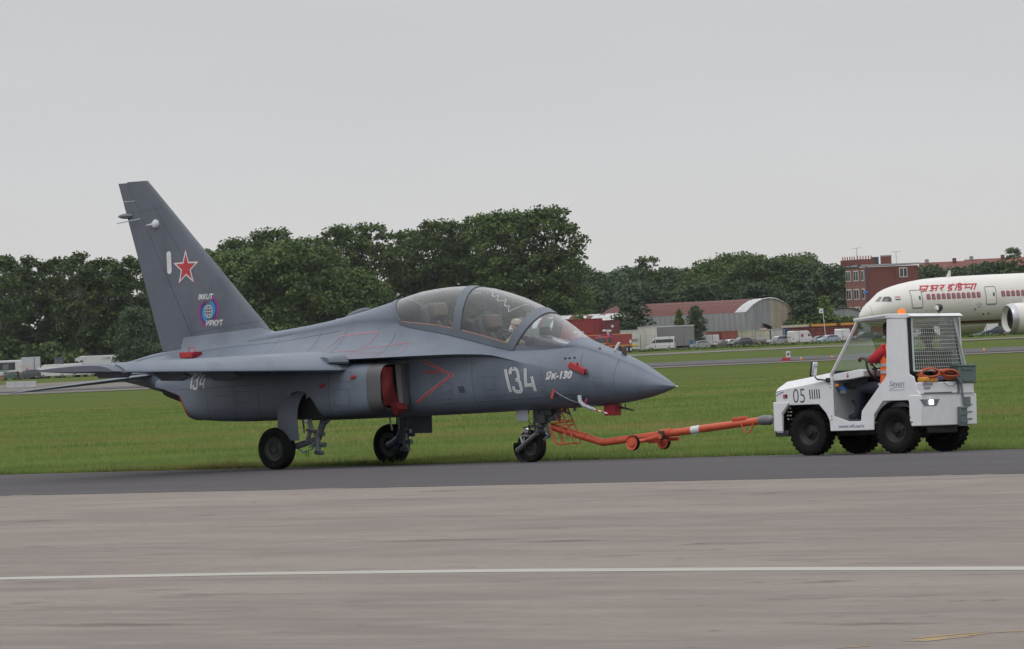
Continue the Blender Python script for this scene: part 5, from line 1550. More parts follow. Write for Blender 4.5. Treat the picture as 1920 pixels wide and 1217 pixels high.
decal('flash_print', ribbon([(0, 0), (.05, .03), (.13, .055)], .012), lambda u, v: (1.345 - u, YS + .004, .875 + v), MATS['navy_print'], tug)
MB().box((1.20, YS + .004, .865), (.045, .012, .055)).build('marker_lamp', J_redl, tug, bevel=.004); MB().box((1.165, YS + .004, .865), (.03, .010, .055)).build('marker_base', T_black, tug)
decal('lettering', text_polys('AIRPORT', .055, .1, 1.0, .002), lambda u, v: (-1.153, .52 - u, .93 + v), MATS['navy_print'], tug) if False else None
decal('label_print', [[(0, 0), (.24, .0), (.26, .045), (.0, .045)], [(.02, -.012), (.20, -.012), (.17, -.05), (.03, -.05)]], lambda u, v: (-1.153, .52 - u, .945 + v), mat('label_violet', (.24, .20, .27), .6), tug)
for z in (1.02, .97, .56, .51): MB().sphere((.365, YS + .002, z), .011, 8, 5, sc=(1.4, .5, 1)).build('hinge_bolt', J_steel, tug)
# seats and wheel
for y in (.30, -.28):
    s1 = MB(); s1.box((-.66, y, .80), (.40, .42, .12)); so = s1.build('seat', T_black, tug, bevel=.03)
    s1 = MB(); s1.box((-.90, y, 1.16), (.10, .42, .60), Matrix.Rotation(R_(-6), 3, 'Y')); s1.build('backrest', T_black, so, bevel=.03)
MB().box((-.68, 0, .61), (.5, .82, .26)).build('seat_box', T_white2, tug, bevel=.01)
sw = MB(); cc_ = Vector((-.20, .34, 1.22)); ex = Vector((.42, 0, 1)).normalized(); ey = Vector((0, 1, 0))
sw.tube([cc_ + (ex * math.cos(q) + ey * math.sin(q)) * .185 for q in np.linspace(0, 2 * PI, 25)], .016, 8, cap=False)
for q in (.5, 2.6, 4.7): sw.tube([cc_, cc_ + (ex * math.cos(q) + ey * math.sin(q)) * .18], .011, 6)
sw.build('steering_wheel', T_black, tug)
sw = MB(); sw.tube([cc_, cc_ + Vector((.22, 0, -.14))], .035, 8); sw.box(cc_ + Vector((.10, 0, -.07)), (.16, .20, .09)); sw.build('steering_column', T_black, tug)
MB().tube([(-.42, .56, 1.0), (-.52, .57, .84)], .022, 8).build('hand_lever', T_white2, tug)

# loads in the tray
hz = at_tug('hose_coil', 'tangled orange hoses lying in the tray behind the tug cab', 'hose')
def coil(c, r, tilt, n=3, th=.014):
    mb = MB(); pts = []
    for k in range(n * 20 + 1):
        q = 2 * PI * k / 20; rr = r * (1 - .10 * (k / 20)) 
        pts.append(Vector(c) + Vector((.08 * math.cos(q) * .8 - .02 * (k / 20), rr * math.cos(q + tilt), abs(rr * .62 * math.sin(q)) * (1 if math.sin(q) > 0 else -.5) + .008 * (k / 20))))
    return mb.tube(pts, th, 7)
M_hose = mat('hose_orange', (.42, .085, .03), .5, var=.2)
coil((-1.10, .32, 1.09), .17, .2).build('coil', M_hose, hz, smooth=70); coil((-1.10, -.14, 1.075), .16, -.3, 4).build('coil', M_hose, hz, smooth=70)
mb = MB(); mb.tube([(-1.12, .20, 1.14), (-1.10, .05, 1.16), (-1.12, -.12, 1.13), (-1.10, -.28, 1.12)], .014, 7); mb.build('hose_end', M_hose, hz)
MB().tube([(-1.16, .02, .99), (-1.175, -.06, .94), (-1.175, -.18, .93), (-1.165, -.27, .98)], .005, 6).build('cord', J_strut, hz)
MB().box((-1.10, .12, 1.05), (.10, .22, .07)).build('tape_roll', mat('violet_wrap', (.07, .05, .16), .7), hz, bevel=.02)
ck = at_tug('wheel_chock', 'yellow-orange wheel chocks lying under the orange hoses on the tug', 'wheel chock')
for y, rz_ in ((.42, .2), (.24, -.1)): MB().box((-1.10, y, 1.035), (.13, .17, .075), Matrix.Rotation(rz_, 3, 'Z')).build('block', mat('chock_yellow', (.55, .25, .035), .55, var=.2), ck, bevel=.02)
tbx = at_tug('tool_box', 'grey-green ribbed plastic box standing on the rear corner of the tug', 'box')
M_tb = mat('box_grey_green', (.085, .125, .125), .5)
MB().box((-1.10, -.50, 1.09), (.22, .42, .24)).build('bin', M_tb, tbx, bevel=.01)
MB().box((-1.10, -.50, 1.222), (.245, .445, .03)).build('lid', M_tb, tbx, bevel=.006)
for z in (1.17, 1.01): MB().box((-1.217, -.50, z), (.014, .28, .02)).build('rib', M_tb, tbx)
MB().box((-1.06, -.36, .94), (.12, .18, .22)).build('foot', M_tb, tbx, bevel=.01)

# driver and passenger
M_redsl = mat('red_sleeve', (.42, .018, .03), .8, var=.2, scale=9)
M_vest = mat('orange_vest', (.85, .14, .03), .7, var=.1)
M_navy = mat('navy_trousers', (.012, .014, .028), .85)
M_reflect = mat('reflective_tape', (.35, .36, .37), .4)
drv = thing('person', 'tug driver in a red shirt and orange vest with hands on the steering wheel', 'person', tuple(TUG_O + np.array([-math.cos(TH), math.sin(TH), 0]) * .20), TYAW, rx=.02)
J = {'pelvis': ((-.66, .32, .95), (.15, .13)), 'waist': ((-.69, .32, 1.12), (.15, .12)), 'chest': ((-.70, .32, 1.36), (.19, .135)), 'neck': ((-.66, .32, 1.57), .058), 'skull': ((-.65, .32, 1.66), .065),
     'shl': ((-.66, .51, 1.47), .090), 'ell': ((-.52, .58, 1.33), .065), 'wrl': ((-.37, .50, 1.36), .036), 'shr': ((-.69, .13, 1.46), .075), 'elr': ((-.55, .08, 1.24), .06), 'wrr': ((-.37, .20, 1.30), .036),
     'hl': ((-.62, .42, .93), .11), 'kl': ((-.20, .44, .96), .085), 'al': ((-.12, .42, .56), .055), 'tl': ((.04, .42, .53), .04),
     'hr': ((-.62, .22, .93), .11), 'kr': ((-.20, .20, .96), .085), 'ar': ((-.10, .20, .56), .055), 'tr': ((.06, .20, .53), .04)}
Bn = [('pelvis', 'waist'), ('waist', 'chest'), ('chest', 'neck'), ('neck', 'skull'), ('chest', 'shl'), ('shl', 'ell'), ('ell', 'wrl'), ('chest', 'shr'), ('shr', 'elr'), ('elr', 'wrr'), ('pelvis', 'hl'), ('hl', 'kl'), ('kl', 'al'), ('al', 'tl'), ('pelvis', 'hr'), ('hr', 'kr'), ('kr', 'ar'), ('ar', 'tr')]
make_body('body', J, Bn, [1, 1, 1, 3, 0, 0, 3, 0, 0, 3, 2, 2, 2, 2, 2, 2, 2, 2], [M_redsl, M_vest, M_navy, M_skind], drv)
head_parts(drv, (-.64, .32, 1.755), .092, 0, M_skind, hairm=mat('hair_black', (.012, .011, .011), .8))
vs_ = MB(); vs_.loft([[(-.70 + .17 * math.cos(q) - dx, .32 + .225 * k * math.sin(q), z) for q in np.linspace(0, 2 * PI, 21)[:-1]] for z, k, dx in ((1.00, .85, -.02), (1.15, .9, 0), (1.35, 1.0, 0), (1.50, .92, 0), (1.56, .6, 0))], caps=False)
vs_.build('vest', M_vest, drv, smooth=60)
for z in (1.14, 1.24): 
    v_ = MB(); v_.loft([[(-.70 + .176 * math.cos(q), .32 + .225 * .96 * math.sin(q) * 1.02, zz) for q in np.linspace(0, 2 * PI, 21)[:-1]] for zz in (z, z + .045)], caps=False); v_.build('tape', M_reflect, drv)
v_ = MB(); v_.loft([[(-.885, .46, z), (-.885, .41, z)] for z in (1.0, 1.5)], closed=False, caps=False); v_.build('tape', M_reflect, drv)
v_ = MB(); v_.loft([[(-.70 + .25 * 0 + .012 - (.19), .46 - .0, z), (-.70 - .178, .39, z)] for z in (1.28, 1.50)], closed=False, caps=False); v_.build('tape', M_reflect, drv)
fingers(drv, (-.32, .50, 1.37), (1, -.1, .1), (0, 0, 1), M_skind, 1.05); fingers(drv, (-.32, .21, 1.31), (1, .2, .1), (0, 0, 1), M_skind, 1.0)
psg = thing('person', 'passenger in a grey jacket with dark hair sitting behind the wire guard of the tug', 'person', tuple(TUG_O), TYAW, rx=.02)
M_jacket = mat('grey_jacket', (.13, .13, .11), .85, var=.2)
J = {'pelvis': ((-.70, -.26, .92), (.15, .13)), 'waist': ((-.74, -.26, 1.08), (.15, .12)), 'chest': ((-.76, -.26, 1.28), (.20, .14)), 'neck': ((-.73, -.25, 1.47), .06), 'skull': ((-.72, -.25, 1.56), .065),
     'shl': ((-.75, -.06, 1.37), .08), 'ell': ((-.62, -.04, 1.12), .06), 'wrl': ((-.42, -.14, 1.04), .036), 'shr': ((-.75, -.46, 1.37), .08), 'elr': ((-.62, -.50, 1.12), .06), 'wrr': ((-.42, -.38, 1.04), .036),
     'hl': ((-.66, -.16, .92), .11), 'kl': ((-.24, -.15, .94), .085), 'al': ((-.14, -.16, .56), .055), 'hr': ((-.66, -.36, .92), .11), 'kr': ((-.24, -.38, .94), .085), 'ar': ((-.14, -.38, .56), .055)}
Bn = [('pelvis', 'waist'), ('waist', 'chest'), ('chest', 'neck'), ('neck', 'skull'), ('chest', 'shl'), ('shl', 'ell'), ('ell', 'wrl'), ('chest', 'shr'), ('shr', 'elr'), ('elr', 'wrr'), ('pelvis', 'hl'), ('hl', 'kl'), ('kl', 'al'), ('pelvis', 'hr'), ('hr', 'kr'), ('kr', 'ar')]
make_body('body', J, Bn, [0, 0, 0, 2, 0, 0, 0, 0, 0, 0, 1, 1, 1, 1, 1, 1], [M_jacket, M_navy, M_skind], psg)
head_parts(psg, (-.71, -.25, 1.65), .095, R_(10), M_skind, hairm=MATS['hair_black'])
fingers(psg, (-.37, -.16, 1.04), (1, .1, -.1), (0, 0, 1), M_skind); fingers(psg, (-.37, -.36, 1.04), (1, -.1, -.1), (0, 0, 1), M_skind)
# ------------------------------------------------------------------ far field: trees
def leaf_mat(name, c1, c2, c3):
    m = bpy.data.materials.new(name); m.use_nodes = True
    n, l = m.node_tree.nodes, m.node_tree.links
    b = n['Principled BSDF']; b.inputs['Roughness'].default_value = 0.65; b.inputs['Specular IOR Level'].default_value = 0.25
    geo = n.new('ShaderNodeNewGeometry'); oi = n.new('ShaderNodeObjectInfo'); tcn = n.new('ShaderNodeTexCoord')
    mix1 = n.new('ShaderNodeMix'); mix1.data_type = 'RGBA'
    l.new(geo.outputs['Random Per Island'], mix1.inputs[0]); mix1.inputs[6].default_value = c1 + (1,); mix1.inputs[7].default_value = c2 + (1,)
    no = n.new('ShaderNodeTexNoise'); no.inputs['Scale'].default_value = 0.35; no.inputs['Detail'].default_value = 3
    l.new(tcn.outputs['Object'], no.inputs['Vector'])
    mrn = n.new('ShaderNodeMapRange'); mrn.inputs['From Min'].default_value = .45; mrn.inputs['From Max'].default_value = .7; mrn.inputs['To Max'].default_value = .8
    l.new(no.outputs['Fac'], mrn.inputs['Value'])
    mix2 = n.new('ShaderNodeMix'); mix2.data_type = 'RGBA'
    l.new(mrn.outputs[0], mix2.inputs[0]); l.new(mix1.outputs[2], mix2.inputs[6]); mix2.inputs[7].default_value = c3 + (1,)
    hsn = n.new('ShaderNodeHueSaturation')
    mr2 = n.new('ShaderNodeMapRange'); mr2.inputs['To Min'].default_value = .8; mr2.inputs['To Max'].default_value = 1.2
    l.new(oi.outputs['Random'], mr2.inputs['Value']); l.new(mr2.outputs[0], hsn.inputs['Value']); l.new(mix2.outputs[2], hsn.inputs['Color'])
    l.new(hsn.outputs[0], b.inputs['Base Color'])
    tr = n.new('ShaderNodeBsdfTranslucent'); l.new(hsn.outputs[0], tr.inputs[0])
    ms = n.new('ShaderNodeMixShader'); ms.inputs[0].default_value = .2
    l.new(b.outputs[0], ms.inputs[1]); l.new(tr.outputs[0], ms.inputs[2]); l.new(ms.outputs[0], n['Material Output'].inputs['Surface'])
    return m
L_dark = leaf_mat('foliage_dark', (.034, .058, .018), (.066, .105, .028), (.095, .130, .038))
L_mid = leaf_mat('foliage_mid', (.042, .074, .020), (.080, .128, .032), (.125, .160, .042))
L_lite = leaf_mat('foliage_light', (.070, .110, .028), (.125, .175, .044), (.155, .200, .055))
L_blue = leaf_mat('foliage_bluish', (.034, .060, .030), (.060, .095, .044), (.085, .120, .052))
M_bark = mat('bark', (.13, .12, .095), .9, var=.35, scale=3)
M_barkd = mat('bark_dark', (.045, .038, .03), .9, var=.35, scale=3)

def leaf_cloud(seed, blobs, n_per, size, flat=.85):
    """leaf clumps on lumpy shells; blobs: (x, y, z, r)"""
    g = np.random.default_rng(seed); P_ = []; 
    for (x, y, z, r) in blobs:
        n = max(12, int(n_per * 2.2 * (r * r) / 4))
        d = g.normal(size=(n, 3)); d /= np.linalg.norm(d, axis=1)[:, None]
        d[:, 2] = np.where(d[:, 2] < -.3, -d[:, 2] * .6, d[:, 2])
        rr = r * (0.30 + 0.85 * g.random(n) ** .6)
        P_.append(np.stack([x + d[:, 0] * rr, y + d[:, 1] * rr, z + d[:, 2] * rr * flat], 1))
    P_ = np.concatenate(P_); n = len(P_)
    nn = g.normal(size=(n, 3)); nn[:, 2] = np.abs(nn[:, 2]) + .5; nn /= np.linalg.norm(nn, axis=1)[:, None]
    a = np.cross(nn, g.normal(size=(n, 3))); a /= np.linalg.norm(a, axis=1)[:, None]; b = np.cross(nn, a)
    s_ = (size * (.5 + .9 * g.random(n)))[:, None]
    V = np.zeros((n, 5, 3))
    for i in range(5):
        q = 2 * PI * i / 5; k = (.45 + .65 * g.random(n))[:, None]
        V[:, i] = P_ + (a * math.cos(q) + b * math.sin(q)) * s_ * k + nn * s_ * (.25 * g.random(n)[:, None])
    return V
def leaf_mesh(name, V, m):
    n = len(V)
    me = bpy.data.meshes.new(name)
    me.vertices.add(n * 5); me.vertices.foreach_set('co', V.reshape(-1))
    me.loops.add(n * 5); me.loops.foreach_set('vertex_index', np.arange(n * 5))
    me.polygons.add(n); me.polygons.foreach_set('loop_start', np.arange(n) * 5); me.polygons.foreach_set('loop_total', np.full(n, 5))
    me.update(calc_edges=True); me.materials.append(m)
    return me
def tree_proto(seed, h, w, base, m, bark, kind='tall', nblob=34, n_per=95, size=.29):
    g = random.Random(seed); blobs = []
    for i in range(nblob):
        t = g.random()
        z = base * h + (h * (1 - base)) * t
        if kind == 'tall': prof = math.sin(PI * min(1, (t * .80 + .16))) ** .45
        elif kind == 'dome': prof = math.sqrt(max(.05, 1 - t * t * .95))
        elif kind == 'cone': prof = max(.12, 1 - t) ** .8
        else: prof = 1
        a = g.random() * 2 * PI; rr = (g.random() ** .55) * w / 2 * prof
        r = w * (.12 + .11 * g.random()) * (1 - .25 * t)
        blobs.append((rr * math.cos(a), rr * math.sin(a), min(z, h - r * .6), r))
    # crooked sprays that break the outline
    for i in range(nblob // 3):
        a = g.random() * 2 * PI; t = .45 + .55 * g.random()
        prof = {'tall': math.sin(PI * (t * .86 + .14)) ** .55, 'dome': math.sqrt(1 - t * t * .95), 'cone': (1.02 - t) ** .8}.get(kind, 1)
        blobs.append((w * .52 * prof * math.cos(a), w * .52 * prof * math.sin(a), base * h + h * (1 - base) * t, w * .06))
    me = leaf_mesh('crown', leaf_cloud(seed, blobs, n_per, size), m)
    tr = MB()
    tr.tube([(0, 0, -.3), (.1, 0, h * .2), (-.1, .1, h * .45), (.1, 0, h * .8)], [w * .035 + .1, w * .028 + .08, .18, .05], 8)
    for b in blobs[::3]:
        z0 = max(h * .15, min(b[2] * .6, h * .6))
        tr.tube([(0, 0, z0), (b[0] * .5, b[1] * .5, (z0 + b[2]) / 2 + .3), (b[0], b[1], b[2])], [.14, .09, .03], 5, cap=False)
    return me, tr, bark
_pro = {}
def proto(key, *a, **k):
    me, tr, bark = tree_proto(*a, **k)
    t = tr.build('trunk', bark, None)
    tm = t.data; bpy.data.objects.remove(t)
    _pro[key] = (me, tm)
proto('t1', 11, 21, 10, .20, L_dark, M_bark, 'tall', 62, 110); proto('t2', 12, 22, 9, .22, L_dark, M_bark, 'tall', 58, 105)
proto('t3', 13, 25, 12, .14, L_mid, M_barkd, 'tall', 84, 95); proto('t4', 14, 24, 9, .14, L_mid, M_barkd, 'tall', 60, 90)
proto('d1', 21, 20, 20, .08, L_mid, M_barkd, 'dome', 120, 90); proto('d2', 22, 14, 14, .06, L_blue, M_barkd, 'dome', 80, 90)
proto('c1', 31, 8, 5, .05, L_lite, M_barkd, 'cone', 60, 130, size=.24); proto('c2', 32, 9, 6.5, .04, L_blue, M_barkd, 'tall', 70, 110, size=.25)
proto('b1', 41, 5, 8, .0, L_lite, M_barkd, 'dome', 44, 110, size=.25)
proto('u1', 42, 8, 14, .0, L_dark, M_barkd, 'dome', 30, 80, size=.5)
def plant(key, px, d, h, label, group, name='tree', cat='tree', w=None, rot=None):
    me, tm = _pro[key]
    p = col_at(px, d)
    zmax = max(v.co.z for v in me.vertices) if key not in plant.z else plant.z[key]
    plant.z[key] = zmax
    k = h / zmax
    t = thing(name, label, cat, (p[0], p[1], p[2]), rng.random() * 6.28 if rot is None else rot, group)
    wk = k if w is None else w
    t.scale = (wk, wk, k)
    for nm, m_ in (('crown', me), ('trunk', tm)):
        o = bpy.data.objects.new(nm, m_); COL.objects.link(o); o.parent = t
    return t
plant.z = {}
def h_from(px, top, d):
    """height of a thing standing on the bearing px at distance d whose top dips to row top"""
    hor = 685.4 - MROLL * px
    return EYE - fall(d) + (hor - top) * d / 9600
GL = 'trees in the tall dark row beyond the airfield on the left'
where_l = ['at the left edge of the photo', 'second from the left edge of the photo', 'third from the left edge of the photo', 'left of the jet fin, above the white trailer', 'with a bushy top, nearest the left of the jet fin', 'just touching the trailing edge of the jet fin']
for (px, top, k), wl_ in zip(((8, 476, 't1'), (60, 474, 't2'), (118, 478, 't1'), (160, 470, 't2'), (205, 482, 't1'), (250, 478, 't2')), where_l):
    plant(k, px, 935 + rng.random() * 25, h_from(px, top, 945), 'tall dark tree ' + wl_, GL)
second_l = ['cut by the left edge', 'behind the coach', 'behind the white box lorry', 'behind the tree left of the fin', 'behind the grey cabin', 'behind the long white trailer', 'hidden mostly by the jet fin', 'hidden low behind the jet fin', 'showing at the front edge of the jet fin']
for px, top, d, k in ((-40, 480, 960, 't1'), (35, 486, 985, 't2'), (90, 488, 985, 't1'), (140, 492, 990, 't2'), (185, 488, 985, 't1'), (228, 494, 980, 't2'), (285, 488, 985, 't1'), (330, 500, 970, 't2'), (370, 490, 985, 't1')):
    plant(k, px, d, h_from(px, top, d), ('dark tree of the second rank, ' + second_l.pop(0)), GL)
plant('d2', 262, 905, h_from(262, 572, 905), 'drooping willow-like tree beside the lower trailing edge of the jet fin', None, w=.62)
GC = 'tall trees in the centre behind the jet'
for px, top, d, k, lab in ((405, 464, 980, 't4', 'tree showing its top just right of the jet fin'), (455, 442, 975, 't3', 'high broad tree behind the left shoulder of the great domed tree'),
    (525, 424, 965, 't3', 'tree with a pointed tuft rising above the domed tree'), (590, 440, 985, 't4', 'tree above the middle of the domed tree'), (650, 418, 975, 't3', 'tall tree right of the domed tree crest'),
    (705, 414, 980, 't4', 'airy tree with sky showing through its crown'), (742, 430, 1000, 't4', 'thin see-through tree between two fuller ones above the rear canopy'), (785, 426, 985, 't3', 'full tree above the rear of the canopy'),
    (828, 408, 975, 't3', 'tall tree above the canopy crest'), (878, 412, 985, 't4', 'tree left of the light-green pair above the canopy'), (920, 396, 975, 't3', 'tall tree over the front of the canopy'),
    (968, 390, 965, 't3', 'very tall bushy tree left of the highest one'), (1042, 382, 960, 't3', 'highest tree in the photo, above the windscreen'), (1000, 400, 990, 't4', 'tree filling the gap behind the two highest trees'),
    (1078, 462, 985, 't4', 'lower thin tree at the right shoulder of the highest tree')):
    plant(k, px, d, h_from(px, top, d), lab, GC)
ORD = ['first', 'second', 'third', 'fourth', 'fifth', 'sixth', 'seventh', 'eighth', 'ninth', 'tenth', 'eleventh', 'twelfth', 'thirteenth', 'last']
od_ = list(ORD)
for px, top, d, k in ((430, 470, 1010, 't1'), (490, 450, 1010, 't2'), (560, 452, 1010, 't1'), (620, 446, 1010, 't2'), (680, 448, 1015, 't1'), (765, 455, 1015, 't2'), (850, 440, 1010, 't1'), (900, 440, 1010, 't2'), (945, 430, 1010, 't1'), (1060, 480, 1010, 't1')):
    plant(k, px, d, h_from(px, top, d), od_.pop(0) + ' tree from the left in the dark rank behind the tall centre trees', GC)
plant('d1', 560, 925, h_from(560, 446, 925), 'great domed dark tree between the jet fin and canopy', None)
plant('d1', 470, 935, h_from(470, 462, 935), 'dark rounded tree touching the right edge of the jet fin', None)
plant('d1', 655, 930, h_from(655, 500, 930), 'dark rounded tree sloping down to the canopy', None)
GR = 'distant lower trees on the right'
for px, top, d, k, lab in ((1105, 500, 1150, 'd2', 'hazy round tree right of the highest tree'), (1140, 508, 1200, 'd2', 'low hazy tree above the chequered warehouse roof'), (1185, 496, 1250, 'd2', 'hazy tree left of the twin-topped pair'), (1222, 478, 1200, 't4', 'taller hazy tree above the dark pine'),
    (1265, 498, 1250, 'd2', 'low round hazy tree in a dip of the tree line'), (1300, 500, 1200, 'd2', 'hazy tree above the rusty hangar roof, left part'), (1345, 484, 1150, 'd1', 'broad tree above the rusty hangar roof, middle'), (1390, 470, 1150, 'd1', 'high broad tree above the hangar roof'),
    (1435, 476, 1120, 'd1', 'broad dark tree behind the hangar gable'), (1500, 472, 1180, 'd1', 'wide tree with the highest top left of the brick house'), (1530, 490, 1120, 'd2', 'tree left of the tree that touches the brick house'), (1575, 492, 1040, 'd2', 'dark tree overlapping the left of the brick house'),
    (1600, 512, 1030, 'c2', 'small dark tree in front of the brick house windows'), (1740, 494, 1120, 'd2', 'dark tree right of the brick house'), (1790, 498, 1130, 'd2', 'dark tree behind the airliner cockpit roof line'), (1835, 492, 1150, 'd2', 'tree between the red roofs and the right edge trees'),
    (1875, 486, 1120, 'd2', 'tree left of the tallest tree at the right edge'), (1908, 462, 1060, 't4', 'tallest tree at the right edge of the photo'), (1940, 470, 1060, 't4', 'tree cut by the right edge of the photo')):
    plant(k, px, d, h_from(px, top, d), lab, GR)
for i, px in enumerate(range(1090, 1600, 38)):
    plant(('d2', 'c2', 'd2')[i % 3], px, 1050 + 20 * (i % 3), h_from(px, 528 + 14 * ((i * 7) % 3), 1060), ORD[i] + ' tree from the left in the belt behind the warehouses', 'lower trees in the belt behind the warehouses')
plant('c2', 1186, 918, h_from(1186, 556, 918), 'dense dark bluish tree standing between the two warehouses', None)
plant('c1', 1276, 925, h_from(1276, 578, 925), 'light-green pointed shrub in front of the rusty hangar, left of a darker one', None, 'shrub', 'shrub', w=.62)
plant('c2', 1309, 922, h_from(1309, 572, 922), 'dark pointed shrub in front of the rusty hangar, right of a lighter one', None, 'shrub', 'shrub', w=.55)
plant('b1', 1092, 922, h_from(1092, 586, 922), 'rounded green shrub behind the red container', None, 'shrub', 'shrub', w=.5)
plant('c2', 1512, 952, h_from(1512, 542, 952), 'big green bushy tree hiding the right end of the hangar', None)
plant('c1', 1548, 950, h_from(1548, 552, 950), 'bushy tree beside the white sign pole', None)
for px, top in ((1450, 600), (1480, 596), (1520, 585), (1555, 588), (1585, 592)):
    plant('b1', px, 950, h_from(px, top, 950), {1450: 'green bush at the foot of the beige hangar gable', 1480: 'green bush just right of the hangar gable', 1520: 'green bush below the big bushy tree', 1555: 'green bush around the foot of the white sign pole', 1585: 'green bush in front of the grey arched shed'}[px], 'bushes in the hedge left of the tug', 'shrub', 'shrub')
# undergrowth: one dense mass under the rows
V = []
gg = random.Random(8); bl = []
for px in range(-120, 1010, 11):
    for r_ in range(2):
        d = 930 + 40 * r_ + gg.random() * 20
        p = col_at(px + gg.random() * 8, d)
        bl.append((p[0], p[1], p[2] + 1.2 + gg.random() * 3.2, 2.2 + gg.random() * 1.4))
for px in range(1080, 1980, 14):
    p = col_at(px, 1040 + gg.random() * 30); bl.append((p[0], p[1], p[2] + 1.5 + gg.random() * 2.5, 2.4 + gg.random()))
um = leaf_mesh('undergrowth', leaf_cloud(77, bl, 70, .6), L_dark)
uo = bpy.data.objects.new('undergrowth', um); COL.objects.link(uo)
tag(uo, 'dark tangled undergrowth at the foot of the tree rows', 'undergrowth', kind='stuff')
# weeds along the fence foot
bl = []
for px in range(1000, 1960, 6):
    p = col_at(px, 893 + gg.random() * 3); bl.append((p[0], p[1], p[2] + .05, .35 + .4 * gg.random()))
um = leaf_mesh('weeds', leaf_cloud(78, bl, 260, .16, .5), L_lite)
uo = bpy.data.objects.new('weeds', um); COL.objects.link(uo)
tag(uo, 'rough weeds growing along the foot of the car park fence', 'weeds', kind='stuff')

# ------------------------------------------------------------------ far field: buildings
def base(px, d): 
    p = col_at(px, d); return (p[0], p[1], p[2])
M_rust = mat('rusty_roof', (.078, .024, .021), .85, var=.35, scale=.5, col2=(.125, .042, .034), thr=(.35, .65))
M_palez = mat('galvanised_sheet', (.40, .40, .40), .6, var=.25, scale=.8)
M_wallg = mat('wall_sheet_grey', (.22, .225, .235), .75, var=.2, scale=.6, stretch=(1, 1, .2))
M_wallb = mat('wall_sheet_beige', (.30, .255, .20), .75, var=.2, scale=.6, stretch=(1, 1, .2))
def hangar(name, label, px, d, yaw, L, Wd, eave, rise, npan, pick, wallm, rows=1, gable_split=True):
    """arched shed; origin at the near corner; x runs along the long wall (to the left), y across (away)"""
    t = thing(name, label, 'warehouse', base(px, d), yaw)
    t.scale = (1, -1, 1)
    ex = L / npan; R0 = (Wd * Wd / 4 + rise * rise) / (2 * rise); a0 = math.asin(Wd / 2 / R0)
    def arc(u): 
        a = -a0 + 2 * a0 * u
        return Wd / 2 + R0 * math.sin(a), eave + rise - R0 + R0 * math.cos(a)
    NR = rows
    shr = {}
    for r in range(NR):
        for half in (0, 1) if NR == 1 else (0,):
            pass
    for r in range(NR):
        u0, u1 = r / NR * (1.0), (r + 1) / NR
        mb = MB(); n = 10 if NR == 1 else 3
        secs = []
        for x in (0.02, ex * .5, ex - .02):
            lift = .05 if abs(x - ex * .5) < 1e-6 else 0
            secs.append([(x, arc(u0 + (u1 - u0) * k / n)[0], arc(u0 + (u1 - u0) * k / n)[1] + lift + .012 * (r % 2)) for k in range(n + 1)])
        mb.loft(secs, closed=False, caps=False)
        shr[r] = {}
        for mname, m_ in (('r', M_rust), ('p', M_palez)):
            o = mb.build('roof_sheet', m_, None, smooth=0); shr[r][mname] = o.data; bpy.data.objects.remove(o)
    for i in range(npan):
        for r in range(NR):
            o = bpy.data.objects.new('roof_sheet', shr[r][pick(i, r)]); COL.objects.link(o); o.parent = t; o.location = (i * ex, 0, 0)
    wm = MB(); wm.add([(0.02, 0, -.3), (ex - .02, 0, -.3), (ex - .02, 0, eave), (0.02, 0, eave), (ex / 2, -.05, -.3), (ex / 2, -.05, eave)], [(0, 4, 5, 3), (4, 1, 2, 5)])
    o = wm.build('wall_sheet', wallm, None, smooth=0); wd = o.data; bpy.data.objects.remove(o)
    for i in range(npan):
        o = bpy.data.objects.new('wall_sheet', wd); COL.objects.link(o); o.parent = t; o.location = (i * ex, 0, 0)
    # gable at x = 0 built of vertical sheets following the arch
    ng_ = max(6, int(Wd / 1.1))
    for i in range(ng_):
        y0, y1 = Wd * i / ng_ + .02, Wd * (i + 1) / ng_ - .02
        def zt_(y): 
            return eave + rise - R0 + math.sqrt(max(0, R0 * R0 - (y - Wd / 2) ** 2)) - .05
        g = MB(); ym = (y0 + y1) / 2
        g.add([(0, y0, -.3), (-.05, ym, -.3), (0, y1, -.3), (0, y1, zt_(y1)), (-.05, ym, zt_(ym)), (0, y0, zt_(y0))], [(0, 1, 4, 5), (1, 2, 3, 4)])
        g.build('gable_sheet', (M_wallb if (gable_split and i > ng_ * .52) else wallm), t, smooth=0)
    e = MB(); e.tube([(-.12, arc(k / 20)[0], arc(k / 20)[1] + .03) for k in range(21)], .13, 4); e.build('verge_trim', M_palez if gable_split else M_barkd, t, smooth=0)
    b = MB(); b.add([(0, .3, -.3), (L, .3, -.3), (L, Wd, -.3), (0, Wd, -.3), (0, .3, eave - .2), (L, .3, eave - .2), (L, Wd, eave - .2), (0, Wd, eave - .2)], [(0, 1, 5, 4), (1, 2, 6, 5), (2, 3, 7, 6), (3, 0, 4, 7)]); b.build('inner_wall', wallm, t, smooth=0)
    return t
rp = random.Random(2)
hangar('hangar', 'long arched hangar with a rusty red roof and a grey and beige gable', 1400, 935, PI - R_(30), 31, 19, 6.3, 2.4, 28, lambda i, r: 'p' if i in (0, 1) else 'r', M_wallg, 1)
hangar('warehouse', 'low arched warehouse with a chequered white and rust roof', 1168, 921, PI - R_(14), 21, 15, 5.0, 2.1, 20, lambda i, r: ('p' if rp.random() < (.92 - .030 * i) else 'r'), M_wallg, 9, False)
hangar('shed', 'grey arched shed half hidden by bushes behind the white sign pole', 1538, 985, R_(84), 9, 9.5, 4.6, 1.9, 8, lambda i, r: 'p', M_wallg, 1, False)

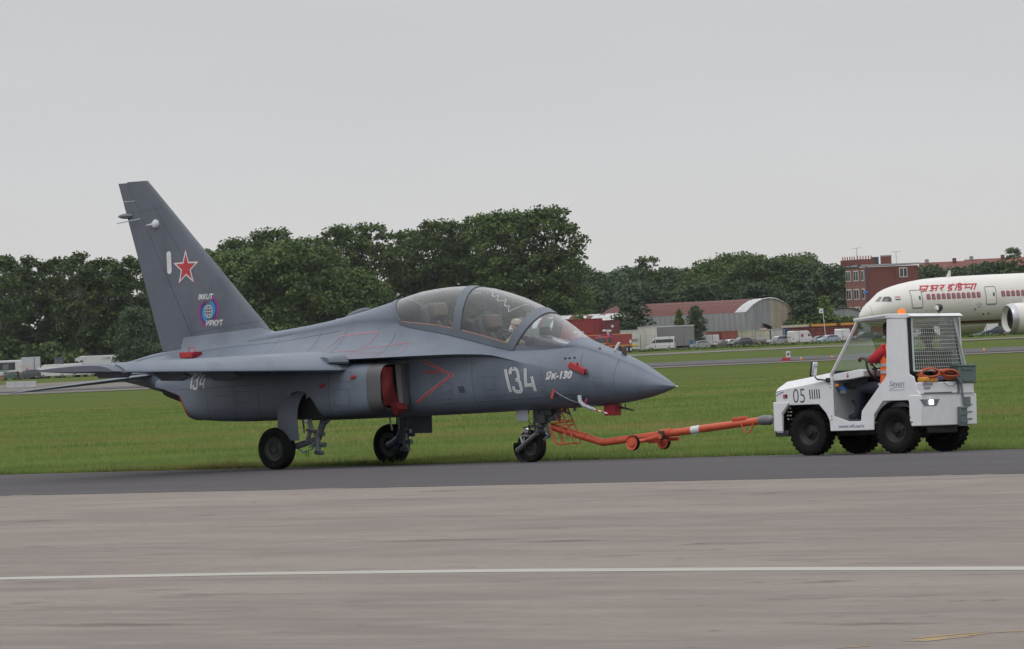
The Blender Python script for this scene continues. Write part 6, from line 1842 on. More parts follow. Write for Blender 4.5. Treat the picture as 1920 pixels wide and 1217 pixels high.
M_brick = mat('red_brick', (.150, .048, .040), .9, var=.2, scale=3, bump=.3, bscale=6)
M_brick2 = mat('pink_brick', (.20, .085, .072), .9, var=.2, scale=3)
M_winw = mat('window_white', (.55, .55, .54), .6)
M_pane = mat('pane_dark', (.035, .038, .042), .15, var=.3, scale=.8)
bh = thing('brick_house', 'three-storey red brick house with chimney pots and aerials behind the airliner nose', 'house', base(1629, 1000), R_(24))
Hh = h_from(1629, 498, 1000)
# x: right face direction; y: away
MB().box((5.8, 4.2, Hh / 2 - .2), (11.6, 8.4, Hh - .2)).build('wall', M_brick, bh, smooth=0)
MB().box((-.03, 4.2, Hh / 2 - .2), (.08, 8.36, Hh - .3)).build('side_wall', M_brick2, bh, smooth=0)
MB().box((9.0, -.06, Hh / 2 - .2), (5.1, .14, Hh - .3)).build('projecting_wall', M_brick, bh, smooth=0)
MB().box((5.8, 4.2, Hh + .05), (12.3, 9.2, .32)).build('roof', mat('roof_lead', (.30, .31, .33), .7), bh, smooth=0)
def win(par, c, w, h, axis, m_=None):
    f = MB()
    if axis == 'x': f.box(c, (.14, w, h))
    else: f.box(c, (w, .14, h))
    fo = f.build('window', M_winw, par, smooth=0)
    for k in (-.235, .235):
        g = MB()
        if axis == 'x': g.box((c[0] - .08, c[1] + k * w, c[2]), (.05, w * .36, h * .82))
        else: g.box((c[0] + k * w, c[1] - .08, c[2]), (w * .36, .05, h * .82))
        g.build('pane', M_pane, fo, smooth=0)
for zr in (Hh - 1.9, Hh - 5.5, Hh - 9.0):
    for y, w in ((1.1, 1.1), (3.9, 2.1), (7.1, 2.0)): win(bh, (-.12, y, zr), w, 2.1, 'x')
win(bh, (8.2, -.18, Hh - 1.6), 1.75, 1.9, 'y')
MB().tube([(.1, -.12, 0), (.1, -.12, Hh)], .10, 6).build('drainpipe', mat('pipe_blue', (.03, .06, .16), .5), bh)
MB().box((-.4, -.3, Hh - 5.2), (.9, .3, .4)).build('blue_lamp', mat('bright_blue', (.03, .20, .55), .5), bh, bevel=.05)
for (x, y, w, hh, np_) in ((-.2, 8.0, 1.5, 1.1, 3), (.2, 5.8, 1.5, 1.1, 3), (.9, 2.0, 3.6, 1.1, 6), (6.2, 3.0, 1.8, 1.5, 0)):
    ch = MB().box((x, y, Hh + .2 + hh / 2), (w, 1.2, hh)).build('chimney', M_brick, bh, smooth=0)
    for k in range(np_): MB().tube([(x - w / 2 + w * (k + .5) / np_, y, Hh + hh), (x - w / 2 + w * (k + .5) / np_, y, Hh + hh + .85)], .11, 6).build('chimney_pot', mat('terracotta', (.25, .08, .05), .8), ch)
MB().box((3.4, 2.4, Hh + .9), (1.1, 1.2, 1.5)).build('roof_tank', mat('tank_dark', (.03, .04, .05), .6), bh); MB().box((6.2, 3.0, Hh + 1.8), (1.9, 1.3, .25)).build('vent_cap', M_wallg, bh)
for x, hh in ((-.2 + 0, 3.6), (8.5, 2.6)):
    a = MB(); a.tube([(x, 3.0, Hh), (x, 3.0, Hh + hh)], .05, 5); a.tube([(x - 1.1, 3.0, Hh + hh - .1), (x + 1.1, 3.0, Hh + hh)], .035, 4); a.tube([(x - .35, 3.0, Hh + hh * .6), (x + .35, 3.0, Hh + hh * .6)], .03, 4); a.build('aerial', M_steel_ if False else mat('aerial_grey', (.25, .26, .27), .5), bh)
for (px, d, L, top, label) in ((1738, 1260, 14, 492, 'long house with a dull red tiled roof just right of the brick house'), (1822, 1300, 16, 486, 'house with a higher dull red roof beyond the airliner')):
    hr = thing('terrace_house', label, 'house', base(px, d), R_(6), 'red-roofed houses on the horizon')
    H2 = h_from(px, top, d)
    MB().box((L / 2, 4, H2 / 2 - 1.4), (L, 8, H2 - 2.6)).build('wall', M_brick2, hr, smooth=0)
    MB().prism([(-.4, H2 - 3.2), (4, H2), (8.4, H2 - 3.2)], -.3, L + .3, 'yz').build('roof', mat('red_tiles', (.16, .060, .050), .9, var=.2, scale=1), hr, smooth=0)
    for k in (1.5, L * .6): MB().box((k, 3.6, H2 + .3), (.9, .6, 1.0)).build('chimney', M_wallg if k < 2 else M_brick, hr, smooth=0)

# ------------------------------------------------------------------ airliner
AD = 605
ap = base(1616, AD)
al = thing('airliner', 'white airliner with red lettering and red-framed windows parked behind the tug', 'airliner', ap, PI + R_(20) * -1)
al.rotation_euler = (0, 0, PI + R_(20))
KP = .0673
def az(px, y): return EYE - fall(AD) + (685.4 - MROLL * px - y) / 15.87
topz = [(-.15, az(1615, 594)), (0.0, az(1616, 588)), ((1626 - 1616) * KP, az(1626, 573)), ((1641 - 1616) * KP, az(1641, 560)), ((1657 - 1616) * KP, az(1657, 545.5)), ((1680 - 1616) * KP, az(1680, 536)), ((1710 - 1616) * KP, az(1710, 528)), ((1747 - 1616) * KP, az(1747, 521.5)), ((1804 - 1616) * KP, az(1804, 517)), (20, az(1804, 517) + .05), (42, az(1804, 517)), (56, az(1804, 517) - .6)]
zt_f = pchip([a for a, b in topz], [b for a, b in topz])
zb_f = pchip([-.15, 0, .5, 1.5, 3.5, 6, 9, 34, 46, 56], [3.45, 3.1, 2.75, 2.35, 2.08, 1.98, 1.95, 1.95, 3.6, 6.4])
w_f = pchip([-.15, 0, .4, 1.0, 2.2, 4, 6.5, 9, 38, 48, 56], [.15, .45, .95, 1.45, 2.05, 2.6, 2.85, 2.90, 2.90, 1.8, .3])
secs = []
for x in [-.15, -.05, .1, .3, .6, 1, 1.5, 2, 2.6, 3.3, 4.2, 5.2, 6.5, 8, 10, 13, 17, 22, 30, 38, 42, 46, 50, 53, 56]:
    zt, zb, w = zt_f(x), zb_f(x), w_f(x)
    if x <= -.15: zt, zb = 3.62, 3.42
    cz = (zt + zb) / 2
    secs.append([(-x, w * math.cos(q), cz + (zt - zb) / 2 * math.sin(q)) for q in np.linspace(0, 2 * PI, 49)[:-1]])
M_alw = mat('airliner_white', (.58, .565, .535), .35, var=.04, scale=.6)
M_alr = mat('airliner_red', (.38, .022, .045), .5)
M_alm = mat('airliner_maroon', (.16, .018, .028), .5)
af = MB().loft(secs).build('fuselage', M_alw, al, smooth=60)
abv = bvh_of([af])
def apl(u, v): return (-u, 10, v)
def xz(px, y): return ((px - 1616) * KP, az(px, y))
def adec(name, polys, m_, off, cut=.5): return decal(name, polys, apl, m_, af, abv, (0, -1, 0), off, cut)
# belly stripe
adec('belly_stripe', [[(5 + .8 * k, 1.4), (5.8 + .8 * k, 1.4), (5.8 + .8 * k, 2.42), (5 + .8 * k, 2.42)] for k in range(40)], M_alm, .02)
# cockpit glazing
cw = [xz(1646.5, 566), xz(1653, 557), xz(1661, 556.5), xz(1663.5, 560), xz(1662, 566.5)]
adec('cockpit_window', [cw], M_pane, .02, .3)
adec('cockpit_window', [[xz(1638.5, 566), xz(1648, 556.5), xz(1651, 557), xz(1644, 566)]], mat('pane_pale', (.20, .20, .17), .2), .02, .2)
adec('nose_seam', ribbon([xz(1629, 573), xz(1629.5, 590), xz(1631, 600)], .04), mat('seam_grey', (.30, .30, .29), .6), .02)
def rrect(x0, z0, x1, z1, r=.15):
    o = []
    for cx, cz, a in ((x1 - r, z1 - r, 0), (x0 + r, z1 - r, 90), (x0 + r, z0 + r, 180), (x1 - r, z0 + r, 270)):
        for k in range(4): o.append((cx + r * math.cos(R_(a + 30 * k)), cz + r * math.sin(R_(a + 30 * k))))
    return o
M_aseam = mat('door_outline', (.13, .13, .14), .6)
for px0, px1, y0, y1 in ((1697.5, 1717.5, 544.5, 577), (1840, 1860, 537, 570)):
    a, b = xz(px0, y1), xz(px1, y0)
    rr_ = rrect(a[0], b[1] - 2.05, b[0], b[1])
    adec('door', [rr_], mat('door_white', (.60, .585, .555), .35), .012, .4); adec('door_outline', ribbon(rr_, .075, True), M_aseam, .03, .4)
    adec('door_window', [rrect(b[0] - .42, b[1] - 1.15, b[0] - .20, b[1] - .70, .08)], M_pane, .035)
    adec('door_sill', ribbon([(a[0] + .05, b[1] - 2.1), (b[0] - .05, b[1] - 2.1)], .10), M_aseam, .035)
wy = lambda px: 557.3 + (px - 1729) * -.0445
for grp in ([1729.5 + 9.65 * k for k in range(11)], [1873.8 + 9.65 * k for k in range(14)]):
    for px in grp:
        c = xz(px, wy(px))
        fr_ = rrect(c[0] - .25, c[1] - .34, c[0] + .25, c[1] + .32, .10)
        fo = adec('window', [fr_, [(c[0] - .07, c[1] + .32), (c[0] + .07, c[1] + .32), (c[0], c[1] + .42)]], M_alr, .02)
        p_ = decal('pane', [rrect(c[0] - .155, c[1] - .24, c[0] + .155, c[1] + .22, .06)], apl, mat('airliner_pane', (.14, .14, .15), .3), None, abv, (0, -1, 0), .04, .5); p_.parent = fo
# red slanted lettering: head line with letters hung from it
def dev():
    st = []
    H = 1.0
    def S(*pts): st.append([(a + .42 * b, b) for a, b in pts])
    # E-like first letter, second, third with headlines; strokes are centre lines
    S((0, H), (1.0, H)); S((.12, H), (.12, .45), (.62, .45), (.62, .12), (.35, .0)); S((.82, H), (.82, 0))
    S((1.15, H), (2.1, H)); S((1.2, .78), (1.45, .85), (1.50, .55), (1.25, .50)); S((1.50, .50), (1.55, .15), (1.2, .08)); S((1.5, .5), (1.9, .5)); S((1.92, H), (1.92, 0))
    S((2.2, H), (2.75, H)); S((2.55, H), (2.6, .62), (2.3, .5), (2.65, .05))
    S((3.1, H), (3.85, H)); S((3.5, H), (3.5, .75), (3.2, .70), (3.25, .42), (3.6, .40), (3.65, .1), (3.25, .0)); S((3.55, 1.22), (3.62, 1.22))
    S((3.95, H), (5.0, H)); S((4.1, H), (4.05, 0)); S((4.1, H), (4.3, 1.25), (4.6, 1.1)); S((4.55, H), (4.55, .75), (4.3, .68), (4.35, .42), (4.7, .40), (4.7, .10), (4.35, .0)); S((4.9, 1.22), (4.97, 1.22))
    S((5.0, H), (6.3, H)); S((5.15, H), (5.1, .35), (5.35, .42), (5.7, .45)); S((5.85, H), (5.85, 0)); S((6.2, H), (6.2, 0))
    return st
pol = []
for ln in dev(): pol += ribbon([((a) * 1.16, b * .66) for a, b in ln], .15)
la = xz(1712, 548)
decal('lettering', pol, lambda u, v: (-(la[0] + u), 10, la[1] + v), M_alr, af, abv, (0, -1, 0), .03, .4)
for k, m_ in enumerate((M_alr, J_white, mat('flag_dark', (.03, .05, .04), .6))):
    adec('flag', [[xz(1669, 557 + 2.1 * k), xz(1678, 556.6 + 2.1 * k), xz(1678, 558.7 + 2.1 * k), xz(1669, 559.1 + 2.1 * k)]], m_, .03)
c = xz(1826, 572)
adec('star_logo', [p for q in (0, 72, 144, 216, 288) for p in ribbon([(c[0] + .12 * math.sin(R_(q)), c[1] + .12 * math.cos(R_(q))), (c[0] + .38 * math.sin(R_(q)), c[1] + .38 * math.cos(R_(q)))], .10)], mat('logo_grey', (.26, .26, .26), .6), .03)
for px, y in ((1672, 581), (1819, 580), (1837, 589), (1847, 588)):
    c = xz(px, y); adec('port_hole', [[(c[0] + .11 * math.cos(q), c[1] + .11 * math.sin(q)) for q in np.linspace(0, 2 * PI, 9)[:-1]]], J_dark, .03)
MB().prism([(-11.3, zt_f(11.3) - .1), (-11.9, zt_f(11.9) - .1), (-11.95, zt_f(11.9) + .75), (-11.75, zt_f(11.9) + .75)], -.04, .04).build('antenna', M_alw, al)
# wings, engines, tail, gear
for s in (1, -1):
    MB().loft([[(-22.5 - y * .62 - a * c_, s * (2.0 + y), 3.3 + y * .07 + b * c_) for a, b in airfoil(1, .11, 8)] for y, c_ in ((0, 11), (8, 7), (26, 2))]).build('wing', M_alw, al, smooth=50)
    en = MB(); ec = (0, s * 9.6, 2.42)
    en.lathe([(r_, x_ + 2.8) for r_, x_ in [(1.32, -17.9), (1.52, -17.35), (1.66, -17.4), (1.78, -17.9), (1.84, -18.8), (1.80, -20.5), (1.55, -22.6), (1.35, -23.0)]], ec, 'x', 40); eo = en.build('engine', M_alw, al, smooth=50)
    en = MB(); en.lathe([(r_, x_ + 2.8) for r_, x_ in [(1.50, -17.52), (1.58, -17.28), (1.70, -17.36), (1.80, -17.75), (1.83, -18.02)]], ec, 'x', 40); en.build('intake_lip', mat('lip_alu', (.42, .42, .45), .3, metal=.6), eo, smooth=60)
    en = MB(); en.lathe([(1.49, -14.8), (1.40, -15.8), (0, -15.9)], ec, 'x', 32); en.build('fan', J_dark, eo)
    MB().box((-19, s * 9.6, 4.2), (4.6, .35, 1.2)).build('engine_pylon', M_alw, al)
    MB().loft([[(-50 - y * .6 - a * c_, s * (.6 + y), 5.6 + b * c_) for a, b in airfoil(1, .1, 6)] for y, c_ in ((0, 5.5), (9, 2))]).build('tailplane', M_alw, al)
    for k in (0, 1.5): MB().lathe([(0, -.25), (.6, -.24), (.66, 0), (.6, .24), (0, .25)], (-27 - k, s * 4.9, .66), 'y', 20).build('main_wheel', J_tyre, al)
    MB().tube([(-27.7, s * 4.9, .7), (-27.7, s * 4.4, 3)], .2, 8).build('main_leg', M_wallg, al)
ray_ = []
for k in range(16):
    q = 2 * PI * k / 16
    ray_.append([(.25 * math.cos(q - .12), .25 * math.sin(q - .12)), (.75 * math.cos(q), .75 * math.sin(q)), (.25 * math.cos(q + .12), .25 * math.sin(q + .12))])
engs = [o for o in al.children if o.name.startswith('engine') and not o.name.startswith('engine_p')]
decal('sun_emblem', ray_, lambda u, v: (-16.6 - u, 14, 2.35 + v), mat('emblem_red_orange', (.50, .12, .06), .5), engs[0], bvh_of(engs[:1]), (0, -1, 0), .02, .4)
MB().prism([(-47, 7.2), (-52, 16), (-56, 16), (-55.5, 7)], -.25, .25).build('fin', M_alw, al)
MB().tube([(-4.6, 0, .5), (-4.6, 0, 2.3)], .13, 8).build('nose_leg', M_wallg, al)
for y in (-.3, .3): MB().lathe([(0, -.15), (.45, -.14), (.5, 0), (.45, .14), (0, .15)], (-4.6, y, .5), 'y', 20).build('nose_wheel', J_tyre, al)
# ------------------------------------------------------------------ vehicles
V_glass = mat('vehicle_window', (.03, .036, .042), .08, var=.4, scale=1.2)
V_tyre = mat('vehicle_tyre', (.015, .015, .016), .8)
V_lamp = mat('headlamp', (.50, .50, .50), .2)
V_plate = mat('number_plate_yellow', (.55, .42, .05), .6)
V_red = mat('tail_lamp', (.35, .02, .02), .3)
def car_paint(name, col): return mat('car_' + name, col, .28, coat=.4, var=.04)
def vehicle(kind):
    """master vehicle, x forward, origin on the ground under its middle; body slot is switched per copy"""
    t = bpy.data.objects.new('v', None); COL.objects.link(t)
    G = car_paint('base', (.3, .3, .3))
    if kind == 'hatch':
        L, Wd = 4.0, 1.70
        low = [(-2.0, .32), (-2.02, .75), (-1.95, 1.0), (-1.80, 1.08), (.95, 1.0), (1.75, .86), (1.98, .70), (2.0, .32)]
        cab = [(-1.85, 1.05), (-1.55, 1.42), (-.9, 1.48), (.05, 1.46), (.45, 1.32), (1.05, .98)]
        wx = (1.25, -1.22); r = .31
    elif kind == 'sedan':
        L, Wd = 4.5, 1.76
        low = [(-2.25, .32), (-2.25, .85), (-2.1, 1.0), (-1.4, 1.03), (1.1, .98), (2.0, .85), (2.22, .68), (2.25, .32)]
        cab = [(-1.60, 1.0), (-.95, 1.38), (-.3, 1.44), (.25, 1.40), (1.15, .96)]
        wx = (1.38, -1.35); r = .32
    elif kind == 'suv':
        L, Wd = 4.4, 1.85
        low = [(-2.2, .38), (-2.22, .95), (-2.15, 1.12), (1.0, 1.08), (1.95, .98), (2.2, .75), (2.2, .38)]
        cab = [(-2.1, 1.1), (-1.9, 1.62), (-1.2, 1.70), (.1, 1.68), (.45, 1.5), (1.05, 1.06)]
        wx = (1.35, -1.32); r = .36
    else:
        L, Wd = 5.2, 1.95
        h = 2.45 if kind != 'van_low' else 1.95
        low = [(-2.6, .40), (-2.62, 1.05), (1.75, 1.05), (2.35, .95), (2.6, .75), (2.6, .40)]
        cab = [(-2.6, 1.0), (-2.55, h - .12), (-2.3, h), (.7, h), (1.1, h - .15), (1.80, 1.02)]
        wx = (1.75, -1.55); r = .34
    mb = MB()
    secs = []
    for y, k in ((-Wd / 2, .97), (-Wd / 2 + .06, 1.0), (Wd / 2 - .06, 1.0), (Wd / 2, .97)):
        secs.append([(a * k, y, b) for a, b in low])
    mb.loft(secs)
    ti = .16 if kind in ('hatch', 'sedan', 'suv') else .08
    zc0 = min(b for a, b in cab); zc1 = max(b for a, b in cab)
    secs = []
    for s_ in (-1, 1):
        secs.append([(a, s_ * (Wd / 2 - .03 - ti * (b - zc0) / (zc1 - zc0)), b) for a, b in cab])
    mb.loft(secs)
    b = mb.build('body', G, t, smooth=30, bevel=.03)
    b.material_slots[0].link = 'OBJECT'
    # side glass
    def inset(poly, k, dz0, dz1, x0=None, x1=None):
        cx = sum(a for a, _ in poly) / len(poly)
        o = []
        for a, z in poly:
            aa = cx + (a - cx) * k
            if x0 is not None: aa = max(x0, aa)
            if x1 is not None: aa = min(x1, aa)
            o.append((aa, zc0 + dz0 + (z - zc0) * (zc1 - zc0 - dz0 - dz1) / (zc1 - zc0)))
        return o
    spans = {'hatch': ((None, None),), 'sedan': ((None, None),), 'suv': ((None, None),), 'van': ((.85, None),), 'van_low': ((.85, None),), 'minibus': ((None, .75), (.88, None))}[kind]
    for x0, x1 in spans:
        pl = inset(cab, .90, .07 if kind[0] != 'v' and kind != 'minibus' else (zc1 - zc0) * .28, .08 if kind in ('hatch', 'sedan', 'suv') else .45, x0, x1)
        for s_ in (-1, 1):
            g = MB(); yy = [s_ * (Wd / 2 - .03 - ti * (z - zc0) / (zc1 - zc0) + .012) for a, z in pl]
            g.add([(a, y, z) for (a, z), y in zip(pl, yy)], [tuple(range(len(pl)))]); g.build('side_window', V_glass, t, smooth=0)
    a0, a1 = cab[-1], cab[-2]; c0, c1 = cab[0], cab[1]
    def pane(nm, p, q, off, k0=.12, k1=.88):
        w0 = Wd / 2 - .14; w1 = Wd / 2 - .10 - ti
        P0 = (p[0] + (q[0] - p[0]) * k0, p[1] + (q[1] - p[1]) * k0); P1 = (p[0] + (q[0] - p[0]) * k1, p[1] + (q[1] - p[1]) * k1)
        g = MB(); g.add([(P0[0] + off, -w0, P0[1] + .012), (P0[0] + off, w0, P0[1] + .012), (P1[0] + off, w1, P1[1] + .012), (P1[0] + off, -w1, P1[1] + .012)], [(0, 1, 2, 3)])
        g.build(nm, V_glass, t, smooth=0)
    pane('windscreen', a0, a1, .03)
    if kind != 'van': pane('rear_window', c0, c1, -.03, .35 if kind in ('minibus', 'van_low') else .15, .85)
    for s_ in (-1, 1):
        MB().box((low[-2][0] - .02, s_ * (Wd / 2 - .28), low[-2][1] + .02), (.10, .34, .15)).build('headlight', V_lamp, t)
        MB().box((low[1][0] - .0, s_ * (Wd / 2 - .12), low[1][1] + .02), (.08, .16, .26)).build('tail_light', V_red, t)
        for x in wx:
            w_ = MB(); w_.lathe([(0, -.11), (r * .9, -.11), (r, -.06), (r, .06), (r * .9, .11), (0, .11)], (x, s_ * (Wd / 2 - .10), r), 'y', 16); wo = w_.build('wheel', V_tyre, t)
            w_ = MB(); w_.lathe([(0, s_ * .12), (r * .5, s_ * .125), (r * .6, s_ * .11)], (x, s_ * (Wd / 2 - .10), r), 'y', 12); w_.build('rim', J_steel, wo)
    MB().box((low[1][0] - .015, 0, .62), (.03, .5, .12)).build('number_plate', V_plate, t)
    MB().box((low[-1][0] - .0, 0, .48), (.06, Wd * .55, .14)).build('grille', J_dark, t)
    return t
masters = {}
def put(kind, px, d, yaw, colour, label, cat, name, group='vehicles parked behind the airfield fence', sc=None):
    if kind not in masters: masters[kind] = vehicle(kind); t = masters[kind]; first = True
    else:
        t = copy_tree(masters[kind])
    t.name = name
    tag(t, label, cat, group)
    p = col_at(px, d)
    t.location = (p[0], p[1], p[2]); t.rotation_euler = (0, 0, R_(yaw))
    if sc: t.scale = sc
    for c in t.children:
        if c.name.startswith('body'): c.material_slots[0].link = 'OBJECT'; c.material_slots[0].material = colour
    return t
cp = car_paint
white, silver, black, navy, dkgrey, ltblue, brown, green, red_ = cp('white', (.52, .52, .53)), cp('silver', (.26, .28, .29)), cp('black', (.02, .021, .024)), cp('navy', (.022, .030, .055)), cp('dark_grey', (.055, .060, .068)), cp('pale_blue', (.26, .32, .40)), cp('brown', (.10, .075, .065)), cp('green', (.05, .085, .07)), cp('red', (.22, .02, .02))
V = [('hatch', 1201, 915, 100, navy, 'dark blue hatchback seen from behind between the fire engine and the white minibus', 'car', 'parked_car'),
 ('minibus', 1239, 905, -8 + 180, white, 'white minibus with dark side windows behind the fence', 'minibus', 'minibus'),
 ('sedan', 1279, 915, 195, black, 'black saloon right of the white minibus', 'car', 'parked_car'),
 ('hatch', 1310, 912, 205, silver, 'silver-blue hatchback in front of the white van', 'car', 'parked_car'),
 ('van', 1322, 925, 180, white, 'white panel van behind the silver hatchback', 'van', 'parked_van'),
 ('sedan', 1350, 914, 235, brown, 'brownish saloon left of the dark grey off-roader', 'car', 'parked_car'),
 ('hatch', 1367, 921, 220, white, 'small white car squeezed behind the brownish saloon', 'car', 'parked_car'),
 ('suv', 1388, 912, 215, dkgrey, 'dark grey off-roader in front of the red-brown containers', 'car', 'parked_car'),
 ('hatch', 1406, 920, 120, brown, 'brown hatchback half hidden by the dark grey off-roader', 'car', 'parked_car'),
 ('sedan', 1427, 912, 80, black, 'black car with red tail lamps in front of the cream containers', 'car', 'parked_car'),
 ('suv', 1459, 912, 210, silver, 'silver people carrier left of the white van with a red sticker', 'car', 'parked_car'),
 ('van', 1503, 913, 38, white, 'white van with a red sticker on its side and yellow number plate', 'van', 'parked_van'),
 ('sedan', 1537, 918, 200, dkgrey, 'dark saloon right of the white van with the sticker', 'car', 'parked_car'),
 ('hatch', 1553, 910, 210, ltblue, 'pale blue-grey hatchback between the two white vans', 'car', 'parked_car'),
 ('van', 1582, 914, 70, white, 'white van with its rear doors towards us just left of the tug windscreen', 'van', 'parked_van'),
 ('suv', 1618, 912, 215, dkgrey, 'grey car seen through the tug windscreen', 'car', 'parked_car'),
 ('hatch', 1645, 914, 190, black, 'black car seen through the tug door', 'car', 'parked_car'),
 ('sedan', 1675, 914, 200, silver, 'silver saloon hidden mostly by the tug pillar', 'car', 'parked_car'),
 ('suv', 1705, 915, 150, white, 'white car seen through the left of the wire guard', 'car', 'parked_car'),
 ('sedan', 1740, 914, 200, dkgrey, 'grey saloon seen through the middle of the wire guard', 'car', 'parked_car'),
 ('van_low', 1775, 918, 180, white, 'white low van seen through the right of the wire guard', 'van', 'parked_van'),
 ('suv', 1806, 918, 190, white, 'white car right behind the tug rear corner post', 'car', 'parked_car'),
 ('hatch', 1825, 908, 205, ltblue, 'light blue car below the airliner belly', 'car', 'parked_car'),
 ('suv', 1868, 908, 190, navy, 'dark blue off-roader left of the airliner engine', 'car', 'parked_car'),
 ('van', 1845, 922, 180, white, 'white van behind the light blue car', 'van', 'parked_van'),
 ('van', 1905, 918, 185, white, 'white van under the airliner engine', 'van', 'parked_van'),
 ('sedan', 1930, 910, 185, black, 'black car at the right edge of the photo', 'car', 'parked_car')]
for v in V: put(*v)
# sticker on the side of the white van
vn = [o for o in bpy.data.objects if o.get('label', '').startswith('white van with a red sticker')][0]
MB().box((-.6, -.99, 1.6), (.55, .02, .5)).build('sticker', J_redl, vn); MB().box((-2.63, .1, 1.35), (.02, .35, .2)).build('door_window', V_glass, vn)

# fire engines
def fire_engine(px, d, yaw, label, sc=1.0):
    t = thing('fire_engine', label, 'fire engine', base(px, d), R_(yaw), 'fire engines')
    Fr = mat('fire_red', (.26, .018, .022), .35, var=.08)
    Fy = mat('fire_yellow', (.75, .42, .04), .5)
    MB().prism([(1.9, .75), (1.9, 2.75), (2.2, 2.9), (3.6, 2.9), (3.85, 1.9), (3.9, .75)], -1.25, 1.25).build('cab', Fr, t, smooth=0, bevel=.06)
    MB().box((-1.2, 0, 2.15), (6.0, 2.5, 2.2)).build('tank_body', Fr, t, bevel=.06)
    MB().box((0, 0, .75), (7.6, 2.2, .5)).build('chassis', J_dark, t)
    MB().box((3.88, 0, 2.22), (.06, 2.1, .85), Matrix.Rotation(R_(-10), 3, 'Y')).build('windscreen', V_glass, t)
    for s in (-1, 1): MB().box((2.85, s * 1.26, 2.25), (1.0, .03, .75)).build('side_window', V_glass, t)
    gr = MB().box((3.95, 0, 1.25), (.10, 2.2, .55)).build('grille', J_dark, t)
    MB().box((3.96, 0, 1.68), (.06, 2.4, .28)).build('warning_band', J_dark, t)
    for k in range(7): MB().box((4.0, -1.02 + .34 * k, 1.68), (.02, .15, .30), Matrix.Rotation(R_(35 if k < 4 else -35), 3, 'X')).build('hazard_stripe', Fy, t)
    for s in (-1, 1): 
        MB().box((4.02, s * .85, .82), (.10, .5, .22)).build('headlight', V_lamp, t)
        MB().box((-1.2, s * 1.265, 1.28), (6.0, .03, .10)).build('side_stripe', Fy, t); MB().box((-1.2, s * 1.265, 3.2), (6.0, .03, .07)).build('top_stripe', Fy, t)
        MB().box((2.9, s * 1.27, 1.28), (1.8, .03, .10)).build('side_stripe', Fy, t)
        MB().box((-3.6, s * 1.27, 1.85), (.7, .03, .6)).build('notice', J_white, t); MB().box((.75, s * 1.27, .95), (.9, .03, .8)).build('locker', M_wallg, t)
        for x in (2.9, -2.3, -3.6):
            w_ = MB(); w_.lathe([(0, -.18), (.48, -.18), (.55, -.1), (.55, .1), (.48, .18), (0, .18)], (x, s * 1.1, .55), 'y', 18); wo = w_.build('wheel', V_tyre, t)
            MB().lathe([(0, s * .19), (.28, s * .19), (.32, s * .17)], (x, s * 1.1, .55), 'y', 12).build('rim', V_lamp, wo)
        MB().lathe([(0, .32), (.10, .30), (.12, 0)], (2.6, s * .85, 2.9), 'z', 10).build('blue_beacon', mat('beacon_blue', (.03, .06, .35), .3, emit=(.1, .2, 1), estr=.3), t)
    MB().box((3.97, 0, .88), (.14, 2.45, .34)).build('bumper', J_white, t, bevel=.03)
    w_ = MB(); w_.tube([(1.4, 0, 3.2), (1.4, 0, 3.75)], .14, 8); w_.tube([(.4, 0, 3.85), (2.8, .2, 3.9)], .10, 8); w_.tube([(2.8, .2, 3.9), (3.3, .25, 3.85)], .17, 8); w_.box((1.2, 0, 3.75), (.8, .5, .25)); w_.build('water_cannon', J_white, t)
    for z in (1.9, 2.6): MB().box((-1.2, -1.27, z), (.04, .02, 1.0)).build('body_rib', Fr, t)
    MB().lathe([(0, .05), (.24, .05), (.26, .0)], (4.0, 0, 1.30), 'x', 14).build('emblem_ring', V_lamp, t)
    return t
fire_engine(1150, 860, 237, 'red fire engine with a black and yellow striped front and white roof cannon')
fire_engine(1098, 885, 232, 'red fire engine with an amber roof light half hidden behind the jet nose')

# lorries, containers
def container(px, d, yaw, L, h, col, label, group='shipping containers behind the car park', z0=0.0, cat='container', name='shipping_container'):
    p = col_at(px, d)
    t = thing(name, label, cat, (p[0], p[1], p[2] + z0), R_(yaw), group)
    m_ = mat('container_%02d%02d%02d' % tuple(int(c * 99) for c in col), col, .7, var=.2, scale=.8, stretch=(1, 1, .3))
    n = int(L / .55)
    mb = MB(); vs = []; fs = []
    for i in range(n + 1):
        x = -L / 2 + L * i / n
        for y in (0.06 if i % 2 else 0.0,):
            vs += [(x, -1.22 + y, .1), (x, -1.22 + y, h - .1)]
    for i in range(n): fs.append((2 * i, 2 * i + 2, 2 * i + 3, 2 * i + 1))
    mb.add(vs, fs); mb.box((0, .06, h / 2), (L - .1, 2.36, h - .1)); mb.build('body', m_, t, smooth=0)
    f = MB()
    for x in (-L / 2, L / 2):
        f.box((x, -1.2, h / 2), (.16, .12, h))
    f.box((0, -1.2, h - .06), (L, .14, .13)); f.box((0, -1.2, .07), (L, .14, .13)); f.build('frame', m_, t, smooth=0)
    return t
container(1092, 905, 0, 7.4, 3.1, (.22, .020, .024), 'bright red container standing on the ground behind the fire engines', None)
container(1092, 905, 0, 7.4, 3.1, (.20, .019, .023), 'bright red container stacked on another one behind the fire engines', None, 3.12)
container(1147, 903, 0, 2.9, 2.9, (.10, .018, .022), 'small dark red container at the bottom of its stack behind the fire engine', None)
dk = container(1147, 903, 0, 2.9, 2.9, (.11, .018, .022), 'small dark red container with a white notice on top of its stack', None, 2.92)
MB().box((.3, -1.32, 1.8), (.4, .03, .4)).build('notice', J_white, dk)
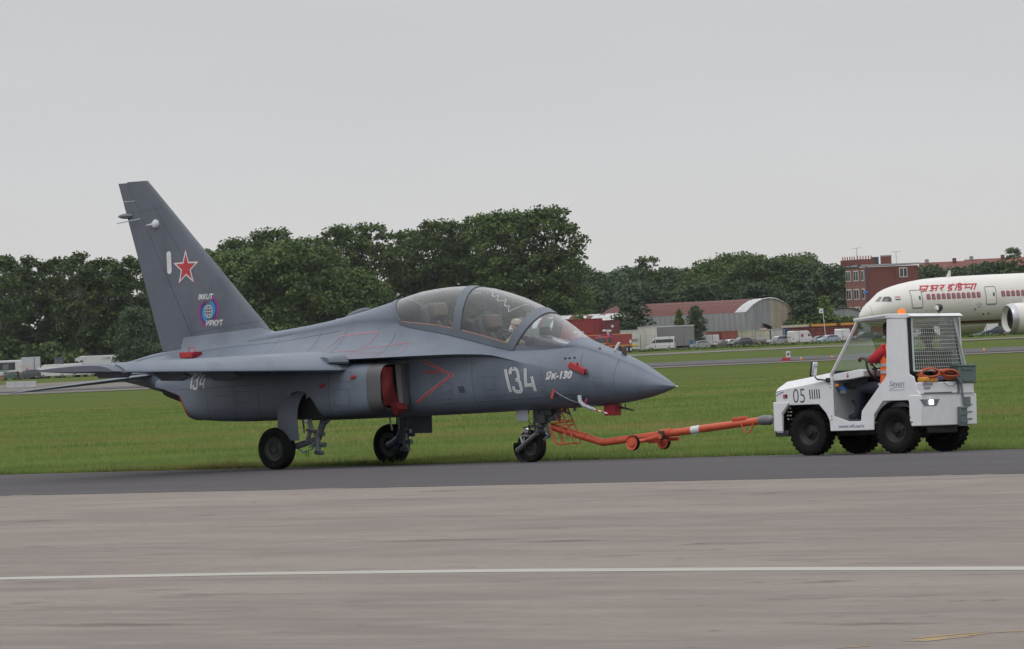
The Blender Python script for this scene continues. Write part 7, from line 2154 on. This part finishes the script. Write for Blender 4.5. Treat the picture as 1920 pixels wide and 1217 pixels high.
for i, (px, L, col, lab) in enumerate(((1338, 2.6, (.20, .045, .035), 'red-brown container at the left end of the row'), (1367, 3.1, (.22, .05, .038), 'red-brown container left of the cream ones'), (1397, 2.8, (.34, .32, .25), 'cream container left of another cream one'),
     (1429, 3.2, (.36, .34, .27), 'cream container left of the pale grey one'), (1458, 2.5, (.36, .37, .37), 'pale grey container right of the cream ones'), (1474, 1.0, (.02, .035, .11), 'narrow dark blue container end'))):
    container(px, 932, 0, L, 3.0, col, lab)
for i, px in enumerate((1500, 1530, 1560, 1592)):
    container(px, 940, 0, 3.1, 3.1, (.17, .028, .030), ('dark red low container under the orange beams, ' + ('leftmost', 'second from left', 'third from left', 'nearest the tug')[i]))
container(1182, 900, 0, 3.1, 3.4, (.42, .42, .40), 'white box body lettered NRDC left of the cream lorry body', None, .5, 'trailer', 'box_trailer')
bb = bpy.data.objects[[o.name for o in bpy.data.objects if o.get('label', '').startswith('white box body')][0]]
decal('lettering', text_polys('NRDC', .72, 0, .9, .01), lambda u, v: (u - .35, -1.30, 1.35 + v), J_dark, bb)
MB().box((.55, -1.30, .75), (1.5, .02, .35)).build('yellow_band', V_plate, bb)
container(1215, 908, 0, 3.2, 4.1, (.42, .41, .375), 'cream lorry box joined to the long grey trailer', None, .3, 'trailer', 'box_trailer')
tr_ = thing('curtain_trailer', 'long grey curtain-sided trailer behind the white minibus', 'trailer', base(1266, 912), R_(1))
MB().box((0, 0, 2.45), (6.9, 2.5, 3.5)).build('curtain', mat('curtain_grey', (.165, .16, .17), .6, var=.1), tr_, bevel=.03)
MB().box((0, 0, 4.28), (7.0, 2.6, .16)).build('top_rail', V_lamp, tr_)
MB().box((2.9, -1.27, 1.0), (.7, .04, 1.3)).build('blue_bin', mat('bin_blue', (.02, .10, .19), .6), tr_)
for x in (-2.4, 2.2): MB().lathe([(0, -.15), (.48, -.14), (.5, 0), (.48, .14), (0, .15)], (x, -1.05, .5), 'y', 16).build('wheel', V_tyre, tr_)
# orange-yellow beams
for i, (px, L, col) in enumerate(((1494, 5.5, (.42, .36, .30)), (1548, 5.8, (.50, .22, .03)), (1588, 3.5, (.50, .22, .03)))):
    p = col_at(px, 938); t = thing('crane_beam', ('pale beam lying on the dark red containers' if i == 0 else 'orange-yellow beam on the dark red containers, ' + ('left one' if i == 1 else 'right one')), 'beam', (p[0], p[1], p[2] + 3.12), 0, 'beams on the containers')
    m_ = mat('beam_%d' % (i > 0), col, .6)
    MB().box((0, 0, .22), (L, .35, .44)).build('beam', m_, t, bevel=.02)
    for x in np.arange(-L / 2 + .4, L / 2, .9): MB().box((x, -.2, .22), (.08, .06, .40)).build('stiffener', m_, t)
# blue tarpaulin pile, camouflage tent with red vehicle
tp_ = thing('covered_pile', 'stack of grey panels under a blue tarpaulin in front of the hangar gable', 'pile', (lambda p: (p[0], p[1], p[2] + 0))(col_at(1390, 944)), 0)
MB().box((0, 0, 2.0), (3.1, 2, 4.0)).build('panel_stack', mat('panel_blue_grey', (.18, .21, .26), .7), tp_, bevel=.02)
tm_ = MB(); rows = []
gq = random.Random(6)
for j in range(6):
    rows.append([(-1.8 + 3.6 * i / 9, -1.2 + 2.4 * j / 5, 3.9 + .35 * (i / 9) + .28 * math.sin(i * 1.7 + j) * .6 + (.15 if 0 < j < 5 else -.55 + .4 * gq.random())) for i in range(10)])
tm_.loft(rows, closed=False, caps=False); tm_.build('tarpaulin', mat('tarp_blue', (.03, .13, .24), .6, var=.3, scale=2), tp_, smooth=60)
tn = thing('camouflage_tent', 'dark green netting tent over a red machine beside the blue tarpaulin', 'tent', (lambda p: (p[0], p[1], p[2] + 1.9))(col_at(1431, 942)), 0)
tb_ = MB(); 
tb_.loft([[(2.1 * math.cos(q) * k, y, .1 + 2.1 * math.sin(q) * k) for q in np.linspace(0, PI, 13)] for y, k in ((-1.4, 1.0), (0, 1.02), (1.4, .95))], closed=False, caps=False)
tb_.build('netting', mat('net_green', (.06, .085, .065), .9, var=.4, scale=2), tn, smooth=50)
MB().box((0, 1.3, .9), (3.6, .1, 1.8)).build('back_sheet', MATS['net_green'], tn); MB().box((0, 0, -.9), (4.3, 3.0, 1.9)).build('platform', mat('platform_rust', (.17, .035, .03), .8), tn)
rm = thing('red_machine', 'small red machine with a pale window inside the green tent', 'machine', (lambda p: (p[0], p[1], p[2] + 1.96))(col_at(1431, 940.5)), 0)
MB().box((0, 0, .45), (2.4, 1.2, .8)).build('body', mat('machine_red', (.45, .05, .03), .5), rm, bevel=.05); MB().box((.1, -.1, 1.05), (1.5, 1.0, .5)).build('cab', mat('machine_red', (.45, .05, .03)), rm, bevel=.05); MB().box((.1, -.63, 1.1), (1.1, .04, .35)).build('window', V_lamp, rm)
# white pole sign
sg = thing('pole_sign', 'small white sign on a thin white pole in front of the bushes', 'sign', base(1549, 920), 0)
MB().tube([(0, 0, 0), (-.35, 0, h_from(1548, 578, 920))], .06, 6).build('pole', J_white, sg)
MB().box((-.62, -.03, h_from(1548, 578, 920) - .45), (.72, .05, .85)).build('board', J_white, sg); MB().box((-.62, -.07, h_from(1548, 578, 920) - .5), (.22, .02, .25)).build('mark', J_blue, sg)

# fence with posts and wires
fn = thing('fence', 'tall wire fence with dark posts in front of the parked vehicles', 'fence', base(1560, 896), 0)
bx = col_at(1560, 896)
pm = MB().box((0, 0, 1.45), (.07, .07, 2.9)).build('post', mat('post_dark', (.045, .05, .055), .7), None, smooth=0).data
bpy.data.objects.remove(bpy.data.objects['post'])
pxs = list(range(1040, 1960, 27)); pts = []
for i, px in enumerate(pxs):
    p = col_at(px, 896) - bx
    o = bpy.data.objects.new('post', pm); COL.objects.link(o); o.parent = fn; o.location = (p[0], p[1], p[2] - .1)
    o.scale = (1, 1, 1.0 + .08 * math.sin(i * 2.3)); pts.append(p)
for z in (.9, 1.9, 2.7):
    MB().tube([(p[0], p[1], p[2] + z) for p in pts], .012, 3).build('wire', mat('wire_grey', (.12, .12, .13), .6), fn, smooth=0)

# taxiway sign and lights
p = far_ground(1474, 677)
ts = thing('taxiway_sign', 'white board with a dark mark standing on a red block beside the taxiway', 'sign', tuple(p), 0)
MB().box((0, 0, .10), (.52, .30, .24)).build('base_block', mat('block_red', (.32, .03, .03), .6), ts, bevel=.01)
MB().box((.15, 0, .42), (.26, .05, .38)).build('board', J_white, ts, bevel=.005)
decal('mark', ribbon([(-.08, .52), (0, .44), (.08, .52)], .04) + ribbon([(-.09, .40), (.09, .40)], .05) + ribbon([(-.05, .34), (.05, .34)], .03), lambda u, v: (.15 + u, -.032, v), J_dark, ts)
for px, y, lb in ((1502, 674, 'small orange ground light just right of the red sign block'), (1560, 671, 'small orange ground light left of the tug mirror'), (1845, 657.5, 'small orange ground light right of the tug')):
    p = far_ground(px, y + 1); l_ = thing('ground_light', lb, 'light', tuple(p), 0, 'taxiway edge lights')
    MB().lathe([(.09, 0), (.10, .06), (.05, .10)], (0, 0, 0), 'z', 12, cap=True).build('base', mat('light_orange', (.60, .12, .02), .5), l_); MB().lathe([(.05, .10), (.05, .17), (.02, .19)], (0, 0, 0), 'z', 10, cap=True).build('lens', V_plate, l_)

# ------------------------------------------------------------------ left edge: coach, lorry, stands
GLf = 'vehicles and stands at the foot of the left tree row'
bs = thing('coach', 'white coach with dark windows and teal and blue stripes at the left edge', 'coach', base(-8, 912), R_(4))
MB().box((0, 0, 1.95), (9.6, 2.5, 3.1)).build('body', mat('coach_white', (.50, .50, .52), .4), bs, bevel=.12)
MB().box((-.5, -1.26, 2.45), (8.2, .04, 1.35)).build('window_band', V_glass, bs)
for x in (-2.8, -.9, 1.0): MB().box((x, -1.29, 2.45), (.10, .02, 1.35)).build('window_pillar', J_dark, bs)
for x in (-1.9, .1, 1.9): MB().box((x, -1.30, 2.35), (1.0, .02, .9)).build('seat_curtain', mat('curtain_grey2', (.12, .13, .15), .8), bs)
MB().add([(-4.6, -1.27, 1.1), (2.0, -1.27, 1.55), (2.6, -1.27, 1.7), (-4.6, -1.27, 1.7)], [(0, 1, 2, 3)]).build('teal_stripe', mat('teal', (.01, .20, .19), .5), bs)
MB().add([(-.8, -1.28, .9), (2.6, -1.28, 1.55), (1.2, -1.28, 1.0), (.4, -1.28, .8)], [(0, 1, 2, 3)]).build('blue_stripe', mat('stripe_blue', (.02, .04, .30), .5), bs)
for x in (-2.8, 3.4): MB().lathe([(0, -.2), (.5, -.19), (.52, 0), (.5, .19), (0, .2)], (x, -1.1, .5), 'y', 18).build('wheel', V_tyre, bs)
lr = thing('box_lorry', 'white box lorry parked right of the coach', 'lorry', base(60, 925), R_(2))
MB().box((0, 0, 2.6), (3.3, 2.5, 2.7)).build('box_body', mat('lorry_white', (.40, .40, .43), .5), lr, bevel=.04); MB().box((-1.9, 0, 1.9), (.5, 2.4, 3.2)).build('cab', MATS['coach_white'], lr, bevel=.08)
MB().box((.6, -1.27, 2.6), (.10, .02, 2.6)).build('door_joint', J_dark, lr)
for x in (-1.0, 1.1): MB().lathe([(0, -.15), (.45, -.14), (.48, 0), (.45, .14), (0, .15)], (x, -1.1, .48), 'y', 16).build('wheel', V_tyre, lr)
tl_ = thing('white_trailer', 'long white trailer roof with dark lettering showing above the jet wing', 'trailer', base(186, 930), R_(2))
MB().prism([(-4.2, .6), (-4.2, 3.25), (-3.4, 3.7), (4.6, 3.7), (4.6, .6)], -1.25, 1.25).build('body', MATS['coach_white'], tl_, bevel=.08)
decal('lettering', text_polys('COM', .62, .2, 1.1, .01), lambda u, v: (u + .6, -1.27, 2.9 + v), mat('lettering_grey', (.20, .20, .21), .6), tl_)
for x in (-2.6, 2.6, 3.6): MB().lathe([(0, -.15), (.45, -.14), (.48, 0), (.45, .14), (0, .15)], (x, -1.1, .48), 'y', 16).build('wheel', V_tyre, tl_)
cbn = thing('cabin', 'small grey cabin roof rising above the jet wing tip', 'cabin', base(112, 928), 0)
MB().box((0, 0, 1.8), (1.6, 2, 3.6)).build('wall', mat('cabin_grey', (.09, .095, .11), .7), cbn, bevel=.03); MB().box((0, 0, 3.65), (1.75, 2.2, .12)).build('roof', mat('cabin_roof', (.12, .12, .13), .7), cbn)
LV = [('van', 92, 920, 180, white, 'white van behind the jet wing tip', 'van', 'parked_van'), ('van', 130, 905, 175, white, 'white van under the middle of the outer wing', 'van', 'parked_van'),
      ('van_low', 98, 900, 5, white, 'low white van with a green patch under the wing tip', 'van', 'parked_van'), ('van_low', 160, 902, 175, white, 'low white van under the inner part of the outer wing', 'van', 'parked_van'),
      ('suv', 70, 905, 190, navy, 'dark blue vehicle left of the low white van', 'car', 'parked_car'), ('hatch', 20, 893, 185, green, 'dark green car in front of the coach', 'car', 'parked_car'), ('hatch', 210, 905, 180, silver, 'silver car under the jet wing root', 'car', 'parked_car'),
      ('suv', 52, 898, 200, dkgrey, 'grey open-topped vehicle below the small awning', 'car', 'parked_car'), ('sedan', 262, 908, 180, white, 'white saloon beyond the jet nozzle', 'car', 'parked_car')]
for v in LV: put(*v, group=GLf)
aw = thing('awning', 'small stand with a pale orange awning beside the coach', 'stand', base(45, 903), 0)
MB().box((0, 0, 2.35), (1.5, 1.4, .16)).build('canopy', mat('awning_orange', (.48, .30, .20), .8), aw, bevel=.03)
for x in (-.65, .65): MB().tube([(x, -.6, 0), (x, -.6, 2.3)], .04, 6).build('pole', J_white, aw)
MB().box((-.2, 0, .9), (1.0, .9, .8)).build('counter', mat('counter_red', (.35, .09, .06), .7), aw, bevel=.02)
fl = thing('pennant', 'small red pennant on a stick beside the awning', 'flag', base(54, 898), 0)
MB().tube([(0, 0, 0), (0, 0, 2.2)], .03, 5).build('stick', J_white, fl); MB().add([(0, 0, 2.2), (-.55, 0, 1.65), (0.05, 0, 1.6), (0, .03, 2.2), (-.55, .03, 1.65), (.05, .03, 1.6)], [(0, 1, 2), (3, 5, 4)]).build('cloth', J_redl, fl, smooth=0)
# spectators' figures by the coach (tiny in the picture)
def tiny_person(px, d, shirt, trs, label):
    t = thing('person', label, 'person', base(px, d), 0, 'people standing by the coach')
    J = {'pelvis': ((0, 0, .95), .14), 'chest': ((0, 0, 1.35), (.19, .12)), 'neck': ((0, 0, 1.53), .06), 'skull': ((0, -.02, 1.66), .10), 'ea': ((-.27, .03, 1.14), .05), 'eb': ((.27, .03, 1.14), .05), 'wa': ((-.27, -.10, .92), .04), 'wb': ((.27, -.10, .92), .04),
         'sa': ((-.21, 0, 1.42), .065), 'sb': ((.21, 0, 1.42), .065), 'ka': ((-.11, -.02, .5), .07), 'kb': ((.11, -.02, .5), .07), 'fa': ((-.12, .0, .07), .05), 'fb': ((.12, .0, .07), .05), 'ta': ((-.12, -.14, .04), .04), 'tb': ((.12, -.14, .04), .04)}
    B = [('pelvis', 'chest'), ('chest', 'neck'), ('neck', 'skull'), ('chest', 'sa'), ('sa', 'ea'), ('ea', 'wa'), ('chest', 'sb'), ('sb', 'eb'), ('eb', 'wb'), ('pelvis', 'ka'), ('ka', 'fa'), ('fa', 'ta'), ('pelvis', 'kb'), ('kb', 'fb'), ('fb', 'tb')]
    make_body('body', J, B, [0, 2, 2, 0, 0, 2, 0, 0, 2, 1, 1, 1, 1, 1, 1], [shirt, trs, M_skinl], t, sub=1)
tiny_person(3, 890, J_white, mat('shorts_orange', (.45, .12, .04), .8), 'person in a white top and orange shorts at the left edge by the coach')
tiny_person(12, 894, J_dark, M_navy, 'person in dark clothes in front of the coach, left of the green car')
tiny_person(34, 892, M_navy, J_dark, 'person in dark clothes standing between the green car and the awning')
# three white barrier blocks
for i, (px, lb) in enumerate(((20, 'left block of the three white barrier blocks by the taxiway'), (37, 'middle block of the three white barrier blocks'), (57, 'right and longest block of the three white barrier blocks'))):
    p = far_ground(px, 728.5 - (px - 12) * .03)
    s_ = 9600 / p[1]; L = (15.5 if i < 2 else 21) / s_
    t = thing('barrier_block', lb, 'barrier', tuple(p), 0, 'white barrier blocks by the taxiway')
    MB().box((0, 0, 12.5 / s_ / 2), (L, .5, 12.5 / s_)).build('block', mat('block_white', (.40, .40, .42), .7, var=.15, scale=1.5), t, bevel=.02)
    MB().box((0, 0, .03), (L * .96, .54, .07)).build('foot', M_wallg, t)

# ------------------------------------------------------------------ air between here and the horizon
hz_ = MB(); hz_.box((0, 1480, 14.5), (3000, 3100, 48)); ho = hz_.build('haze', mat('tmp', (1, 1, 1)), None, smooth=0)
ho.data.materials.clear()
hm = bpy.data.materials.new('air'); hm.use_nodes = True; hn = hm.node_tree.nodes; hn.clear()
hout = hn.new('ShaderNodeOutputMaterial'); hv = hn.new('ShaderNodeVolumePrincipled'); hv.inputs['Density'].default_value = 0.00003; hv.inputs['Color'].default_value = (.86, .90, .95, 1)
hm.node_tree.links.new(hv.outputs[0], hout.inputs['Volume']); ho.data.materials.append(hm)
tag(ho, 'thin pale haze lying over the whole airfield', 'haze', kind='stuff')
